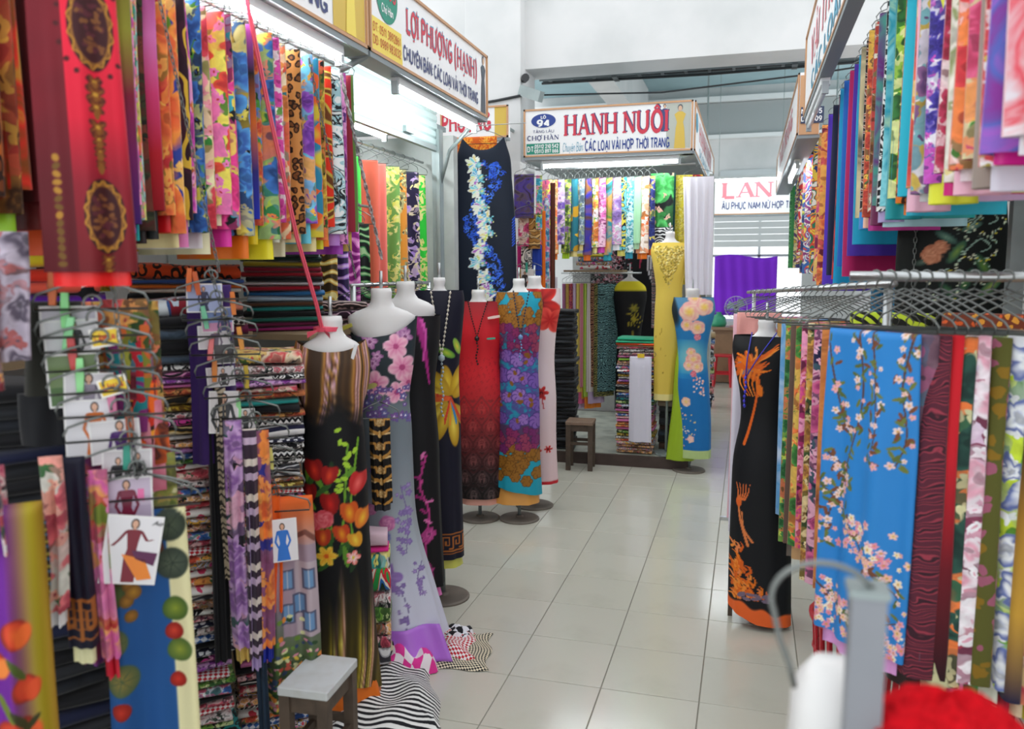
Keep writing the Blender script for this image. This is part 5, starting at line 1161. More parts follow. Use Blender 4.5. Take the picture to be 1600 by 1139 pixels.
topB = [(pat('black with cream and red flowers', 'fl', ['#15161a', '#f0e4c0', '#d84a4a', '#5a8a3a', '#e8c84a'], 9), .05), (D['black small white flower'], .034), (D['black white blot'], .02), (D['purple blossom'], .024), (D['cream rose'], .022), (D['rust floral'], .03), (pat('teal plain', 'so', ['#1f8a84'], 5), .02), (D['black plain'], .03), (D['rust floral'], .022), (D['black and white zigzag'], .03), (pat('white and navy striped', 'st', ['#ecebe8', '#1a1c3a'], 26), .045), (D['white dotted navy'], .018), (D['black white blot'], .03), (D['black and white zigzag'], .026), (D['black white blot'], .028), (D['grey lace print'], .024), (D['grey lace print'], .024), (D['red ditsy print'], .02)]
stack('tall pile beside tulip dress', -1.73, 2.6, 0.001, .62, .27, .24, topB+mix(42, 9), t=.0228, seed=2)
stack('shelf pile by pink ribbon', -2.0, 3.2, 1.4685, .55, .34, .22, [pat('forest green plain', 'so', ['#1c4a3c'], 5), pat('bottle green plain', 'so', ['#10302a'], 5), pat('olive yellow plain', 'so', ['#9a8a1c'], 5), pat('wine red plain', 'so', ['#8a1430'], 5), pat('crimson plain', 'so', ['#a01a2a'], 5), D['black plain'], pat('powder white plain', 'so', ['#d0d0d4'], 5), pat('deep red plain', 'so', ['#a8142c'], 5), pat('steel blue plain', 'so', ['#2a70a8'], 5), pat('ice blue plain', 'so', ['#a8c4d8'], 5), pat('bark brown plain', 'so', ['#5a3a24'], 5), pat('teal plain', 'so', ['#1f8a84'], 5), D['black plain'], pat('sea green plain', 'so', ['#1a6a5c'], 5), pat('plum plain', 'so', ['#6a1440'], 5), pat('mulberry plain', 'so', ['#9a1c6a'], 5)], t=.0215, seed=4, jit=.008)
stack('orange leopard shelf pile', -2.12, 2.7, 1.4835, .66, .42, .2, [(pat('orange leopard', 'an', ['#d84a1c', '#e8602a', '#2a140c'], 26), .06), (pat('slate blue plain', 'so', ['#3a5aa0'], 5), .018), (pat('burnt orange plain', 'so', ['#e07020'], 5), .018), (pat('linen white plain', 'so', ['#d8d4cc'], 5), .018), (D['black plain'], .04), (pat('peach plain', 'so', ['#e8907a'], 5), .03), D['black plain'], (pat('black white check', 'ck', ['#e8e8e4', '#17171a'], 70), .03), pat('plum plain', 'so', ['#6a1440'], 5)], t=.036, seed=5)
stack('bright far-left shelf pile', -2.02, 1.94, 1.4835, .8, .3, .2, [pat('tangerine plain', 'so', ['#f0701c'], 5), pat('olive yellow plain', 'so', ['#9a8a1c'], 5), pat('aqua plain', 'so', ['#4ab0c8'], 5), pat('lemon plain', 'so', ['#e8d02a'], 5), pat('tomato plain', 'so', ['#d8321c'], 5), pat('coral plain', 'so', ['#f0604a'], 5), pat('royal purple plain', 'so', ['#5a1a9a'], 5), pat('powder white plain', 'so', ['#d0d0d4'], 5)]+[D['black plain'], pat('plum plain', 'so', ['#6a1440'], 5), D['black plain']], t=.036, seed=6)
stack('paisley shelf pile', -1.8, 3.36, 1.4685, .5, .26, .13, [pat('brown paisley', 'br', ['#241a18', '#8a6a6a', '#c8b0a8'], 30)]*1+[pat('plum paisley', 'br', ['#2a1424', '#9a6a8a', '#c8b0b8'], 30), pat('brown paisley', 'br', ['#241a18', '#8a6a6a', '#c8b0a8'], 30)], t=.045, seed=7)
o = hung('black gauze with white scrolls hanging behind the ornate red fabric', pat('black with white scrolls', 'br', ['#101014', '#e8e8e8'], 8), (-1.93, 1.93, 1.98), .7, .16, .34, .02, seed=4); hung('gold glitter cloth hanging beside the black scroll gauze', pat('gold glitter', 'sq', ['#8a7a1c', '#d8c84a', '#b09a2a'], 12), (-1.92, 2.06, 1.97), .7, .07, .3, .02, seed=5)
# dark trouser pile at the left edge
stack('dark left-edge trouser pile', -1.75, 1.62, 0.001, .86, .26, .24, [D['black plain'], pat('charcoal plain', 'so', ['#24262a'], 5), pat('dark denim', 'wc', ['#181a20', '#22262e'], 9), D['black plain'], pat('navy plain', 'so', ['#141a38'], 5), pat('charcoal plain', 'so', ['#24262a'], 5)]*6+[D['black plain']], t=.041, seed=8)
# hanging pieces at the far left edge
hung('lilac cloth with line-drawn flowers at the left edge', pat('lilac line flower', 'fl', ['#b0a4b4', '#c0b4c4', '#5a5060', '#8a6a70', '#a85a5a'], 7), (-1.5, 1.33, 1.815), .8, .11, .27, .04, seed=6, flare=-.1)
hung('red and cream floral cloth beside the lilac one at the left edge', pat('red cream floral', 'fl', ['#d8ccc8', '#a83a3a', '#6a1a24', '#5a5a5a', '#d8a040'], 10), (-1.49, 1.27, 1.74), .8, .05, .25, .04, seed=7)
hung('dark olive trousers folded over a hanger at the left', pat('dark olive plain', 'so', ['#23231c'], 5), (-1.50, 1.46, 1.665), .6, .11, .21, .05, seed=8, flare=.25, name='folded_trousers', cat='trousers', amp=.004)
hung('black trousers with stitched hem under the olive pair', pat('black stitched', 'so', ['#16171b'], 5), (-1.57, 1.49, 1.45), .6, .12, .12, .05, seed=9, name='folded_trousers', cat='trousers', amp=.004)
for k, (x, y, z, w_, d, mm) in enumerate(((-1.4, 1.17, 1.36, .07, 'black dotted cloth with pink flowers hanging at the left edge', pat('black dotted pink flower', 'fl', ['#18181c', '#e07a8a', '#b03a5a', '#e8e0d8', '#e8e0d8'], 14)), (-1.36, 1.14, 1.45, .05, 'small flowered cloth hanging at the extreme left edge', pat('mixed small flower', 'fl', ['#d8d0cc', '#b03a3a', '#3a3a6a', '#4a5a4a', '#c07a7a'], 16)), (-1.38, 1.19, 1.24, .14, 'blue black striped cloth folded at the left edge', pat('blue black stripe', 'st', ['#15161c', '#2a6a8a', '#15161c', '#a89a3a', '#15161c'], 40)))):
    hung(d, mm, (x, y, z), .82, w_, .34-.09*k, .03, seed=20+k)

# ---------------------------------------------------------------- front cloths at the lower left
hung('purple and yellow cloth with large orange tulips at the lower left', None, (-1.345, 1.17, 1.29), .8, .115, .95, .05, seed=11, nx=60, nz=300, waves=1.3, amp=.016, flare=.15, paint=tulip_cloth)
hung('white cloth with pink lilies and green leaves at the lower left', pat('white lily print', 'fl', ['#d4d0c4', '#e06a70', '#b03a4a', '#3a6a3a', '#e8a890'], 9), (-1.42, 1.345, 1.34), .7, .045, .34, .03, seed=12, lining='#eceaea', ll=.035)
hung('navy cloth with orange Greek key border at the lower left', None, (-1.41, 1.385, 1.33), .7, .06, .43, .03, seed=13, nx=40, nz=150, waves=1., amp=.01, paint=key_cloth, lining='#e4e0b0', ll=.04)
hung('red cloth with citrus fruit and pink dahlias at the lower left', pat('red citrus print', 'fl', ['#b8241c', '#e8a03a', '#d85aa0', '#7a8a2a', '#e07ab0'], 6), (-1.39, 1.44, 1.29), .7, .04, .44, .03, seed=14, lining='#d0243a', ll=.05)
hung('purple and orange shaded cloth behind the navy border cloth', pat('purple orange shaded', 'wc', ['#3a1a5a', '#a03a2a', '#5a2a7a', '#c8642a'], 4), (-1.47, 1.5, 1.3), .7, .06, .5, .03, seed=15)
hung('blue cloth with brown fruit print and cream side at the lower left', None, (-1.36, 1.54, 1.17), .62, .185, .95, .04, seed=16, nx=90, nz=320, waves=1., amp=.016, flare=.12, paint=fruit_print)
hanger((-1.36, 1.54, 1.295), .62, 'wire hanger carrying the blue fruit print cloth', None, .13, .122)
hung('black cloth with lilac and pink blooms hanging below the second cards', pat('black lilac bloom', 'fl', ['#14141a', '#c8a0d0', '#8a5aa0', '#3a5a5a', '#e0a8b8'], 8), (-1.5, 2.09, 1.28), .62, .055, .72, .04, seed=17, lining='#d0b060', ll=.05)
hung('black narrow cloth behind the second column of photo cards', D['black plain'], (-1.57, 2.1, 1.45), .62, .05, .95, .03, seed=18)
hung('cream and brown striped cloth with purple hem below the second cards', pat('cream brown stripe', 'st', ['#e0d4c8', '#3a2a3a', '#3a2a3a', '#c8b0c8', '#3a2a3a'], 9), (-1.46, 2.117, 1.25), .62, .042, .73, .03, seed=19, lining='#b8a0d0', ll=.045)
hung('blue and orange flowered cloth beside the cream striped one', pat('blue orange flower', 'fl', ['#2a2a8a', '#f08a1c', '#d05a14', '#3a3a9a', '#f0a03a'], 6), (-1.44, 2.15, 1.24), .62, .045, .7, .03, seed=20, lining='#1c2a9a', ll=.05)
hung('pale tan bordered cloth hanging behind the second column of cards', pat('tan border', 'br', ['#b8a890', '#3a342c'], 30), (-1.53, 2.08, 1.38), .62, .03, .6, .02, seed=21)
hung('orange cloth printed with houses and a flower garden beside the low stool', None, (-1.42, 2.26, 1.0), .56, .15, .72, .045, seed=22, nx=70, nz=260, waves=1.4, amp=.014, flare=.2, paint=house_cloth)
hung('bright orange cloth edge behind the garden print', pat('vivid orange plain', 'so', ['#f0641c'], 5), (-1.45, 2.21, 1.05), .56, .05, .42, .03, seed=23)
hung('blue black narrow cloth left of the garden print', pat('blue black narrow', 'wc', ['#10141c', '#24364a', '#10141c'], 5), (-1.47, 2.15, .98), .56, .035, .8, .03, seed=24)

# columns of small hangers with photo cards and pegs
def cam_rot(x, y): return math.atan2(-x, y)
C1 = [(-1.435, 1.50, 1.685), (-1.43, 1.497, 1.625), (-1.425, 1.497, 1.592), (-1.42, 1.5, 1.55), (-1.415, 1.505, 1.5), (-1.405, 1.51, 1.445), (-1.395, 1.52, 1.39), (-1.385, 1.53, 1.315), (-1.375, 1.54, 1.245)]
for k, (x, y, z) in enumerate(C1):
    hanger((x+.04, y-.04, z+.055), .66+.1*math.sin(k*2.1), f'small wire hanger, {ordw(k+1)} down the first column of photo cards', None, .115, .092, .003)
chain('short chain linking the hangers of the first card column', (-1.4, 1.46, 2.5), (-1.337, 1.5, 1.26), link_l=.03)
cards1 = [  # dx, dz along the card column: k hanger, offset, w,h, background, figures, text
 ('grey card of a woman in dark lace, top of the first column', 0, -.045, .0, .115, .075, '#c9c4d0', [(.0, .08, 1.6, '#2a2430', 0)], None),
 ('white card of a woman in black, second in the first column', 1, -.045, .03, .11, .075, '#d8d6da', [(.05, .05, 1.6, '#1c1c22', 0)], None),
 ('garden photo card with green trees in the first column', 3, -.055, .03, .105, .12, '#6a8050', [(.15, .3, 1.3, '#b8b0c0', 0)], '#4a6a3a'),
 ('pale card of a woman in grey beside the garden photo', 4, -.03, .035, .1, .1, '#d4cfd4', [(.0, .02, 1.5, '#8a8090', 0)], None),
 ('white sheet clipped below the garden photo card', 5, -.045, .03, .1, .13, '#dcdade', [(.12, .05, 1.1, '#c86a2a', 0)], None),
 ('card of a woman in violet beside pink cloth in the first column', 6, -.01, .035, .105, .1, '#d8d4d6', [(.1, .03, 1.5, '#4a1a6a', 0)], None),
 ('card of two women in black in the first column', 7, .0, .04, .105, .09, '#cfc9cc', [(-.18, .2, 1.2, '#18161c', 0), (.2, .1, 1.25, '#18161c', 0)], None),
 ('lilac card of a woman in maroon floral near the column foot', 8, -.02, .045, .11, .11, '#c8b8cc', [(.0, .06, 1.3, '#7a1a3a', 0)], '#b8a8c0'),
]
for lab, k, dx, dz, w_, h_, bgc, figs, band in cards1:
    x, y, z = C1[k]; a = .7; off = -.018-.003*k
    photo_card(lab, (x+dx*math.cos(a)-off*math.sin(a)*-1*-1, y+dx*math.sin(a)+off*math.cos(a), z+dz-.03), a, w_, h_, bgc, figs, band=band, tilt=RNG.uniform(-.05, .05))
o = photo_card('large tilted white card of a dancing woman in maroon and orange', (-1.318, 1.472, 1.18), .68, .118, .16, '#e4e1e4', [(.0, .05, .95, '#7a1428', 1)], tilt=.19)
b = MB(); b.poly([(-.02, -.0022, -.09), (.03, -.0022, -.1), (.05, -.0022, -.145), (.02, -.0022, -.15)]); b.obj('printed_skirt', plain('card_ink_orange', '#e8842a', .3), o)
b = MB(); b.poly([(.0, -.0022, -.08), (.055, -.0022, -.085), (.05, -.0022, -.115), (.01, -.0022, -.1)]); b.obj('printed_sash', plain('card_ink_plum', '#5a1a4a', .3), o)
b = MB(); text(b, 'Ao', .035, -.02, .02, .01, -.0022, .15, ital=.3); b.obj('printed_word', plain('card_ink_black', '#2a2a2a', .3), o)
for k, (x, y, z, tl) in enumerate(((-1.365, 1.475, 1.475, -.25), (-1.375, 1.47, 1.585, -.12))):
    t = thing('price_label', 'yellow CẤM LAI label lower in the first card column' if k == 0 else 'yellow CẤM LAI label near the top of the card column', 'label', (x, y, z), .7)
    t.rotation_euler = (0, tl, .7)
    MB().box((0, 0, 0), (.06, .001, .042)).obj('paper', plain('label_paper', '#ece9e4', .4), t); MB().box((0, -.001, 0), (.052, .0012, .033)).obj('yellow_field', plain('label_yellow', '#e8c42a', .4), t)
    b = MB(); text(b, 'CẤM LAI', -.02, -.006, .04, .012, -.0022, .22); b.obj('lettering', plain('label_red', '#c02a1c', .4), t)
for k, (c, n, x, y, z, tl) in enumerate((('#d8682a', 'orange', 0, -.075, .01, .05), ('#8ad88a', 'mint green', 1, -.055, .02, .05), ('#94e0a0', 'pale green', 2, -.055, .0, .2), ('#c84a4a', 'brick red', 3, -.055, .0, -.05), ('#9ae49a', 'light green', 4, -.05, .0, .05), ('#e88ab0', 'rose pink', 5, -.0, -.005, -.08), ('#c8602a', 'rust orange', 6, .02, -.01, -.02), ('#3aa08a', 'teal green', 7, -.005, -.02, .05), ('#f07ab0', 'hot pink', 8, .005, -.055, .05))):
    X, Y, Z = C1[k]; peg(f'{n} clothes peg on the {ordw(k+1)} hanger of the first card column', c, (X+y*math.cos(.7)+.022, Y+y*math.sin(.7)-.022, Z+z), .7, tl)
sw = [('green garden floral', 'fl', ['#5a6a2a', '#d84a4a', '#a02a2a', '#3a5a2a', '#e8a84a']), ('olive and rust leaf', 'ab', ['#7a7a2a', '#c8602a', '#3a4a1c', '#9a9a3a']), ('red and teal block', 'ab', ['#b01c2a', '#1c7a80', '#7a2a6a']), ('teal and maroon floral', 'fl', ['#1c7a8a', '#8a1c34', '#5a0a1c', '#d8d0c0', '#4a9ab0']), ('orange fire swirl', 'ab', ['#e8641c', '#c8301c', '#3a1a14', '#f09a2a']), ('rose pink plain', 'wc', ['#c86a80', '#d88a98', '#b85a70']), ('dark flame shaded', 'wc', ['#2a1a1a', '#c84a1c', '#3a1a1a', '#e8641c']), ('cream and olive fruit', 'fl', ['#d8d0a0', '#8a8a3a', '#5a5a2a', '#6a7a3a', '#a88a3a'])]
for k, (d, kd, cc) in enumerate(sw):
    X, Y, Z = C1[min(k, 8)]; hung(f'{d} swatch hanging in the first card column', pat(d, kd, cc, 9), (X+.055*math.cos(.66)-.01*k*.3, Y+.055*math.sin(.66)+.02, Z-.018), .66, .1, .1+.06*(k % 3), .014, seed=30+k, nx=8, nz=8, amp=.004)
hung('long brown floral cloth backing the first card column', pat('brown green floral', 'fl', ['#5a2a1c', '#c8a040', '#8a3a1c', '#3a5a2a', '#d86a4a'], 8), (-1.46, 1.6, 1.66), .66, .19, .75, .02, seed=40)

C2 = [(-1.535, 2.06, 1.685), (-1.53, 2.075, 1.625), (-1.525, 2.085, 1.575), (-1.52, 2.09, 1.52), (-1.515, 2.105, 1.455), (-1.505, 2.125, 1.39), (-1.5, 2.15, 1.32), (-1.49, 2.18, 1.25), (-1.48, 2.2, 1.17), (-1.47, 2.23, 1.08), (-1.465, 2.25, 1.0)]
for k, (x, y, z) in enumerate(C2): hanger((x+.04, y-.045, z+.05), .6+.12*math.sin(k*1.7), f'small wire hanger, {ordw(k+1)} down the second column of photo cards', None, .1, .085, .003)
chain('linked chain down the second column of photo cards', (-1.495, 2.01, 1.74), (-1.425, 2.205, 1.02), link_l=.03)
cards2 = [('blue card of a woman in a dark gown atop the second column', 0, -.015, .03, .1, .085, '#a9b4dc', [(-.02, .1, 1.1, '#20204a', 0)], None), ('pink and blue card second in the second column', 1, .005, .02, .09, .075, '#7a90c8', [(.2, .2, 1.4, '#3a3a6a', 0)], '#d890b8'), ('white card of a woman in grey in the second column', 2, -.015, .015, .09, .07, '#dad4d8', [(.05, .1, 1.5, '#6a5a70', 0)], None), ('dark portrait card in the second column', 3, .005, .015, .06, .06, '#4a4648', [(.1, .3, 1.5, '#2a2a2a', 0)], None), ('card of a woman beside a gold cloth in the second column', 4, -.02, .01, .08, .06, '#d2ccd0', [(.1, .1, 1.5, '#2a2024', 0)], None), ('tall white card of a long-haired woman in lace', 5, -.03, .0, .085, .13, '#dcd6d6', [(.0, .06, 1.5, '#2a2a2e', 0)], None), ('white card of a woman in black in the second column', 6, .0, .01, .08, .085, '#dedada', [(.15, .06, 1.3, '#1a1a1e', 0)], None), ('white card of a woman in blue low in the second column', 8, -.01, .02, .08, .09, '#d6d4dc', [(.0, .08, 1.2, '#1f3a9a', 0)], None), ('orange bordered card of a dancer in blue above the garden cloth', 10, .03, -.03, .09, .14, '#e2dde0', [(.0, .1, 1.0, '#2a70c8', 0)], None)]
for lab, k, dx, dz, w_, h_, bgc, figs, band in cards2:
    x, y, z = C2[k]; a = .62
    f_ = .05 if k == 10 else 0
    photo_card(lab, (x+dx*math.cos(a)+.012+f_*.6, y+dx*math.sin(a)-.017-.002*k-f_, z+dz-.02), a, w_, h_, bgc, figs, band=band, tilt=RNG.uniform(-.06, .06))
for k, (c, n, q, dx, dz) in enumerate((('#d8682a', 'orange', 0, -.055, .02), ('#c85a24', 'rust', 0, -.035, .01), ('#e07a2a', 'amber', 1, .05, .01), ('#7ac8a0', 'sea green', 1, -.03, -.03), ('#e89a3a', 'honey', 3, .05, .01), ('#e87a7a', 'salmon', 3, -.035, -.02), ('#d8823a', 'tan orange', 4, -.04, -.02), ('#c8a82a', 'mustard', 5, .03, .02), ('#9ae49a', 'light green', 6, -.015, -.01), ('#a0e89a', 'lime green', 7, .0, -.01), ('#d8d070', 'pale yellow', 8, .03, -.03), ('#6a80c8', 'blue', 8, -.02, -.06))):
    X, Y, Z = C2[q]; peg(f'{n} clothes peg on the {ordw(q+1)} hanger of the second card column', c, (X+dx*math.cos(.62)+.022, Y+dx*math.sin(.62)-.03, Z+dz), .62, RNG.uniform(-.15, .15), 1.1)
hung('violet cloth edge hanging behind the second column of cards', pat('violet plain', 'so', ['#3a2060'], 5), (-1.57, 2.1, 1.69), .6, .13, .55, .02, seed=41)

# ---------------------------------------------------------------- dress forms and their dresses
dress_form('white dress form wearing the black tulip dress', -1.52, 2.75, .5, 1.56, .14, neck_r=.046)
gown('black dress with tulip bouquet and brown wavy bodice', -1.52, 2.75, .5, [(.09, .155, .12), (.3, .142, .11), (.67, .127, .105), (.95, .122, .108), (1.08, .118, .105), (1.2, .113, .1), (1.32, .142, .11), (1.40, .145, .1), (1.45, .13, .08)], tulip_print, 330, 170, fold=.035, hemf=lambda t: .03*math.sin(t*2+1), topf=lambda t: -.02*math.cos(2*t))
o = link('under_skirt', loft('under_skirt', [(.012, .15, .11), (.12, .128, .1), (.22, .11, .085)], satin('#e8741c'), 12, 40, fold=.06, seed=3), None, (-1.50, 2.75, 0), (0, 0, .5)); tag(o, 'orange satin underskirt showing below the tulip dress', 'skirt')
peg('pink peg clipping the waist of the tulip dress', '#d87ac0', (-1.655, 2.67, 1.07), .5, 1.5, 1.3); peg('pale peg clipping the shoulder of the tulip dress', '#e8e8e8', (-1.41, 2.72, 1.425), .5, .3, 1.0); peg('blue peg clipping the side of the tulip dress', '#7ab0e0', (-1.66, 2.68, 1.3), .5, .8, 1.1)
dress_form('white dress form with bare shoulder wearing the lilac dress', -1.53, 3.22, .42, 1.655, .17, neck_r=.047)
gown('grey to lilac dress with pink blossoms trailing to the floor', -1.52, 3.22, .42, [(.1, .2, .13, .06, -.02), (.3, .17, .13, .035), (.6, .13, .115), (.9, .115, .105), (1.05, .112, .1), (1.18, .105, .095), (1.34, .128, .115), (1.45, .14, .1), (1.5, .145, .085)], lilac_print, 330, 170, fold=.04, seed=2, topf=lambda t: .035*math.sin(t)-.045*math.cos(t)**2)
o = link('hem_panel', None); 
bpy.data.objects.remove(o)
V = np.zeros((10, 16, 3))
for i in range(10):
    for j in range(16):
        s, q = j/15-.5, i/9; V[i, j] = (s*.27+.05*q, -.09-.05*q+.015*math.sin(j*.7), .17-.155*q+.03*s)
o = link('hem_panel', gridmesh('hem_panel', V, satin('#b872dc')), None, (-1.43, 3.2, 0), (0, 0, .5)); tag(o, 'bright lilac satin hem panel at the foot of the lilac dress', 'fabric'); sm_ = o.modifiers.new('thick', 'SOLIDIFY'); sm_.thickness = .004
peg('olive clip on the bare shoulder beside the lilac dress', '#a8a03a', (-1.63, 3.05, 1.49), .4, 1.2, 1.3)
dress_form('white dress form wearing the black dress with magenta vines', -1.56, 3.55, .35, 1.68, .16)
gown('black dress with magenta vine print behind the lilac one', -1.53, 3.55, .35, [(.2, .14, .1), (.6, .125, .1), (.9, .12, .1), (1.2, .105, .09), (1.38, .128, .11), (1.52, .135, .09)], black_magenta, 150, 90, fold=.04, seed=3)
o = link('under_skirt', loft('under_skirt', [(.14, .12, .085), (.25, .1, .075), (.4, .08, .06)], satin('#f078c8'), 10, 30, fold=.05), None, (-1.53, 3.55, 0), (0, 0, .35)); tag(o, 'pink underskirt edge below the magenta vine dress', 'skirt')
dress_form('white dress form wearing the navy dress with yellow flower', -1.51, 3.86, .38, 1.695, .125, neck_r=.032)
gown('navy dress with giant yellow flower and Greek key hem', -1.51, 3.86, .38, [(.24, .112, .1), (.45, .108, .1), (.8, .102, .098), (1.0, .1, .098), (1.22, .095, .09), (1.46, .118, .1), (1.6, .125, .08), (1.63, .12, .07)], navy_print, 330, 150, fold=.03, seed=4)
o = link('under_skirt', loft('under_skirt', [(.19, .102, .088), (.28, .092, .08), (.4, .08, .07)], satin('#cfd060'), 10, 30, fold=.04), None, (-1.51, 3.86, 0), (0, 0, .38)); tag(o, 'yellow green underskirt below the Greek key hem', 'skirt')
necklace('long pearl necklace hanging on the navy dress', -1.5, 3.85, 1.6, .38, .055, .32, '#d8d0c0', .28, .007, '#a8b8c0')
peg('green clip on the side of the navy dress', '#8ad0b0', (-1.6, 3.74, 1.36), .38, 1.5, 1.0); peg('orange clip between the dress forms near the navy collar', '#e8a070', (-1.6, 3.62, 1.64), .38, 1.4, 1.4)
dress_form('white dress form wearing the red dress', -1.76, 5.22, .22, 1.6, .165, neck_r=.047)
gown('red dress shading to dark damask print', -1.76, 5.22, .22, [(.17, .158, .12), (.4, .155, .12), (.7, .165, .125), (.88, .165, .125), (1.13, .143, .11), (1.32, .168, .12), (1.45, .178, .1), (1.52, .16, .08)], red_print, 280, 150, fold=.02, seed=5)
o = link('under_skirt', loft('under_skirt', [(.125, .145, .108), (.25, .13, .095), (.4, .11, .08)], satin('#e8a898'), 10, 36, fold=.03), None, (-1.76, 5.22, 0), (0, 0, .22)); tag(o, 'salmon pink underskirt below the red damask dress', 'skirt')
necklace('dark bead necklace with tassel on the red dress', -1.75, 5.2, 1.5, .22, .075, .24, '#2a1a1a', .16, .006, '#1a1414')
peg('teal clip on the left side of the red dress', '#5ab8a0', (-1.89, 5.06, 1.25), .2, 1.5, 1.0); peg('teal clip on the right side of the red dress', '#4aa890', (-1.63, 5.09, 1.28), .2, 1.5, .9)
dress_form('white dress form wearing the brown and violet mosaic dress', -1.49, 5.28, .2, 1.675, .155, neck_r=.042)
gown('teal dress with brown, violet and maroon mosaic flowers', -1.49, 5.28, .2, [(.22, .155, .12), (.5, .142, .115), (.8, .14, .12), (1.13, .132, .11), (1.36, .148, .12), (1.5, .162, .1), (1.585, .15, .075)], mosaic_print, 280, 150, fold=.025, seed=6, hemf=lambda t: -.03*math.sin(t))
o = link('under_skirt', loft('under_skirt', [(.13, .155, .11, -.02), (.28, .13, .095), (.4, .11, .08)], satin('#e2a050'), 10, 36, fold=.04), None, (-1.49, 5.28, 0), (0, 0, .2)); tag(o, 'golden orange underskirt below the mosaic dress', 'skirt')
necklace('double bead necklace with blue drops on the mosaic dress', -1.46, 5.25, 1.57, .2, .06, .3, '#3a3a4a', .14, .007, '#6a90c0')
peg('pale pink clip on the waist of the mosaic dress', '#f0d0c8', (-1.62, 5.12, 1.42), .2, 1.4, 1.3); peg('white clip at the bust of the mosaic dress', '#f0ecec', (-1.64, 5.13, 1.55), .2, .9, 1.)
dress_form('white dress form wearing the pale dress with red flowers', -1.47, 5.62, .15, 1.69, .17, neck_r=.05)
gown('pale pink dress with large red flowers and red hem', -1.45, 5.62, .15, [(.19, .155, .11), (.5, .14, .11), (.83, .138, .12), (1.1, .125, .1), (1.33, .142, .115), (1.5, .17, .1), (1.6, .165, .08)], white_red_print, 220, 120, fold=.02, seed=7)

# the long blue embroidered dress hung on the pillar side
o = link('hanging_dress', loft('hanging_dress', [(1.36, .235, .05), (1.7, .235, .05), (2.1, .225, .05), (2.35, .205, .05), (2.52, .19, .045), (2.6, .165, .035), (2.65, .15, .025)], PRINT, 300, 220, paint=peacock_print, topf=lambda t: -.085*abs(math.cos(t))**2.5, sup=2.6), None, (-1.81, 5.5, 0), (0, 0, .12)); tag(o, 'long midnight blue dress with embroidered peacock feathers on the pillar', 'dress')
link('facing', loft('facing', [(2.5, .13, .02), (2.56, .14, .02)], satin('#1f46b8'), 4, 30), o)
hanger((-1.81, 5.5, 2.75), .12, 'wire hanger holding the midnight blue peacock dress', None, .17, .14); rail('thin wire line carrying the midnight blue dress', (-2.0, 5.5, 2.735), (-1.5, 5.5, 2.735), .003, 'wire_line')
hung('orange glitter cloth behind the midnight blue dress', pat('orange glitter', 'sq', ['#d8601c', '#f4c050', '#f09030'], 16), (-1.9, 5.62, 2.68), .1, .3, 1.2, .02, seed=44)

# ---------------------------------------------------------------- second shop: embroidered cloths under the tube
rail('steel rail inside the half shuttered shop', (-2.16, 3.6, 2.462), (-2.16, 5.24, 2.462), .009)
R2 = [(4.12, 'spring green', '#4ad050', None), (4.3, 'coral red', '#d8604a', '#f0d060'), (4.45, 'pale coral', '#e8786a', '#f0d8a0'), (4.6, 'moss green', '#6a9a4a', '#d8d860'), (4.75, 'amber and black', '#d88a2a', '#141414'), (4.9, 'dark violet', '#221a3a', '#b08ae0'), (5.06, 'emerald lime', '#30c83c', '#f0e890')]
for k, (y, d, c, s2) in enumerate(R2):
    mm = pat(d+' embroidered', 'sq', [c, s2, '#e8e0a0'], 7) if s2 and k not in (1, 2) else pat(d+' plain', 'so', [c], 4)
    hung(f'{d} dress length hanging {ordw(k+1)} along the half shuttered shop rail', mm, (-2.16+.02*(k % 2), y, 2.36), .55, .17, .98, .04, seed=50+k, amp=.012)
    if not (s2 and k not in (1, 2)) and s2:
        hung(f'sequinned hem panel under the {d} dress length', pat(d+' sequin hem', 'sq', [c, s2, '#2a1a14'], 9), (-2.155, y-.02, 1.62), .55, .17, .26, .055, seed=60+k, amp=.012)
    hanger((-2.16, y, 2.473), .55, f'white wire hanger of the {d} length, half shuttered shop', 'hangers in the half shuttered shop', .1, .11)
for k, (y, d, c) in enumerate(((3.62, 'gold brocade', ['#3a2a10', '#c89a3a', '#e8d890']), (3.74, 'violet brocade', ['#2a1a4a', '#9a6ac8', '#d0b0e0']), (3.86, 'magenta brocade', ['#8a1c7a', '#d86ac0', '#f0a0d8']), (3.98, 'black green brocade', ['#0f1410', '#3a8a4a', '#a0c890']))):
    hung(f'{d} cloth hanging low behind the steel chain', pat(d, 'br', c, 12), (-2.02, y, 1.98), .6, .12, .6, .03, seed=70+k)
    hanger((-2.02, y, 2.09), .6, f'wire hanger of the {d} cloth behind the chain', 'hangers on the low rail', .09, .11)
rail('low steel rail behind the chain carrying brocade cloths', (-2.02, 3.5, 2.08), (-2.02, 4.1, 2.08), .008)
rail('steel rack rail at neck height behind the dress forms', (-1.82, 3.5, 1.66), (-1.82, 4.5, 1.66), .009)
for k in range(9): hanger((-1.82, 3.62+k*.09, 1.672), .1*math.sin(k), 'wire hanger on the rack rail behind the dress forms', 'hangers on the neck-height rack', .14, .1)
for y in (3.52, 4.48): 
    o = MB().tube([(0, 0, 0), (0, 0, 1.66)], .014, 10).obj('rack_post', STEEL, None, (-1.82, y, 0), smooth=True); tag(o, 'steel rack post near the lilac dress' if y < 4 else 'steel rack post near the red dress', 'post')
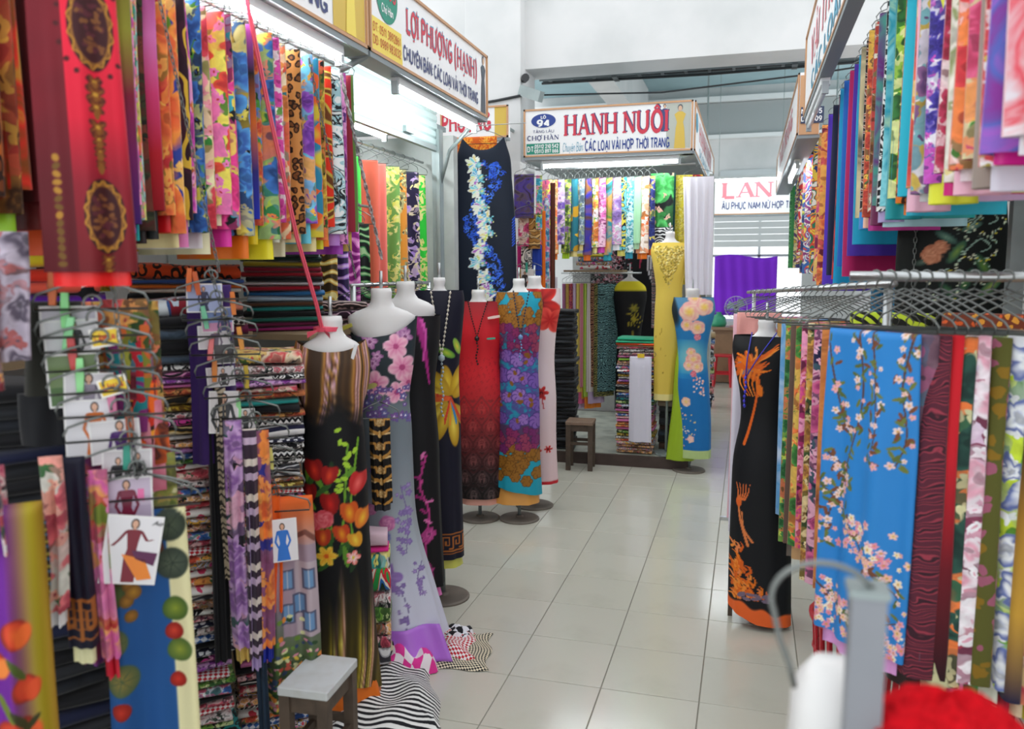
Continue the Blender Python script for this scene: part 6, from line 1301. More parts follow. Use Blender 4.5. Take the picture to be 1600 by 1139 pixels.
for k, (d, c1) in enumerate((('dark paisley', ['#1a1418', '#8a5a6a', '#c0a0a8']), ('plum floral brocade', ['#2a1020', '#9a4a6a', '#d0a0b0']), ('charcoal scroll', ['#16161a', '#6a6a70', '#a0a0a8']), ('black bronze scroll', ['#14100c', '#7a5a3a', '#b09060']), ('midnight scroll', ['#10121e', '#4a5a8a', '#90a0c0']), ('garnet scroll', ['#2a0c10', '#8a3a3a', '#c88a7a']))):
    hung(f'{d} dress length on the rack behind the dress forms', pat(d, 'br', c1, 14), (-1.83, 3.68+k*.14, 1.57), .1, .26, 1.2, .05, seed=80+k)

# between the tulip and lilac dresses: gold baroque cloth and a low pile
hung('black and gold baroque cloth between the tulip and lilac dresses', None, (-1.445, 3.0, 1.125), .4, .085, .36, .03, seed=91, nx=70, nz=180, paint=gold_baroque, lining='#2a2a30', ll=.03, amp=.008)
hanger((-1.445, 3.0, 1.225), .4, 'small wire hanger of the baroque cloth', None, .08, .1)
stack('low pile below baroque cloth', -1.475, 2.985, .001, .4, .12, .1, [(pat('blush pink plain', 'so', ['#e0c0cc'], 5), .07), (pat('hot pink plain', 'so', ['#e02a8a'], 5), .02), (pat('aqua daisy', 'fl', ['#40b8b0', '#f0f0e8', '#18181c', '#2a8a80', '#e8e070'], 9), .08), (pat('green red patchwork', 'ab', ['#2a9a4a', '#d02a34', '#e8e0d0', '#2a6ab0', '#18301c'], 9), .1), D['black small white flower'], D['green leaf on dark'], D['red ditsy print'], D['navy rose cotton'], D['grey lace print'], D['rust floral']], t=.073, seed=12, jit=.004)

# cloths lying on the floor
bwst = pat('black and white wavy striped', 'st', ['#ecebe8', '#16161c'], 42, p=(.25, 1, .35))
def floorcloth(label, mat, x, y, rz, w, d, h, seed, fringe=False):
    rg = np.random.default_rng(seed); ny, nx = 22, 22; V = np.zeros((ny, nx, 3)); U = np.zeros((ny, nx, 2)); ph = rg.uniform(0, 6, 4)
    for i in range(ny):
        for j in range(nx):
            a, c = j/(nx-1)-.5, i/(ny-1)-.5; e = min(1, (.5-abs(a))*5, (.5-abs(c))*5)
            V[i, j] = (a*w+.012*math.sin(c*11+ph[0]), c*d+.012*math.sin(a*9+ph[1]), .004+h*max(0, e)**.5*(1+.35*math.sin(a*13+ph[2])*math.sin(c*9+ph[3]))); U[i, j] = (a*w, c*d)
    return tag(link('draped_cloth', gridmesh('draped_cloth', V, mat, uv=U, uv2=U), None, (x, y, 0), (0, 0, rz)), label, 'fabric')
floorcloth('black and white wavy striped cloth crumpled on the floor', bwst, -1.38, 2.84, .5, .42, .56, .05, 1)
floorcloth('black and cream dogtooth cloth spread on the floor tiles', pat('black cream dogtooth', 'ck', ['#17171a', '#e8dcc0'], 110), -1.25, 3.3, .25, .34, .36, .02, 2)
floorcloth('red and white dogtooth cloth spread under the lilac hem', pat('red white dogtooth', 'ck', ['#c02030', '#f0eceb'], 90), -1.31, 3.31, .3, .32, .3, .045, 3)
floorcloth('pink and white squares cloth crumpled on the floor', pat('pink white squares', 'ck', ['#e83a9a', '#f4e8ee'], 26, p=.3), -1.40, 3.12, .35, .26, .2, .085, 4)
floorcloth('red and white squares cloth crumpled beside the pink one', pat('red white squares', 'ck', ['#d8202c', '#f4eaea'], 26, p=.3), -1.45, 3.2, .35, .24, .16, .11, 5)
floorcloth('black and tan chevron cloth crumpled by the tulip hem', pat('black tan chevron', 'zz', ['#d8cca8', '#1a1a1a'], 30), -1.53, 3.12, .35, .2, .2, .12, 6)
floorcloth('black white geometric cloth folded by the lilac hem', pat('black white geometric', 'ck', ['#16161c', '#e6e6ec'], 40, p=.2), -1.30, 3.4, .3, .2, .14, .05, 7)

# stools
def stool(label, x, y, rz, w, d, h, top, leg, lt=.035, seat_t=.03):
    t = thing('wooden_stool', label, 'stool', (x, y, 0), rz)
    MB().box((0, 0, h-seat_t/2), (w, d, seat_t), .006).obj('seat', top, t)
    for i in (-1, 1):
        for j in (-1, 1): MB().box((i*(w/2-lt*.6), j*(d/2-lt*.6), (h-seat_t)/2), (lt, lt, h-seat_t)).obj('leg', leg, t)
    for j in (-1, 1):
        MB().box((0, j*(d/2-lt*.6), h-seat_t-.03), (w-lt*1.2, lt*.5, .05)).obj('apron', leg, t)
        MB().box((0, j*(d/2-lt*.6), h*.55), (w-lt*1.2, lt*.5, .025)).obj('rung', leg, t)
    for i in (-1, 1):
        MB().box((i*(w/2-lt*.6), 0, h-seat_t-.03), (lt*.5, d-lt*1.2, .05)).obj('apron', leg, t); MB().box((i*(w/2-lt*.6), 0, h*.5), (lt*.5, d-lt*1.2, .025)).obj('rung', leg, t)
stool('low dark stool with worn white painted seat by the garden cloth', -1.29, 2.19, .06, .17, .23, .45, plain('worn_white_paint', '#c4c7c8', .55, noise=.2, nscale=9, col2='#b3b2ae'), DARKWOOD)
stool('small brown wooden stool in front of the black trouser pile', -1.37, 6.84, .06, .24, .22, .43, plain('brown_stool_seat', '#8a7260', .55, noise=.25, nscale=12), DARKWOOD, .04)
# ================================================================ FACING SHOP
struct(MB().box((-1.2, 8.1, .05), (1.5, 2.2, .1)).obj('trim_platform', plain('dark_platform_wood', '#4a3a34', .6, noise=.3)))
struct(MB().box((-1.2, 8.08, .103), (1.46, 2.1, .006)).obj('floor_platform', plain('worn_vinyl', '#b9bdb0', .35, noise=.3, nscale=7, col2='#8f958c')))
struct(MB().box((-1.2, 9.22, 1.36), (1.5, .05, 2.72)).obj('wall_shop_back', plain('stall_board', '#b9bcb8', .7)))
struct(MB().box((-1.2, 8.1, 2.69), (1.44, 2.2, .02)).obj('ceiling_shop', plain('stall_roof_board', '#8e9a9c', .7)))
struct(MB().box((-.4, 9.0, 1.36), (.04, .4, 2.72)).obj('wall_shop_side', plain('stall_board', '#b9bcb8', .7)))
rail('steel rail under the facing shop tube carrying bright fabrics', (-1.86, 7.16, 2.625), (-.46, 7.16, 2.625), .009)
ROW_M = [('sunflower yellow with violet floral', 'fl', ['#ecd42a', '#a070c0', '#6a3a90', '#c8c060', '#d84a5a'], 10, None), ('peach and orange rose', 'fl', ['#f0c898', '#e8802a', '#c85a1c', '#a0a060', '#f0a890'], 11, '#e07a2a'), ('thin lilac floral', 'fl', ['#b8a8d0', '#7a5ab0', '#5a3a90', '#a0b070', '#e0c0d8'], 12, None), ('lime flecked', 'fl', ['#d4e04a', '#6a8a2a', '#30481c', '#a0c03a', '#8a5aa0'], 13, '#a8d82c'), ('teal and ochre dotted block', 'dt', ['#1f6a78', '#d8a82a', '#b88a1c'], 7, '#e2d08a'), ('grey white floral', 'fl', ['#d8dcd8', '#8aa0b0', '#5a7080', '#a8b860', '#3a4a5a'], 12, '#e0cc88'), ('blue and brown shaded', 'wc', ['#2a2a9a', '#5a3a2a', '#2a2aa0', '#8a5a2a'], 4, '#e8701c'), ('yellow garden floral', 'fl', ['#ecd84a', '#e8902a', '#c86a1c', '#5aa04a', '#e8e8f0'], 10, '#e2d68a'), ('magenta floral', 'fl', ['#c02a8a', '#f0a0d0', '#e05ab0', '#7a1a5a', '#f0d0e0'], 12, '#d84ab8'), ('green orange and teal shaded', 'wc', ['#5a8a3a', '#e8a04a', '#1c8a9a', '#3a5a3a'], 4, '#2aa8b8'), ('white with violet roses', 'fl', ['#eceaf2', '#a88ac8', '#7a5aa0', '#c8d8c8', '#e8a0c8'], 8, '#f0eef2'), ('teal black and lemon', 'ab', ['#1a3a44', '#2a98a8', '#e8d84a', '#162228', '#6ac0c8'], 10, '#e6dc70'), ('cyan leafy', 'fl', ['#3ab8c8', '#c0e8e8', '#1c8a9a', '#1c7a8a', '#e0f0f0'], 12, '#2a9ab8'), ('pale mint plain', 'so', ['#a8dcb0'], 5, '#b8e0b8'), ('orange with white blossoms', 'fl', ['#f0741c', '#f4e8d8', '#e8b080', '#e8842a', '#f8f0e8'], 6, '#e8761c'), ('yellow and navy floral', 'fl', ['#e8d83a', '#2a3a8a', '#1a2464', '#6a9a3a', '#e8a03a'], 10, '#e06a1c')]
for k, (d, kd, cc, sc, ln) in enumerate(ROW_M):
    x = -1.76+k*.0615; w_ = .135 if k in (0, 14, 10) else .105
    hung(f'{d} fabric, {ordw(k+1)} from left under the facing shop sign', pat(d, kd, cc, sc), (x, 7.16, 2.53), -.55, w_, .62+.05*math.sin(k*2.3)+(.1 if k == 0 else 0), .035, seed=100+k, lining=ln, ll=.05, waves=1.2, amp=.008)
    hanger((x, 7.16, 2.634), -.55, f'wire hanger of the {d} fabric under the facing sign', 'hangers under the facing shop sign', .07, .1)
hung('black cloth with green calla lilies and lace border under the sign', pat('black with green callas', 'fl', ['#1a1c1e', '#5ad06a', '#2a8a3a', '#3aa04a', '#e8b0a0'], 4), (-.74, 7.2, 2.56), .0, .2, .46, .02, seed=120)
hung('grey lace border panel below the calla cloth', pat('white lace on black', 'br', ['#1c1c20', '#d8d8d8', '#ffffff'], 26), (-.74, 7.195, 2.1), .0, .2, .24, .022, seed=121)
hung('gold sequinned cloth behind the yellow dress form', pat('gold sequin', 'sq', ['#d8c83a', '#f4ec90', '#b0982a'], 14), (-.57, 7.3, 2.55), .1, .16, .95, .03, seed=122)
hung('dark teal ribbon of cloth beside the gold sequins', pat('dark teal plain', 'so', ['#1a5a5c'], 5), (-.645, 7.24, 2.56), .1, .03, .7, .02, seed=123)
hung('crimson cloth at the corner of the facing shop', pat('crimson gold spot', 'dt', ['#a01830', '#d8a83a', '#d8a83a'], 20), (-.47, 7.4, 2.56), .2, .12, 1.6, .03, seed=124)
hung('long white drape with tiny red motifs at the shop corner', pat('white with tiny red motifs', 'dt', ['#e9e6ef', '#e9e6ef', '#e9e6ef'], 6), (-.425, 7.02, 2.5), .05, .25, .98, .05, seed=125, waves=4., amp=.014, skew=.03, flare=-.12, nx=30)
hanger((-.425, 7.02, 2.6), .05, 'wire hanger holding the long white drape', None, .12, .1)
# samples beside the pillar
for k, (x, z, w_, L, d, kd, cc) in enumerate(((-1.72, 2.48, .16, .34, 'brown violet shaded', 'wc', ['#3a3040', '#5a4a58', '#4a3a90', '#3a2a2a']), (-1.60, 2.47, .05, .42, 'yellow aqua floral', 'fl', ['#d8d84a', '#4ab0c8', '#1c8aa0', '#6aa04a', '#e870a0']), (-1.73, 2.17, .09, .25, 'white pink flower', 'fl', ['#d8d4cc', '#d84a80', '#a01c50', '#4a6a4a', '#c8b8a0']), (-1.645, 2.17, .1, .27, 'gold bronze', 'br', ['#a8783a', '#5a3a14', '#d8b070']), (-1.71, 1.93, .09, .22, 'black white drawing', 'ab', ['#dcd8d0', '#2a2a2a', '#dcd8d0', '#8a8a8a']), (-1.63, 1.93, .08, .24, 'royal blue plain', 'so', ['#1c3a98']), (-1.74, 1.74, .07, .3, 'bronze gold glitter', 'sq', ['#6a5214', '#d8b84a', '#b08a2a']), (-1.78, 1.96, .04, .5, 'magenta plain', 'so', ['#b01a70']), (-1.585, 2.2, .035, .7, 'orange plain strip', 'so', ['#e8701c']), (-1.56, 2.3, .04, .85, 'white blue print strip', 'fl', ['#d0dce0', '#5ab0d0', '#2a6a9a', '#8ab0a0', '#e06aa0']), (-1.515, 2.42, .04, 1.05, 'dark brown striped strip', 'st', ['#3a1c14', '#5a2a1c', '#2a120c']), (-1.61, 1.73, .07, .35, 'sky blue plain strip', 'so', ['#3a98d0']))):
    st = {'p': (1, 0, 0)} if kd == 'st' else {}
    hung(f'{d} sample cloth hanging beside the white pillar', pat(d, kd, cc, 12, **st), (x, 6.25+.012*k, z), .12, w_, L, .02, seed=130+k, nx=8, nz=8, amp=.004)
for k, z in enumerate((2.56, 2.27, 2.03, 1.83)): hanger((-1.68, 6.235, z), .12, f'wire hanger, {ordw(k+1)} down the samples beside the pillar', None, .11, .1)
rail('thin wire from the pillar holding the sample cloths', (-1.68, 6.235, 2.55), (-1.99, 7.1, 2.58), .003, 'wire_line')
photo_card('white card with small dress sketches beside the pillar', (-1.68, 6.2, 1.74), .12, .1, .2, '#e0ddda', [(-.2, .1, .8, '#3a3a3a', 0), (.2, .3, .6, '#d8602a', 0)])
peg('teal peg on the sketch card beside the pillar', '#3aa08a', (-1.68, 6.18, 1.75), .12)
hung('yellow and pink floral length reaching low beside the pillar', pat('pink rose on grey', 'fl', ['#b89a8a', '#e0508a', '#b02a5a', '#8a8a6a', '#f0a0b0'], 10), (-1.80, 7.05, 2.0), .0, .2, .32, .03, seed=145)
for k, z in enumerate((1.43,)): 
    o = MB().box((0, 0, 0), (.16, .012, .36)).obj('paper_panel', plain('pale_lilac_paper', '#c9c3cc', .6), None, (-1.7, 6.99, z+.06)); tag(o, 'pale blank paper panel above the black trouser pile', 'panel')
# black trouser pile, print pile, solid pile
stack('black pile at the shop step', -1.6, 7.2, .107, .1, .22, .3, [D['black plain'], pat('charcoal plain', 'so', ['#24262a'], 5), pat('ink grey plain', 'so', ['#3a3d42'], 5), D['black plain'], pat('charcoal plain', 'so', ['#24262a'], 5)]*7, t=.0365, seed=21, jit=.012)
stack('print pile by the white trousers', -.93, 7.2, .107, 0, .33, .28, [(pat('jade green plain', 'so', ['#1f9a74'], 5), .028), (pat('emerald plain', 'so', ['#2aa87c'], 5), .02), (pat('vermilion plain', 'so', ['#e0501c'], 5), .022), (pat('tan plain', 'so', ['#c0a078'], 5), .012), D['navy rose cotton'], D['black white blot'], D['black small white flower'], D['magenta swirl'], (pat('lime plain', 'so', ['#8ac83a'], 5), .018), D['red ditsy print'], D['multicolour confetti'], D['blue flower on white'], D['white with pink spots'], D['blue check'], D['mustard swirl'], D['black white blot'], D['purple blossom'], D['rust floral'], D['grey lace print']]+mix(20, 33)+[D['multicolour confetti'], D['red ditsy print'], D['multicolour confetti'], D['red ditsy print']], t=.0245, seed=22, jit=.01)
sol = [pat(n+' plain', 'so', [c], 5) for n, c in (('mushroom', '#6a5a50'), ('scarlet folded', '#c8321c'), ('graphite', '#2c3038'), ('forest', '#1c4a3c'), ('cherry', '#c01a4a'), ('dusk grey', '#4a4c54'), ('cocoa', '#4a342c'), ('slate', '#3a4452'), ('onyx', '#1a1c20'), ('coffee', '#5a4438'), ('indigo', '#28304e'), ('brick', '#a03a30'), ('stone', '#b0a08c'), ('pewter', '#4c5258'), ('coal', '#222428'), ('iron', '#383c40'))]
stack('solid-colour pile under the yellow dress', -.6, 7.42, .107, .05, .3, .26, sol+sol[6:10], t=.056, seed=23)
o = hung('white satin trousers hanging in front of the print pile', pat('pearl white satin', 'so', ['#dcd9e6'], 3, rough=.35), (-.875, 6.98, .985), .02, .19, .75, .03, seed=150, waves=1.6, amp=.01, name='white_trousers', cat='trousers', flare=.05)
hanger((-.875, 6.98, 1.09), .02, 'wire hanger of the white satin trousers', None, .13, .1)
o = MB().box((0, 0, 0), (.06, .004, .035)).obj('price_tag', plain('label_yellow', '#e8c42a', .4), None, (-.87, 6.955, .995)); tag(o, 'small yellow tag above the white satin trousers', 'tag')
# inner rail with long lace dresses
rail('short chrome rail deep in the facing shop', (-1.78, 7.85, 1.7), (-1.0, 7.95, 1.7), .009)
ROW_I = [('pink lace', 'br', ['#b06a98', '#d89ac0', '#8a4a78']), ('gold lace', 'br', ['#c8a04a', '#e0c880', '#9a742a']), ('orange beaded', 'fl', ['#e8803a', '#b02a6a', '#7a1a4a', '#e8a05a', '#c83a5a']), ('lilac striped', 'st', ['#c8b0d0', '#b898c0', '#d8c8dc']), ('yellow striped', 'st', ['#d8c860', '#c8a848', '#e8d880']), ('rose striped', 'st', ['#d07a8a', '#e0a0a8', '#b85a70']), ('lime striped', 'st', ['#a0b83a', '#7a9a2a', '#c0d060']), ('pearl striped', 'st', ['#d0c8c4', '#c0b0a8', '#e0d8d4']), ('dark garnet', 'br', ['#2a1014', '#8a3a3a', '#c8a070']), ('dark moss', 'br', ['#1c2014', '#6a7a3a', '#b0a060']), ('dark teal lace', 'br', ['#0f2024', '#3a7a80', '#90b8b8'])]
for k, (d, kd, cc) in enumerate(ROW_I):
    st = {'p': (1, 0, 0)} if kd == 'st' else {}
    x = -1.67+k*.035; hung(f'{d} long dress, {ordw(k+1)} on the inner chrome rail', pat(d+' length', kd, cc, 44, **st), (x, 7.8+.012*k, 1.6), 1.0-.03*k, .24, 1.12-.05*(k % 3), .022, seed=160+k, lining=['#e06a98', '#e8b050', '#e8842a', '#c8b0d0'][k % 4] if k < 8 else None, ll=.12, amp=.006)
    hanger((x, 7.8+.012*k, 1.71), 1.0, f'wire hanger of the {d} long dress, inner chrome rail', 'hangers on the inner chrome rail', .12, .1)
o = MB().box((-1.5, 8.2, 1.72), (.6, .3, .02)).obj('inner_shelf', SHELF); tag(o, 'short shelf above the inner chrome rail', 'shelf')
stack('heap above the inner chrome rail', -1.5, 8.17, 1.731, .1, .34, .2, [pat('clear yellow plain', 'so', ['#e8d84a'], 5), D['blue flower on white'], D['multicolour confetti'], D['white with pink spots']], t=.04, seed=24)
def collar_print(P):
    P.fill('#0e0e12'); P.put((P.v-1.52)/.015, '#e8d82a'); rg = random.Random(8)
    for k in range(9):
        t = k*.7; P.curve([(.05, 1.25), (.05+.05*math.cos(t), 1.25+.06*math.sin(t)), (.05+.08*math.cos(t+.5), 1.25+.1*math.sin(t+.5))], .005, '#a8982a', .002)
    P.fl(.05, 1.36, .05, 6, '#b0a030', '#6a6a2a'); P.el(.04, 1.1, .012, .04, 0, '#8a7a2a')
dress_form('small white dress form wearing the black dress with yellow collar', -1.12, 8.0, .05, 1.72, .13, neck_r=.028, base=False)
gown('black dress with bright yellow collar deep in the facing shop', -1.12, 8.0, .05, [(.34, .14, .09), (.8, .13, .1), (1.1, .115, .09), (1.35, .15, .1), (1.5, .165, .09), (1.58, .14, .07), (1.62, .09, .06)], collar_print, 90, 70)
def sequin_print(P):
    P.fill('#0c0d13'); rg = random.Random(9)
    P.curve([(-.02, 1.98), (-.1, 1.85), (-.12, 1.75)], .018, '#b03050', .004)
    for off in (0, .035, .07):
        pts = P.curve([(.02+off, 2.0), (-.03+off, 1.85), (-.02+off, 1.7), (.05+off, 1.55), (.08+off, 1.48)], .012, ['#e8e4e8', '#8a1c34', '#c8c8d0'][int(off*28)], .003)
        for p in pts[::1]: P.el(p[0], p[1], .006, .006, 0, '#f4f4f8')
    P.el(.16, 1.78, .02, .1, .5, '#2a8a3a', .2); P.el(.22, 1.9, .015, .1, .6, '#3a3a34', .2); P.el(.2, 1.62, .014, .08, .5, '#34342e', .2)
    for k in range(30): P.el(rg.uniform(-.35, -.2), rg.uniform(1.75, 2.0), .006, .006, 0, rg.choice(['#c02a50', '#d8d8e0']))
o = link('hanging_dress', loft('hanging_dress', [(.4, .3, .04), (1.2, .3, .04), (1.9, .28, .04), (2.05, .26, .03)], PRINT, 200, 160, paint=sequin_print), None, (-1.0, 8.75, 0)); tag(o, 'black dress with red and silver sequin plumes at the shop back', 'dress'); hanger((-1.0, 8.75, 2.16), 0, 'wire hanger of the black sequin plume dress', None, .2, .12); rail('wall hook bar holding the black sequin plume dress', (-1.0, 8.75, 2.148), (-1.0, 9.21, 2.148), .006)
hung('black glitter dress beside the sequin plume dress at the back', pat('black silver glitter', 'sq', ['#0c0d12', '#b02a4a', '#d0d0d8'], 9), (-1.48, 8.8, 2.05), .0, .38, 1.4, .04, seed=175)
hung('grey paisley blouse hanging behind the yellow dress form', pat('grey paisley', 'br', ['#5a545a', '#c8c0c4', '#8a4a50'], 22), (-.78, 7.75, 1.78), .1, .2, .6, .06, seed=176, name='paisley_blouse', cat='blouse'); hanger((-.78, 7.75, 1.88), .1, 'wire hanger of the grey paisley blouse', None, .09, .1); rail('short peg rail holding the paisley blouse', (-.78, 7.75, 1.868), (-.42, 8.85, 1.868), .006)
o = MB().box((0, 0, 0), (.12, .02, .07)).obj('red_box', plain('red_card', '#c8202c', .5), None, (-.98, 7.9, 1.2)); bpy.data.objects.remove(o)
# the two dress forms at the corner
dress_form('white dress form wearing the yellow beaded dress', -.655, 7.09, .02, 2.055, .155, neck_r=.042, base=False)
gown('golden yellow dress with beaded neckline at the facing shop corner', -.655, 7.09, .02, [(.6, .085, .07, -.03), (.9, .1, .08, -.02), (1.17, .122, .1), (1.4, .118, .1), (1.57, .112, .095), (1.78, .142, .11), (1.9, .16, .095), (1.96, .145, .075)], yellow_print, 230, 120, fold=.02)
t = thing('step_box', 'dark wooden block under the yellow dress form stand', 'box', (-.655, 7.08, .107)); MB().lathe([(.11, 0), (.11, .02), (.02, .03)], (0, 0.04, 0), 20).obj('base_plate', GREYMETAL, t)
dress_form('white dress form wearing the blue rose dress', -.45, 7.0, -.1, 1.575, .175, neck_r=.058, base=True)
gown('blue dress with large peach roses beside the passage', -.44, 7.0, -.05, [(.13, .135, .11, .04), (.45, .138, .11, .03), (.75, .135, .115, .01), (1.05, .122, .1), (1.25, .15, .11), (1.4, .18, .11), (1.5, .165, .08)], rose_print, 220, 120, fold=.02, seed=3)
o = link('under_skirt', loft('under_skirt', [(.1, .13, .11, -.07), (.3, .12, .11, -.06), (.6, .1, .1, -.05), (.95, .07, .08, -.06), (1.1, .06, .06, -.05)], satin('#9ab828'), 20, 40, fold=.05, seed=8), None, (-.45, 7.02, 0), (0, 0, -.05)); tag(o, 'lime green satin underskirt showing left of the blue rose dress', 'skirt')

# ================================================================ FAR END OF THE PASSAGE
V = np.zeros((14, 40, 3))
for i in range(14):
    for j in range(40): V[i, j] = (-.53+.96*j/39, .012*math.sin(j*.9+i*.2), 1.0+.94*i/13+.03*math.sin(j*.16)*(i/13))
o = link('purple_curtain', gridmesh('purple_curtain', V, plain('violet_curtain', '#8f36e6', .6, spec=.2)), None, (0, 13.41, 0)); tag(o, 'violet curtain stretched across the far window', 'curtain'); mo = o.modifiers.new('thick', 'SOLIDIFY'); mo.thickness = .004
rail('thin rod holding the violet curtain', (-.62, 13.44, 1.96), (.92, 13.44, 1.96), .008)
t = thing('counter', 'brown wooden counter under the violet curtain', 'counter', (-.05, 12.85, 0))
MB().box((0, 0, .42), (.9, .4, .8)).obj('body', plain('brown_counter_wood', '#8a6a52', .5, noise=.2, nscale=6), t); MB().box((0, 0, .84), (.96, .46, .04)).obj('top', plain('counter_top_wood', '#a08068', .45, noise=.2), t)
for s in (-1, 1): MB().box((s*.22, -.203, .45), (.4, .01, .6)).obj('door', plain('counter_door_wood', '#967458', .5, noise=.2), t)
t = thing('table_fan', 'small desk fan on the far wooden counter', 'fan', (-.17, 12.8, .86))
MB().lathe([(.09, 0), (.09, .015), (.03, .03), (.018, .05), (.018, .2)], (0, 0, 0), 20).obj('base', plain('fan_pink_plastic', '#d89a98', .4), t, smooth=True)
MB().lathe([(.02, -.03), (.045, -.02), (.045, .05), (.02, .07)], (0, 0, 0), 14).obj('motor', plain('fan_grey', '#5a5a60', .4), t, (0, .03, .3), (PI/2, 0, 0), smooth=True)
b = MB()
for y in (-.05, .03): b.tube([(.165*math.cos(a), y, .165*math.sin(a)) for a in np.linspace(0, 2*PI, 25)[:-1]], .004, 5, True)
for k in range(18): a = 2*PI*k/18; b.tube([(.02*math.cos(a), -.065, .02*math.sin(a)), (.165*math.cos(a), -.05, .165*math.sin(a)), (.165*math.cos(a), .03, .165*math.sin(a))], .002, 4)
b.obj('guard', plain('fan_wire', '#c8ccd0', .4), t, (0, -.02, .3), smooth=True)
for k in range(3):
    b = MB(); b.poly([(.02*math.cos(a), 0, .02*math.sin(a)) for a in (2.1*k, 2.1*k+1.4)]+[(.14*math.cos(a), .015*(j-1), .14*math.sin(a)) for j, a in enumerate((2.1*k+1.3, 2.1*k+.8, 2.1*k+.2))]); b.obj('blade', plain('fan_blade', '#8aa0b0', .3), t, (0, -.03, .3))
t = thing('plastic_stool', 'red plastic stool beside the far counter', 'stool', (-.33, 12.35, 0)); RP = plain('red_plastic', '#c8202c', .35)
MB().box((0, 0, .46), (.26, .26, .03), .02).obj('seat', RP, t)
for i in (-1, 1):
    for j in (-1, 1): MB().bar((i*.13, j*.13, .0), (i*.1, j*.1, .45), .035).obj('leg', RP, t)
for i in (-1, 1): MB().box((i*.115, 0, .2), (.015, .22, .03)).obj('rung', RP, t); MB().box((0, i*.115, .2), (.22, .015, .03)).obj('rung', RP, t)
b = MB(); b.lathe([(.1, 0), (.12, .05), (.1, .14), (.03, .2), (.05, .22)], (0, 0, 0), 10); o = b.obj('shopping_bag', plain('green_film', '#3aa078', .4), None, (-.42, 12.8, .861), smooth=True); tag(o, 'green plastic bag on the far counter beside the fan', 'bag')
stack('small pile by the far counter', -.52, 10.4, .001, .1, .26, .25, [pat('tan plain', 'so', ['#c0a078'], 5), D['blue check'], D['cream rose'], D['grey lace print'], D['black white blot'], D['multicolour confetti'], D['green leaf on dark'], D['blue flower on white'], D['charcoal stripe'], D['cream rose'], D['white dotted navy'], D['grey lace print']], t=.078, seed=26)
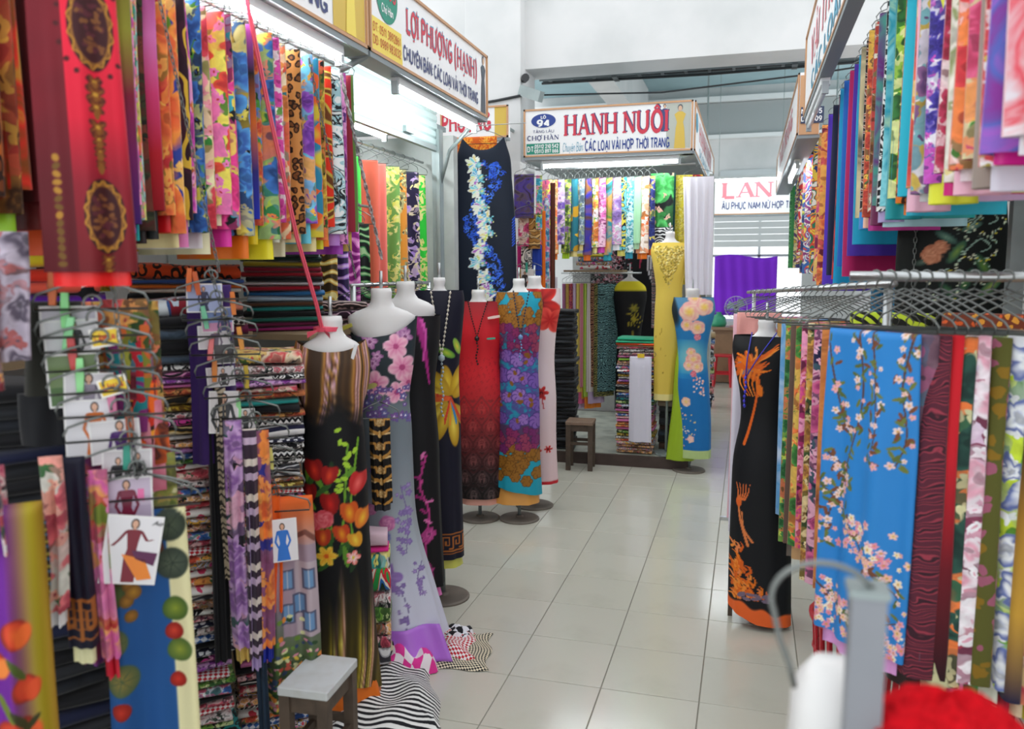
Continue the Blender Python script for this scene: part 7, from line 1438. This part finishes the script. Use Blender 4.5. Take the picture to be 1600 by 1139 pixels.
# ================================================================ RIGHT SIDE
RZ = 2.80; RXR = .62
rail('long steel rail carrying the right upper row of fabrics', (RXR, 1.2, RZ-.012), (RXR, 10.8, RZ-.012))
ROW_R = [
 (1.50, 'white plain', 'so', ['#eceaee'], 4, None, .70), (1.62, 'orange with peach dots', 'wc', ['#ee4a1c', '#f0601c', '#f08a60', '#f04a14'], 5, '#f0480c', .78), (1.76, 'white and rose watercolour', 'wc', ['#e8e2ea', '#e85a6a', '#f0e8ee', '#f0a0a8'], 5, '#ecebf2', .74),
 (1.87, 'violet blue watercolour', 'wc', ['#6a4ab8', '#b060c8', '#5a6ac0', '#8a3a9a'], 6, '#d81c8e', .80), (1.97, 'white with red scribble', 'fl', ['#ece6e4', '#d83a44', '#b01c2c', '#e8d04a', '#d83a44'], 16, '#e8e4f0', .80), (2.05, 'green and pink tropical', 'fl', ['#d8e0a0', '#e85a8a', '#c02a5a', '#4aa03a', '#f0a03a'], 8, '#e8e040', .85),
 (2.14, 'scarlet and coral tropical', 'fl', ['#f0d8d0', '#e83a3a', '#c81c2c', '#5aa03a', '#f0882a'], 8, '#ecd8e0', .86), (2.27, 'pale yellow with olive poppies', 'fl', ['#e8d890', '#7a8a34', '#e8e4d8', '#8a9a40', '#e8e4d8'], 5, '#e0d88a', .86), (2.34, 'pink fern', 'fl', ['#e8c0c8', '#c02050', '#8a1030', '#d84a6a', '#f0e0e0'], 12, '#d81c80', .82),
 (2.45, 'white with violet leaves', 'fl', ['#eceaf2', '#4a3ab0', '#2a1c80', '#6a4ac0', '#d84ac0'], 16, '#dcb8dc', .82), (2.60, 'grey plum and gold', 'fl', ['#d8d4dc', '#8a5a8a', '#5a3a6a', '#d8b84a', '#70a8b0'], 6, '#d8d4d8', .84), (2.75, 'yellow with scarlet lilies', 'fl', ['#eee08a', '#e8542a', '#c8241c', '#9ac05a', '#e8842a'], 4, '#eee4a8', .86),
 (2.85, 'cyan plain', 'so', ['#2ab4cc'], 5, '#28b0c8', .86), (2.94, 'orange leopard spot', 'an', ['#e87a2a', '#c05a1c', '#3a1c0c'], 22, '#f07a1c', .87), (3.12, 'lime garden', 'fl', ['#a8d83a', '#1c4a24', '#2a7a34', '#3a8a2a', '#e8f0a0'], 7, '#7ae01c', .86), (3.24, 'aqua shaded', 'wc', ['#5ac8dc', '#8ad8e0', '#2a9ab0', '#c8e8b0'], 5, '#2aa8a8', .87),
 (3.34, 'white black zebra', 'ab', ['#eceae8', '#1a1a1c', '#eceae8'], 14, '#b8e0e8', .87), (3.46, 'teal and purple', 'wc', ['#2a8a9a', '#6a2a7a', '#4a9a8a', '#7a3a6a'], 4, '#8a2a6a', .88), (3.58, 'ivory with brown border', 'fl', ['#e8e0cc', '#8a5a2a', '#5a3414', '#a08a5a', '#c8302a'], 10, '#d8c0a0', .9), (3.70, 'multicolour folk', 'fl', ['#7a4a2a', '#e8602a', '#b02a1c', '#3a7a4a', '#e8c03a'], 10, '#c83a98', .9),
 (3.82, 'black and ivory paisley', 'br', ['#1c1a1c', '#c8beb4', '#8a4a3a'], 22, '#ecd8d0', .92), (3.96, 'sand and navy', 'wc', ['#e8dcb0', '#1c2034', '#d8c89a', '#141828'], 2.5, '#e8cc98', .86), (4.10, 'turquoise plain', 'so', ['#1a9ac0'], 4, None, .95), (4.26, 'royal violet plain', 'so', ['#4a2a9a'], 4, None, 1.0), (4.40, 'raspberry plain', 'so', ['#b01a5c'], 4, None, 1.1), (4.60, 'cobalt plain', 'so', ['#1a60b8'], 4, None, 1.05),
 (4.78, 'azure plain', 'so', ['#1496c4'], 4, None, 1.15), (4.98, 'ink black with red flame', 'wc', ['#101424', '#141830', '#c8302a', '#101424'], 3, None, 1.12), (5.25, 'deep navy plain', 'so', ['#141c3c'], 4, None, 1.1), (5.55, 'violet plain length', 'so', ['#5c3ac0'], 4, None, 1.2), (5.95, 'crimson with gold flowers', 'fl', ['#c02048', '#e88a2a', '#d8581c', '#8a1434', '#e8a83a'], 5, None, 1.2), (6.3, 'magenta and gold', 'fl', ['#c83a80', '#e8a84a', '#d8682a', '#a01c5a', '#e8c86a'], 6, None, 1.15),
 (6.8, 'indigo confetti', 'ab', ['#2a3a7a', '#e8c84a', '#d84a3a', '#2a7a5a', '#e8e4dc'], 9, None, 1.1), (7.4, 'yellow confetti', 'ab', ['#e8d060', '#d84a3a', '#3a6ab0', '#e8e4dc', '#8a3a7a'], 9, None, 1.1), (8.0, 'olive floral', 'fl', ['#c8b84a', '#2a4a8a', '#1c2a5a', '#7a9a3a', '#e8602a'], 9, None, 1.1), (8.7, 'red and white mix', 'ab', ['#e8e0d8', '#c83a3a', '#3a3a6a', '#e8c84a'], 9, None, 1.05), (9.4, 'golden mix', 'ab', ['#c8a03a', '#5a3a6a', '#e8d890', '#3a5a8a'], 9, None, 1.05), (10.1, 'leaf green length', 'so', ['#3a8a4a'], 4, None, 1.05), (10.6, 'sage green length', 'br', ['#5a9a5a', '#2a6a3a'], 12, None, 1.05)]
for k, (y, d, kd, cc, sc, ln, L) in enumerate(ROW_R):
    rz = RNG.uniform(-.1, .1); far = y > 4.05
    hung(f'{d} fabric, {ordw(k+1)} from near on right upper rail', pat(d, kd, cc, sc), (RXR+RNG.uniform(-.01, .01), y, RZ-.105), rz, .34, .735+.018*math.sin(k*2.1) if y < 4.05 else L-.1, .05 if y < 4 else .06, seed=200+k, lining=ln, ll=.04+.02*math.sin(k*1.7), waves=1.5, amp=.009)
    hanger((RXR, y, RZ+.017), rz, f'wire hanger of the {d} fabric, right upper rail', 'hangers on the right upper rail', .17, .122)
for k, (y, c, d) in enumerate(((1.95, '#9a8a80', 'taupe'), (2.12, '#f2b8cc', 'blush'), (2.4, '#e8ec40', 'acid yellow'), (2.7, '#f0b8cc', 'shell pink'), (3.1, '#1c98a0', 'peacock'), (3.3, '#b0a0d0', 'lavender'), (3.5, '#6a1a4a', 'plum dark'), (3.72, '#f0c0a8', 'nude peach'), (3.85, '#2a88d0', 'bright blue'))):
    hung(f'plain {d} lining cloth under the right upper row hems', pat(d+' plain lining right', 'so', [c], 6, rough=.5), (RXR-.1, y+.05, RZ-.12), RNG.uniform(-.1, .1), .12, .775, .05, seed=260+k, amp=.006)
for k, (y, c, d) in enumerate(((4.5, '#1478a8', 'peacock blue'), (4.9, '#126088', 'petrol blue'), (5.3, '#1c84b4', 'lagoon blue'))):
    hung(f'long plain {d} length hanging behind the right upper row', pat(d+' plain long', 'so', [c], 4), (RXR+.22, y, 2.4), .1, .26, 1.1, .06, seed=270+k)
rail('second rail behind the right upper row', (RXR+.22, 1.3, 2.41), (RXR+.22, 6.0, 2.41), .008)

# stall posts and boards behind the right rails
WB = plain('grey_green_board', '#a3ab9f', .7, noise=.25, nscale=3)
for k, (x, y, w_, mm, lb) in enumerate(((.98, 4.6, .26, WB, 'grey green stall board nearest the passage on the right'), (1.25, 3.1, .5, WB, 'wide grey green stall board at the right edge'))):
    o = MB().box((0, 0, 1.3), (w_, .03, 2.6)).obj('stall_board', mm, None, (x, y, 0)); tag(o, lb, 'board')
for k, (x, y, w_, c, lb) in enumerate(((.80, 4.5, .03, '#7a5240', 'narrow brown wooden stall post behind the chain'), (.93, 3.35, .05, '#8a9292', 'grey steel stall post right of the lotus dress'), (1.0, 3.3, .03, '#4a4c4e', 'dark steel stall post right of the lotus dress'), (1.06, 3.2, .045, '#9aa09a', 'pale steel stall post by the wide board'), (.86, 5.2, .04, '#9aa4a0', 'pale stall post behind the blue lengths'))):
    o = MB().box((0, 0, 1.32), (w_, w_, 2.64)).obj('stall_post', plain('post_'+c[1:], c, .6, noise=.2), None, (x, y, 0)); tag(o, lb, 'post')
o = link('hanging_dress', loft('hanging_dress', [(1.0, .22, .04), (1.5, .2, .04), (1.9, .2, .04), (2.1, .18, .03)], PRINT, 200, 160, paint=lotus_print), None, (.80, 3.75, 0), (0, 0, -.15)); tag(o, 'black dress with green lotus and silver beads behind the right rails', 'dress')
hanger((.8, 3.75, 2.2), -.15, 'wire hanger of the black lotus dress', None, .17, .12); chain('pale chain hanging left of the black lotus dress', (.66, 3.72, 2.2), (.66, 3.72, 1.5), link_l=.03)
hung('lime zebra cloth hanging behind the right hangers', pat('lime black zebra', 'st', ['#c8e03a', '#14160f'], 24, p=(.6, 1, 2.)), (.52, 3.3, 1.57), -.4, .3, .5, .04, seed=281); hung('orange and gold mosaic cloth behind the right hangers', pat('orange gold mosaic', 'dt', ['#7a3a24', '#e8a03a', '#e0602a'], 30), (.8, 3.1, 1.58), -.3, .3, .6, .04, seed=282)

# two rails at shoulder height
A_, B_ = Vector((0.0, 6.0, 1.57)), Vector((.395, 2.5, 1.69))
rail('thin chrome rail running back to the phoenix dress', tuple(A_), tuple(B_), .011); rail('chrome rail carrying the cherry blossom cloth', (.27, 2.42, 1.712), (1.05, 2.42, 1.708), .0135)
for k, (x, y, h, lb) in enumerate(((.04, 5.65, 1.57, 'steel stand post behind the phoenix dress'), (.40, 2.62, 1.68, 'steel stand post behind the cherry blossom cloth'), (1.03, 2.42, 1.7, 'steel stand post at the right edge'))):
    t = thing('rail_stand', lb, 'stand', (x, y, 0)); MB().tube([(0, 0, .02), (0, 0, h)], .013, 10).obj('post', STEEL, t, smooth=True); MB().box((0, 0, .012), (.36, .03, .024)).obj('foot', STEEL, t)
R1 = [('white with small pink bouquets', 'fl', ['#eceaf0', '#e8a0b8', '#c86a90', '#b0c8b0', '#f0d0d8'], 12), ('navy daisy', 'fl', ['#141830', '#c8d8e8', '#5a80b0', '#3a5a4a', '#d84a3a'], 14), ('tan plain stripe', 'so', ['#c89a5c'], 5), ('powder blue', 'wc', ['#a8c8e8', '#5aa0d8', '#c8d8f0'], 4), ('chartreuse floral', 'fl', ['#c8d84a', '#3a8a4a', '#1c5a2a', '#7ab03a', '#e06a3a'], 10), ('umber plain', 'so', ['#6a5248'], 5), ('tangerine leaf', 'fl', ['#f0761c', '#4a9a3a', '#2a6a2a', '#d85a1c', '#f0c04a'], 9), ('fuchsia floral', 'fl', ['#b01c6a', '#e8842a', '#d83a8a', '#7a1a4a', '#f0a0c8'], 9), ('dark olive floral', 'fl', ['#24281c', '#d8a83a', '#a0642a', '#4a6a34', '#e8d8a0'], 9), ('indigo rose', 'fl', ['#1c1c44', '#d85a90', '#a02a6a', '#3a5a6a', '#e8b0c8'], 9), ('copper leaf', 'wc', ['#a85a2a', '#d88a4a', '#7a3a1c'], 5), ('crimson leaf', 'fl', ['#8a1424', '#e8a04a', '#c8642a', '#4a5a2a', '#e8c8a0'], 9), ('slate rose', 'fl', ['#3a4450', '#d890a0', '#a05a70', '#5a6a5a', '#e0c8c8'], 9)]
dr = (B_-A_).normalized(); prp = math.atan2(dr.x, -dr.y)
for k, (d, kd, cc, *_s) in enumerate(R1):
    q = A_.lerp(B_, .5+k*.036 if k else .47); hung(f'{d} cloth, {ordw(k+1)} from the far end of the thin chrome rail', pat(d, kd, cc, _s[0]), (q.x+.01, q.y, q.z-.135), prp+RNG.uniform(-.05, .05), .2, 1.0-.03*(k % 4)-(.25 if k == 0 else 0), .04, seed=300+k, lining=[None, None, '#2a90c0', '#d8d84a', None, '#6a6058', '#c8a070', None][k % 8], ll=.06, amp=.006)
    hanger((q.x, q.y, q.z+.0135), prp+RNG.uniform(-.3, .3), f'wire hanger of the {d} cloth on the thin chrome rail', 'hangers on the thin chrome rail', .2, .15)
for k in range(5):
    q = A_.lerp(B_, .08+k*.07); hanger((q.x, q.y, q.z+.0135), prp+RNG.uniform(-.5, .4), 'empty wire hanger at the far end of the thin chrome rail', 'empty hangers on the thin chrome rail', .2, .14)
R3 = [(.336, 'blue cloth with cherry blossom sprays, front of the right rail', None, blossom_print, '#e0a0dc', .95), (.372, 'grey blue and plum cloth with large roses', ('grey plum rose', 'fl', ['#2c2a38', '#7a5a68', '#5a3a4c', '#3a4a58', '#b05a80'], 4.5, ['#241c24', '#2a2430', '#5a6a78', '#54788c', '#6a5a70']), None, '#2a2028', .93), (.408, 'dark wine cloth with scrollwork', ('wine scroll', 'br', ['#5a2434', '#9a3a4a', '#3a1c28'], 26, None), None, '#2a1418', .98), (.432, 'plain red cloth edge', ('pillar red plain', 'so', ['#c81c2a'], 4, ['#2a1018', '#6a1420', '#c81c2a', '#d8202c']), None, None, .98), (.462, 'orange cloth with dark green chrysanthemums', ('orange green chrysanthemum', 'fl', ['#f0761c', '#2c5a4c', '#1c3a34', '#3a6a4a', '#d8d4a0'], 5.5, None), None, '#ecc8a0', .99), (.498, 'lilac cloth with white orchids shading to rose', ('lilac orchid', 'fl', ['#d8c0d4', '#f0e8ee', '#e0a0b4', '#a0486a', '#f4f0f4'], 7, ['#a02a4a', '#b83a5a', '#d88aa8', '#d8c0d8', '#d4c4dc']), None, '#e090b8', .98), (.54, 'brown and green cloth with pink dotted circles', ('green brown circle', 'dt', ['#5a5a24', '#a05a70', '#8a6a1c'], 20, None), None, '#1f8a44', .97), (.578, 'lime cloth with blue and white flowers', ('lime blue flower', 'fl', ['#c8e01c', '#2a4aa0', '#e8ecf0', '#6ab02c', '#eef0f0'], 7, None), None, '#e8ecd8', .99), (.62, 'black and gold cloth', ('black gold shaded', 'so', ['#14121c'], 4, ['#1a1c40', '#c89a3a', '#a87a2a', '#14121c', '#14121c']), None, '#b01c34', 1.0), (.655, 'cream cloth with multicoloured roses', ('cream multicolour rose', 'fl', ['#d8d090', '#c82a4a', '#e88a5a', '#4a7ab0', '#e8e4d0'], 4.5, None), None, '#ecd4b0', 1.02), (.70, 'yellow cloth with golden plumes at the right edge', ('golden plume', 'st', ['#e8c41c', '#d8a01c', '#f0d84a', '#e0b01c'], 9, None), None, '#ece04a', 1.03), (.75, 'peach cloth at the far right of the near rail', ('peach shaded', 'so', ['#e8b090'], 4, None), None, None, 1.0)]
for k, (x, lab, pt_, pn, ln, L) in enumerate(R3):
    kw = dict(nx=110, nz=330, paint=pn, waves=1.3, amp=.016) if pn else dict(waves=1.6, amp=.013, nx=24, nz=18)
    m_ = None if pn else pat(pt_[0], pt_[1], pt_[2], pt_[3], pt_[4], p=(1, .5, 2.) if pt_[1] == 'st' else None)
    rz = -.84+.04*math.sin(k*2.2)
    hung(lab, m_, (x, 2.42, 1.562+.006*math.sin(k*3)), rz, .3 if k == 0 else .31, L-.04, .035, seed=320+k, lining=ln, ll=.045, **kw)
    hanger((x, 2.42, 1.728), rz, 'wire hanger of the '+' '.join(lab.split(',')[0].split()[:8]), 'hangers on the near chrome rail', .2, .162, .003)

# the phoenix dress
dress_form('white dress form wearing the black phoenix dress', .09, 4.0, -.08, 1.5, .15, neck_r=.042, base=False)
gown('black dress with orange phoenix embroidery and orange hem', .09, 4.0, -.08, [(.03, .15, .11, .01), (.3, .147, .11, .005), (.6, .14, .115), (.83, .135, .115), (1.05, .106, .095), (1.15, .115, .1), (1.28, .142, .11), (1.37, .155, .1), (1.42, .148, .075)], phoenix_print, 330, 180, fold=.018, seed=4, hemf=lambda t: .06*(-math.sin(t)) if t < 0 else -.01*math.sin(t))
t = thing('form_stand', 'dark leg stand under the phoenix dress form', 'stand', (.05, 4.05, 0))
for sx in (-.09, .09): MB().box((sx, 0, .2), (.022, .022, .4)).obj('leg', DARKWOOD, t)
MB().box((0, 0, .38), (.2, .03, .03)).obj('crossbar', DARKWOOD, t)
t = thing('bead_necklace', 'blue cord necklace hanging on the phoenix dress', 'necklace', (.09, 4.0, 1.42), -.08)
b = MB(); b.tube([(-.06, -.08, .02), (-.075, -.115, -.1), (-.08, -.12, -.19)], .003, 5); b.tube([(.05, -.08, .02), (-.03, -.115, -.1), (-.08, -.12, -.19)], .003, 5); b.obj('cord', plain('blue_cord', '#3a3ab0', .5), t, smooth=True)
b = MB()
for k in range(7): b.lathe([(.002, -.01), (.008, 0), (.002, .01)], (-.08+.003*math.sin(k), -.123, -.19-.022*k), 6)
b.obj('pendant', plain('blue_bead', '#3a3ac8', .2), t, smooth=True)
peg('green peg clipping the shoulder of the phoenix dress', '#3aa07a', (.235, 3.9, 1.345), -.1, 1.5, 1.4); peg('pink peg clipping the waist of the phoenix dress', '#e8b0a0', (.2, 3.92, 1.09), -.1, 1.5, 1.3)
o = hung('sheer salmon pink cloth hanging beside the phoenix dress form', pat('salmon gauze', 'so', ['#f0a8a0'], 4), (.06, 4.35, 1.51), -.1, .22, .3, .02, seed=340); hung('white cloth behind the left side of the phoenix dress', pat('soft white lilac', 'so', ['#e6e0ee'], 4), (.06, 4.28, 1.36), -.1, .24, 1.0, .03, seed=341); hung('pale rose cloth low behind the phoenix dress', pat('pale rose plain', 'so', ['#e8b8c4'], 4), (.0, 4.4, 1.5), -.1, .14, 1.1, .03, seed=342)

# floor things on the right
def basket(label, x, y, r, h, col):
    t = thing('plastic_basket', label, 'basket', (x, y, 0)); mm = plain('basket_'+col[1:], col, .35)
    MB().lathe([(r*.8, 0), (r*.8, .02), (r*.82, .03)], (0, 0, 0), 24).obj('bottom', mm, t)
    b = MB()
    for z, q in ((.06, .83), (h*.3, .88), (h*.52, .92), (h*.74, .96)): b.tube([(r*q*math.cos(a), r*q*math.sin(a), z) for a in np.linspace(0, 2*PI, 25)[:-1]], .006, 5, True)
    b.obj('hoops', mm, t, smooth=True)
    b = MB()
    for k in range(26): a = 2*PI*k/26; b.bar((r*.81*math.cos(a), r*.81*math.sin(a), .02), (r*math.cos(a), r*math.sin(a), h), .012, .005)
    b.obj('staves', mm, t)
    MB().lathe([(r*.97, h-.03), (r*1.06, h-.02), (r*1.08, h), (r*1.0, h)], (0, 0, 0), 24, False).obj('rim', mm, t, smooth=True)
basket('red plastic basket on the floor below the cherry blossom cloth', .43, 3.0, .17, .5, '#b8202e')
basket('magenta plastic basket under the right-hand cloths', .55, 2.25, .18, .48, '#b01c58')
t = thing('plastic_stool', 'glossy magenta stool at the bottom edge near the white form', 'stool', (.2, 1.98, 0), .3); MP = plain('magenta_plastic', '#b81c50', .25)
MB().box((0, 0, .44), (.24, .24, .035), .03).obj('seat', MP, t)
for i in (-1, 1):
    for j in (-1, 1): MB().bar((i*.12, j*.12, 0), (i*.095, j*.095, .43), .03).obj('leg', MP, t)
stack('floor pile below the right-hand cloths', .85, 2.55, .001, -.1, .4, .3, mix(9, 51), t=.035, seed=31)
t = thing('clover_box', 'pale green box with clover print on the right', 'box', (.72, 1.85, 0), -.1); MB().box((0, 0, .3), (.16, .12, .6)).obj('body', plain('clover_card', '#c8cc7a', .5), t)
b = MB()
for q in range(3):
    for k in range(4): a = k*PI/2+.6; b.poly(ellipse(.02+.02*math.cos(a), .52-.1*q+.02*math.sin(a), .018, .018, -.0612))
b.obj('clover_print', plain('clover_ink', '#5a9a5a', .5), t)
# foreground: post, white form, red plush
t = thing('display_post', 'grey square metal post with wire hook in the right foreground', 'post', (.135, .92, -.018))
MB().box((0, 0, .7), (.036, .036, 1.4)).obj('upright', plain('dull_aluminium', '#8f9298', .5, .5, noise=.1), t); MB().box((0, 0, 1.403), (.042, .042, .008)).obj('cap', GREYMETAL, t); MB().box((0, 0, .028), (.3, .3, .02)).obj('base', GREYMETAL, t)
b = MB(); b.tube([(.012, 0, 1.4)]+[(-.045-.055*math.cos(a_), -.006, 1.385+.045*math.sin(a_)) for a_ in np.linspace(2.6, -.35, 14)]+[(-.09, -.008, 1.34), (-.078, -.01, 1.31), (-.072, -.01, 1.285)], .0035, 7); b.obj('hook', WIRE, t, smooth=True)
t = thing('white_form', 'rounded white plastic display form in the right foreground', 'mannequin', (.112, .985, 0))
link('shell', loft('shell', [(.55, .035, .03), (.8, .05, .04), (1.05, .052, .045), (1.18, .049, .042), (1.245, .04, .035), (1.268, .024, .02)], WHITEPLA, 30, 28, closetop=True, closebot=True, sup=3), t); MB().tube([(0, 0, .02), (0, 0, .56)], .012, 8).obj('pole', STEEL, t); MB().lathe([(.12, 0), (.12, .02)], (0, 0, 0), 20).obj('base_plate', GREYMETAL, t)
t = thing('plush_cap', 'fluffy red plush cap on a white display head in the foreground', 'hat', (.222, .93, 0))
nz_, nu_ = 40, 60; V = np.zeros((nz_, nu_, 3)); rg = np.random.default_rng(5)
for i in range(nz_):
    for j in range(nu_):
        a, e = 2*PI*j/nu_, -.5+(PI/2+.5)*i/(nz_-1); r = .082*(1+.1*math.sin(a*2+1)+.05*math.sin(5*a+3*e))+rg.uniform(-.004, .004)
        V[i, j] = (r*math.cos(a)*math.cos(e), r*math.sin(a)*math.cos(e), 1.2+.07*math.sin(e)*(1+.08*math.sin(3*a))+rg.uniform(-.003, .003))
link('plush', gridmesh('plush', V, plain('red_plush', '#c8101c', .95, spec=.1, noise=.3, nscale=90), True), t); link('head', loft('head', [(.8, .045, .045), (.95, .05, .05), (1.08, .068, .07), (1.17, .07, .072), (1.23, .05, .05)], WHITEPLA, 20, 20, closetop=True), t)
MB().tube([(0, 0, .02), (0, 0, .81)], .012, 8).obj('pole', STEEL, t); MB().lathe([(.12, 0), (.12, .02)], (0, 0, 0), 20).obj('base_plate', GREYMETAL, t)
hung('blue cloth bundle at the lower right corner', pat('blue orange bundle', 'wc', ['#2a4aa0', '#3a6ac0', '#c8582a', '#24408a'], 6), (.42, 1.2, 1.03), -.3, .14, .4, .1, seed=350); 
o = MB().tube([(0, 0, 0), (0, 0, 1.02)], .012, 8).obj('cloth_stand', STEEL, None, (.42, 1.2, 0)); tag(o, 'thin steel stand under the blue bundle at lower right', 'stand')
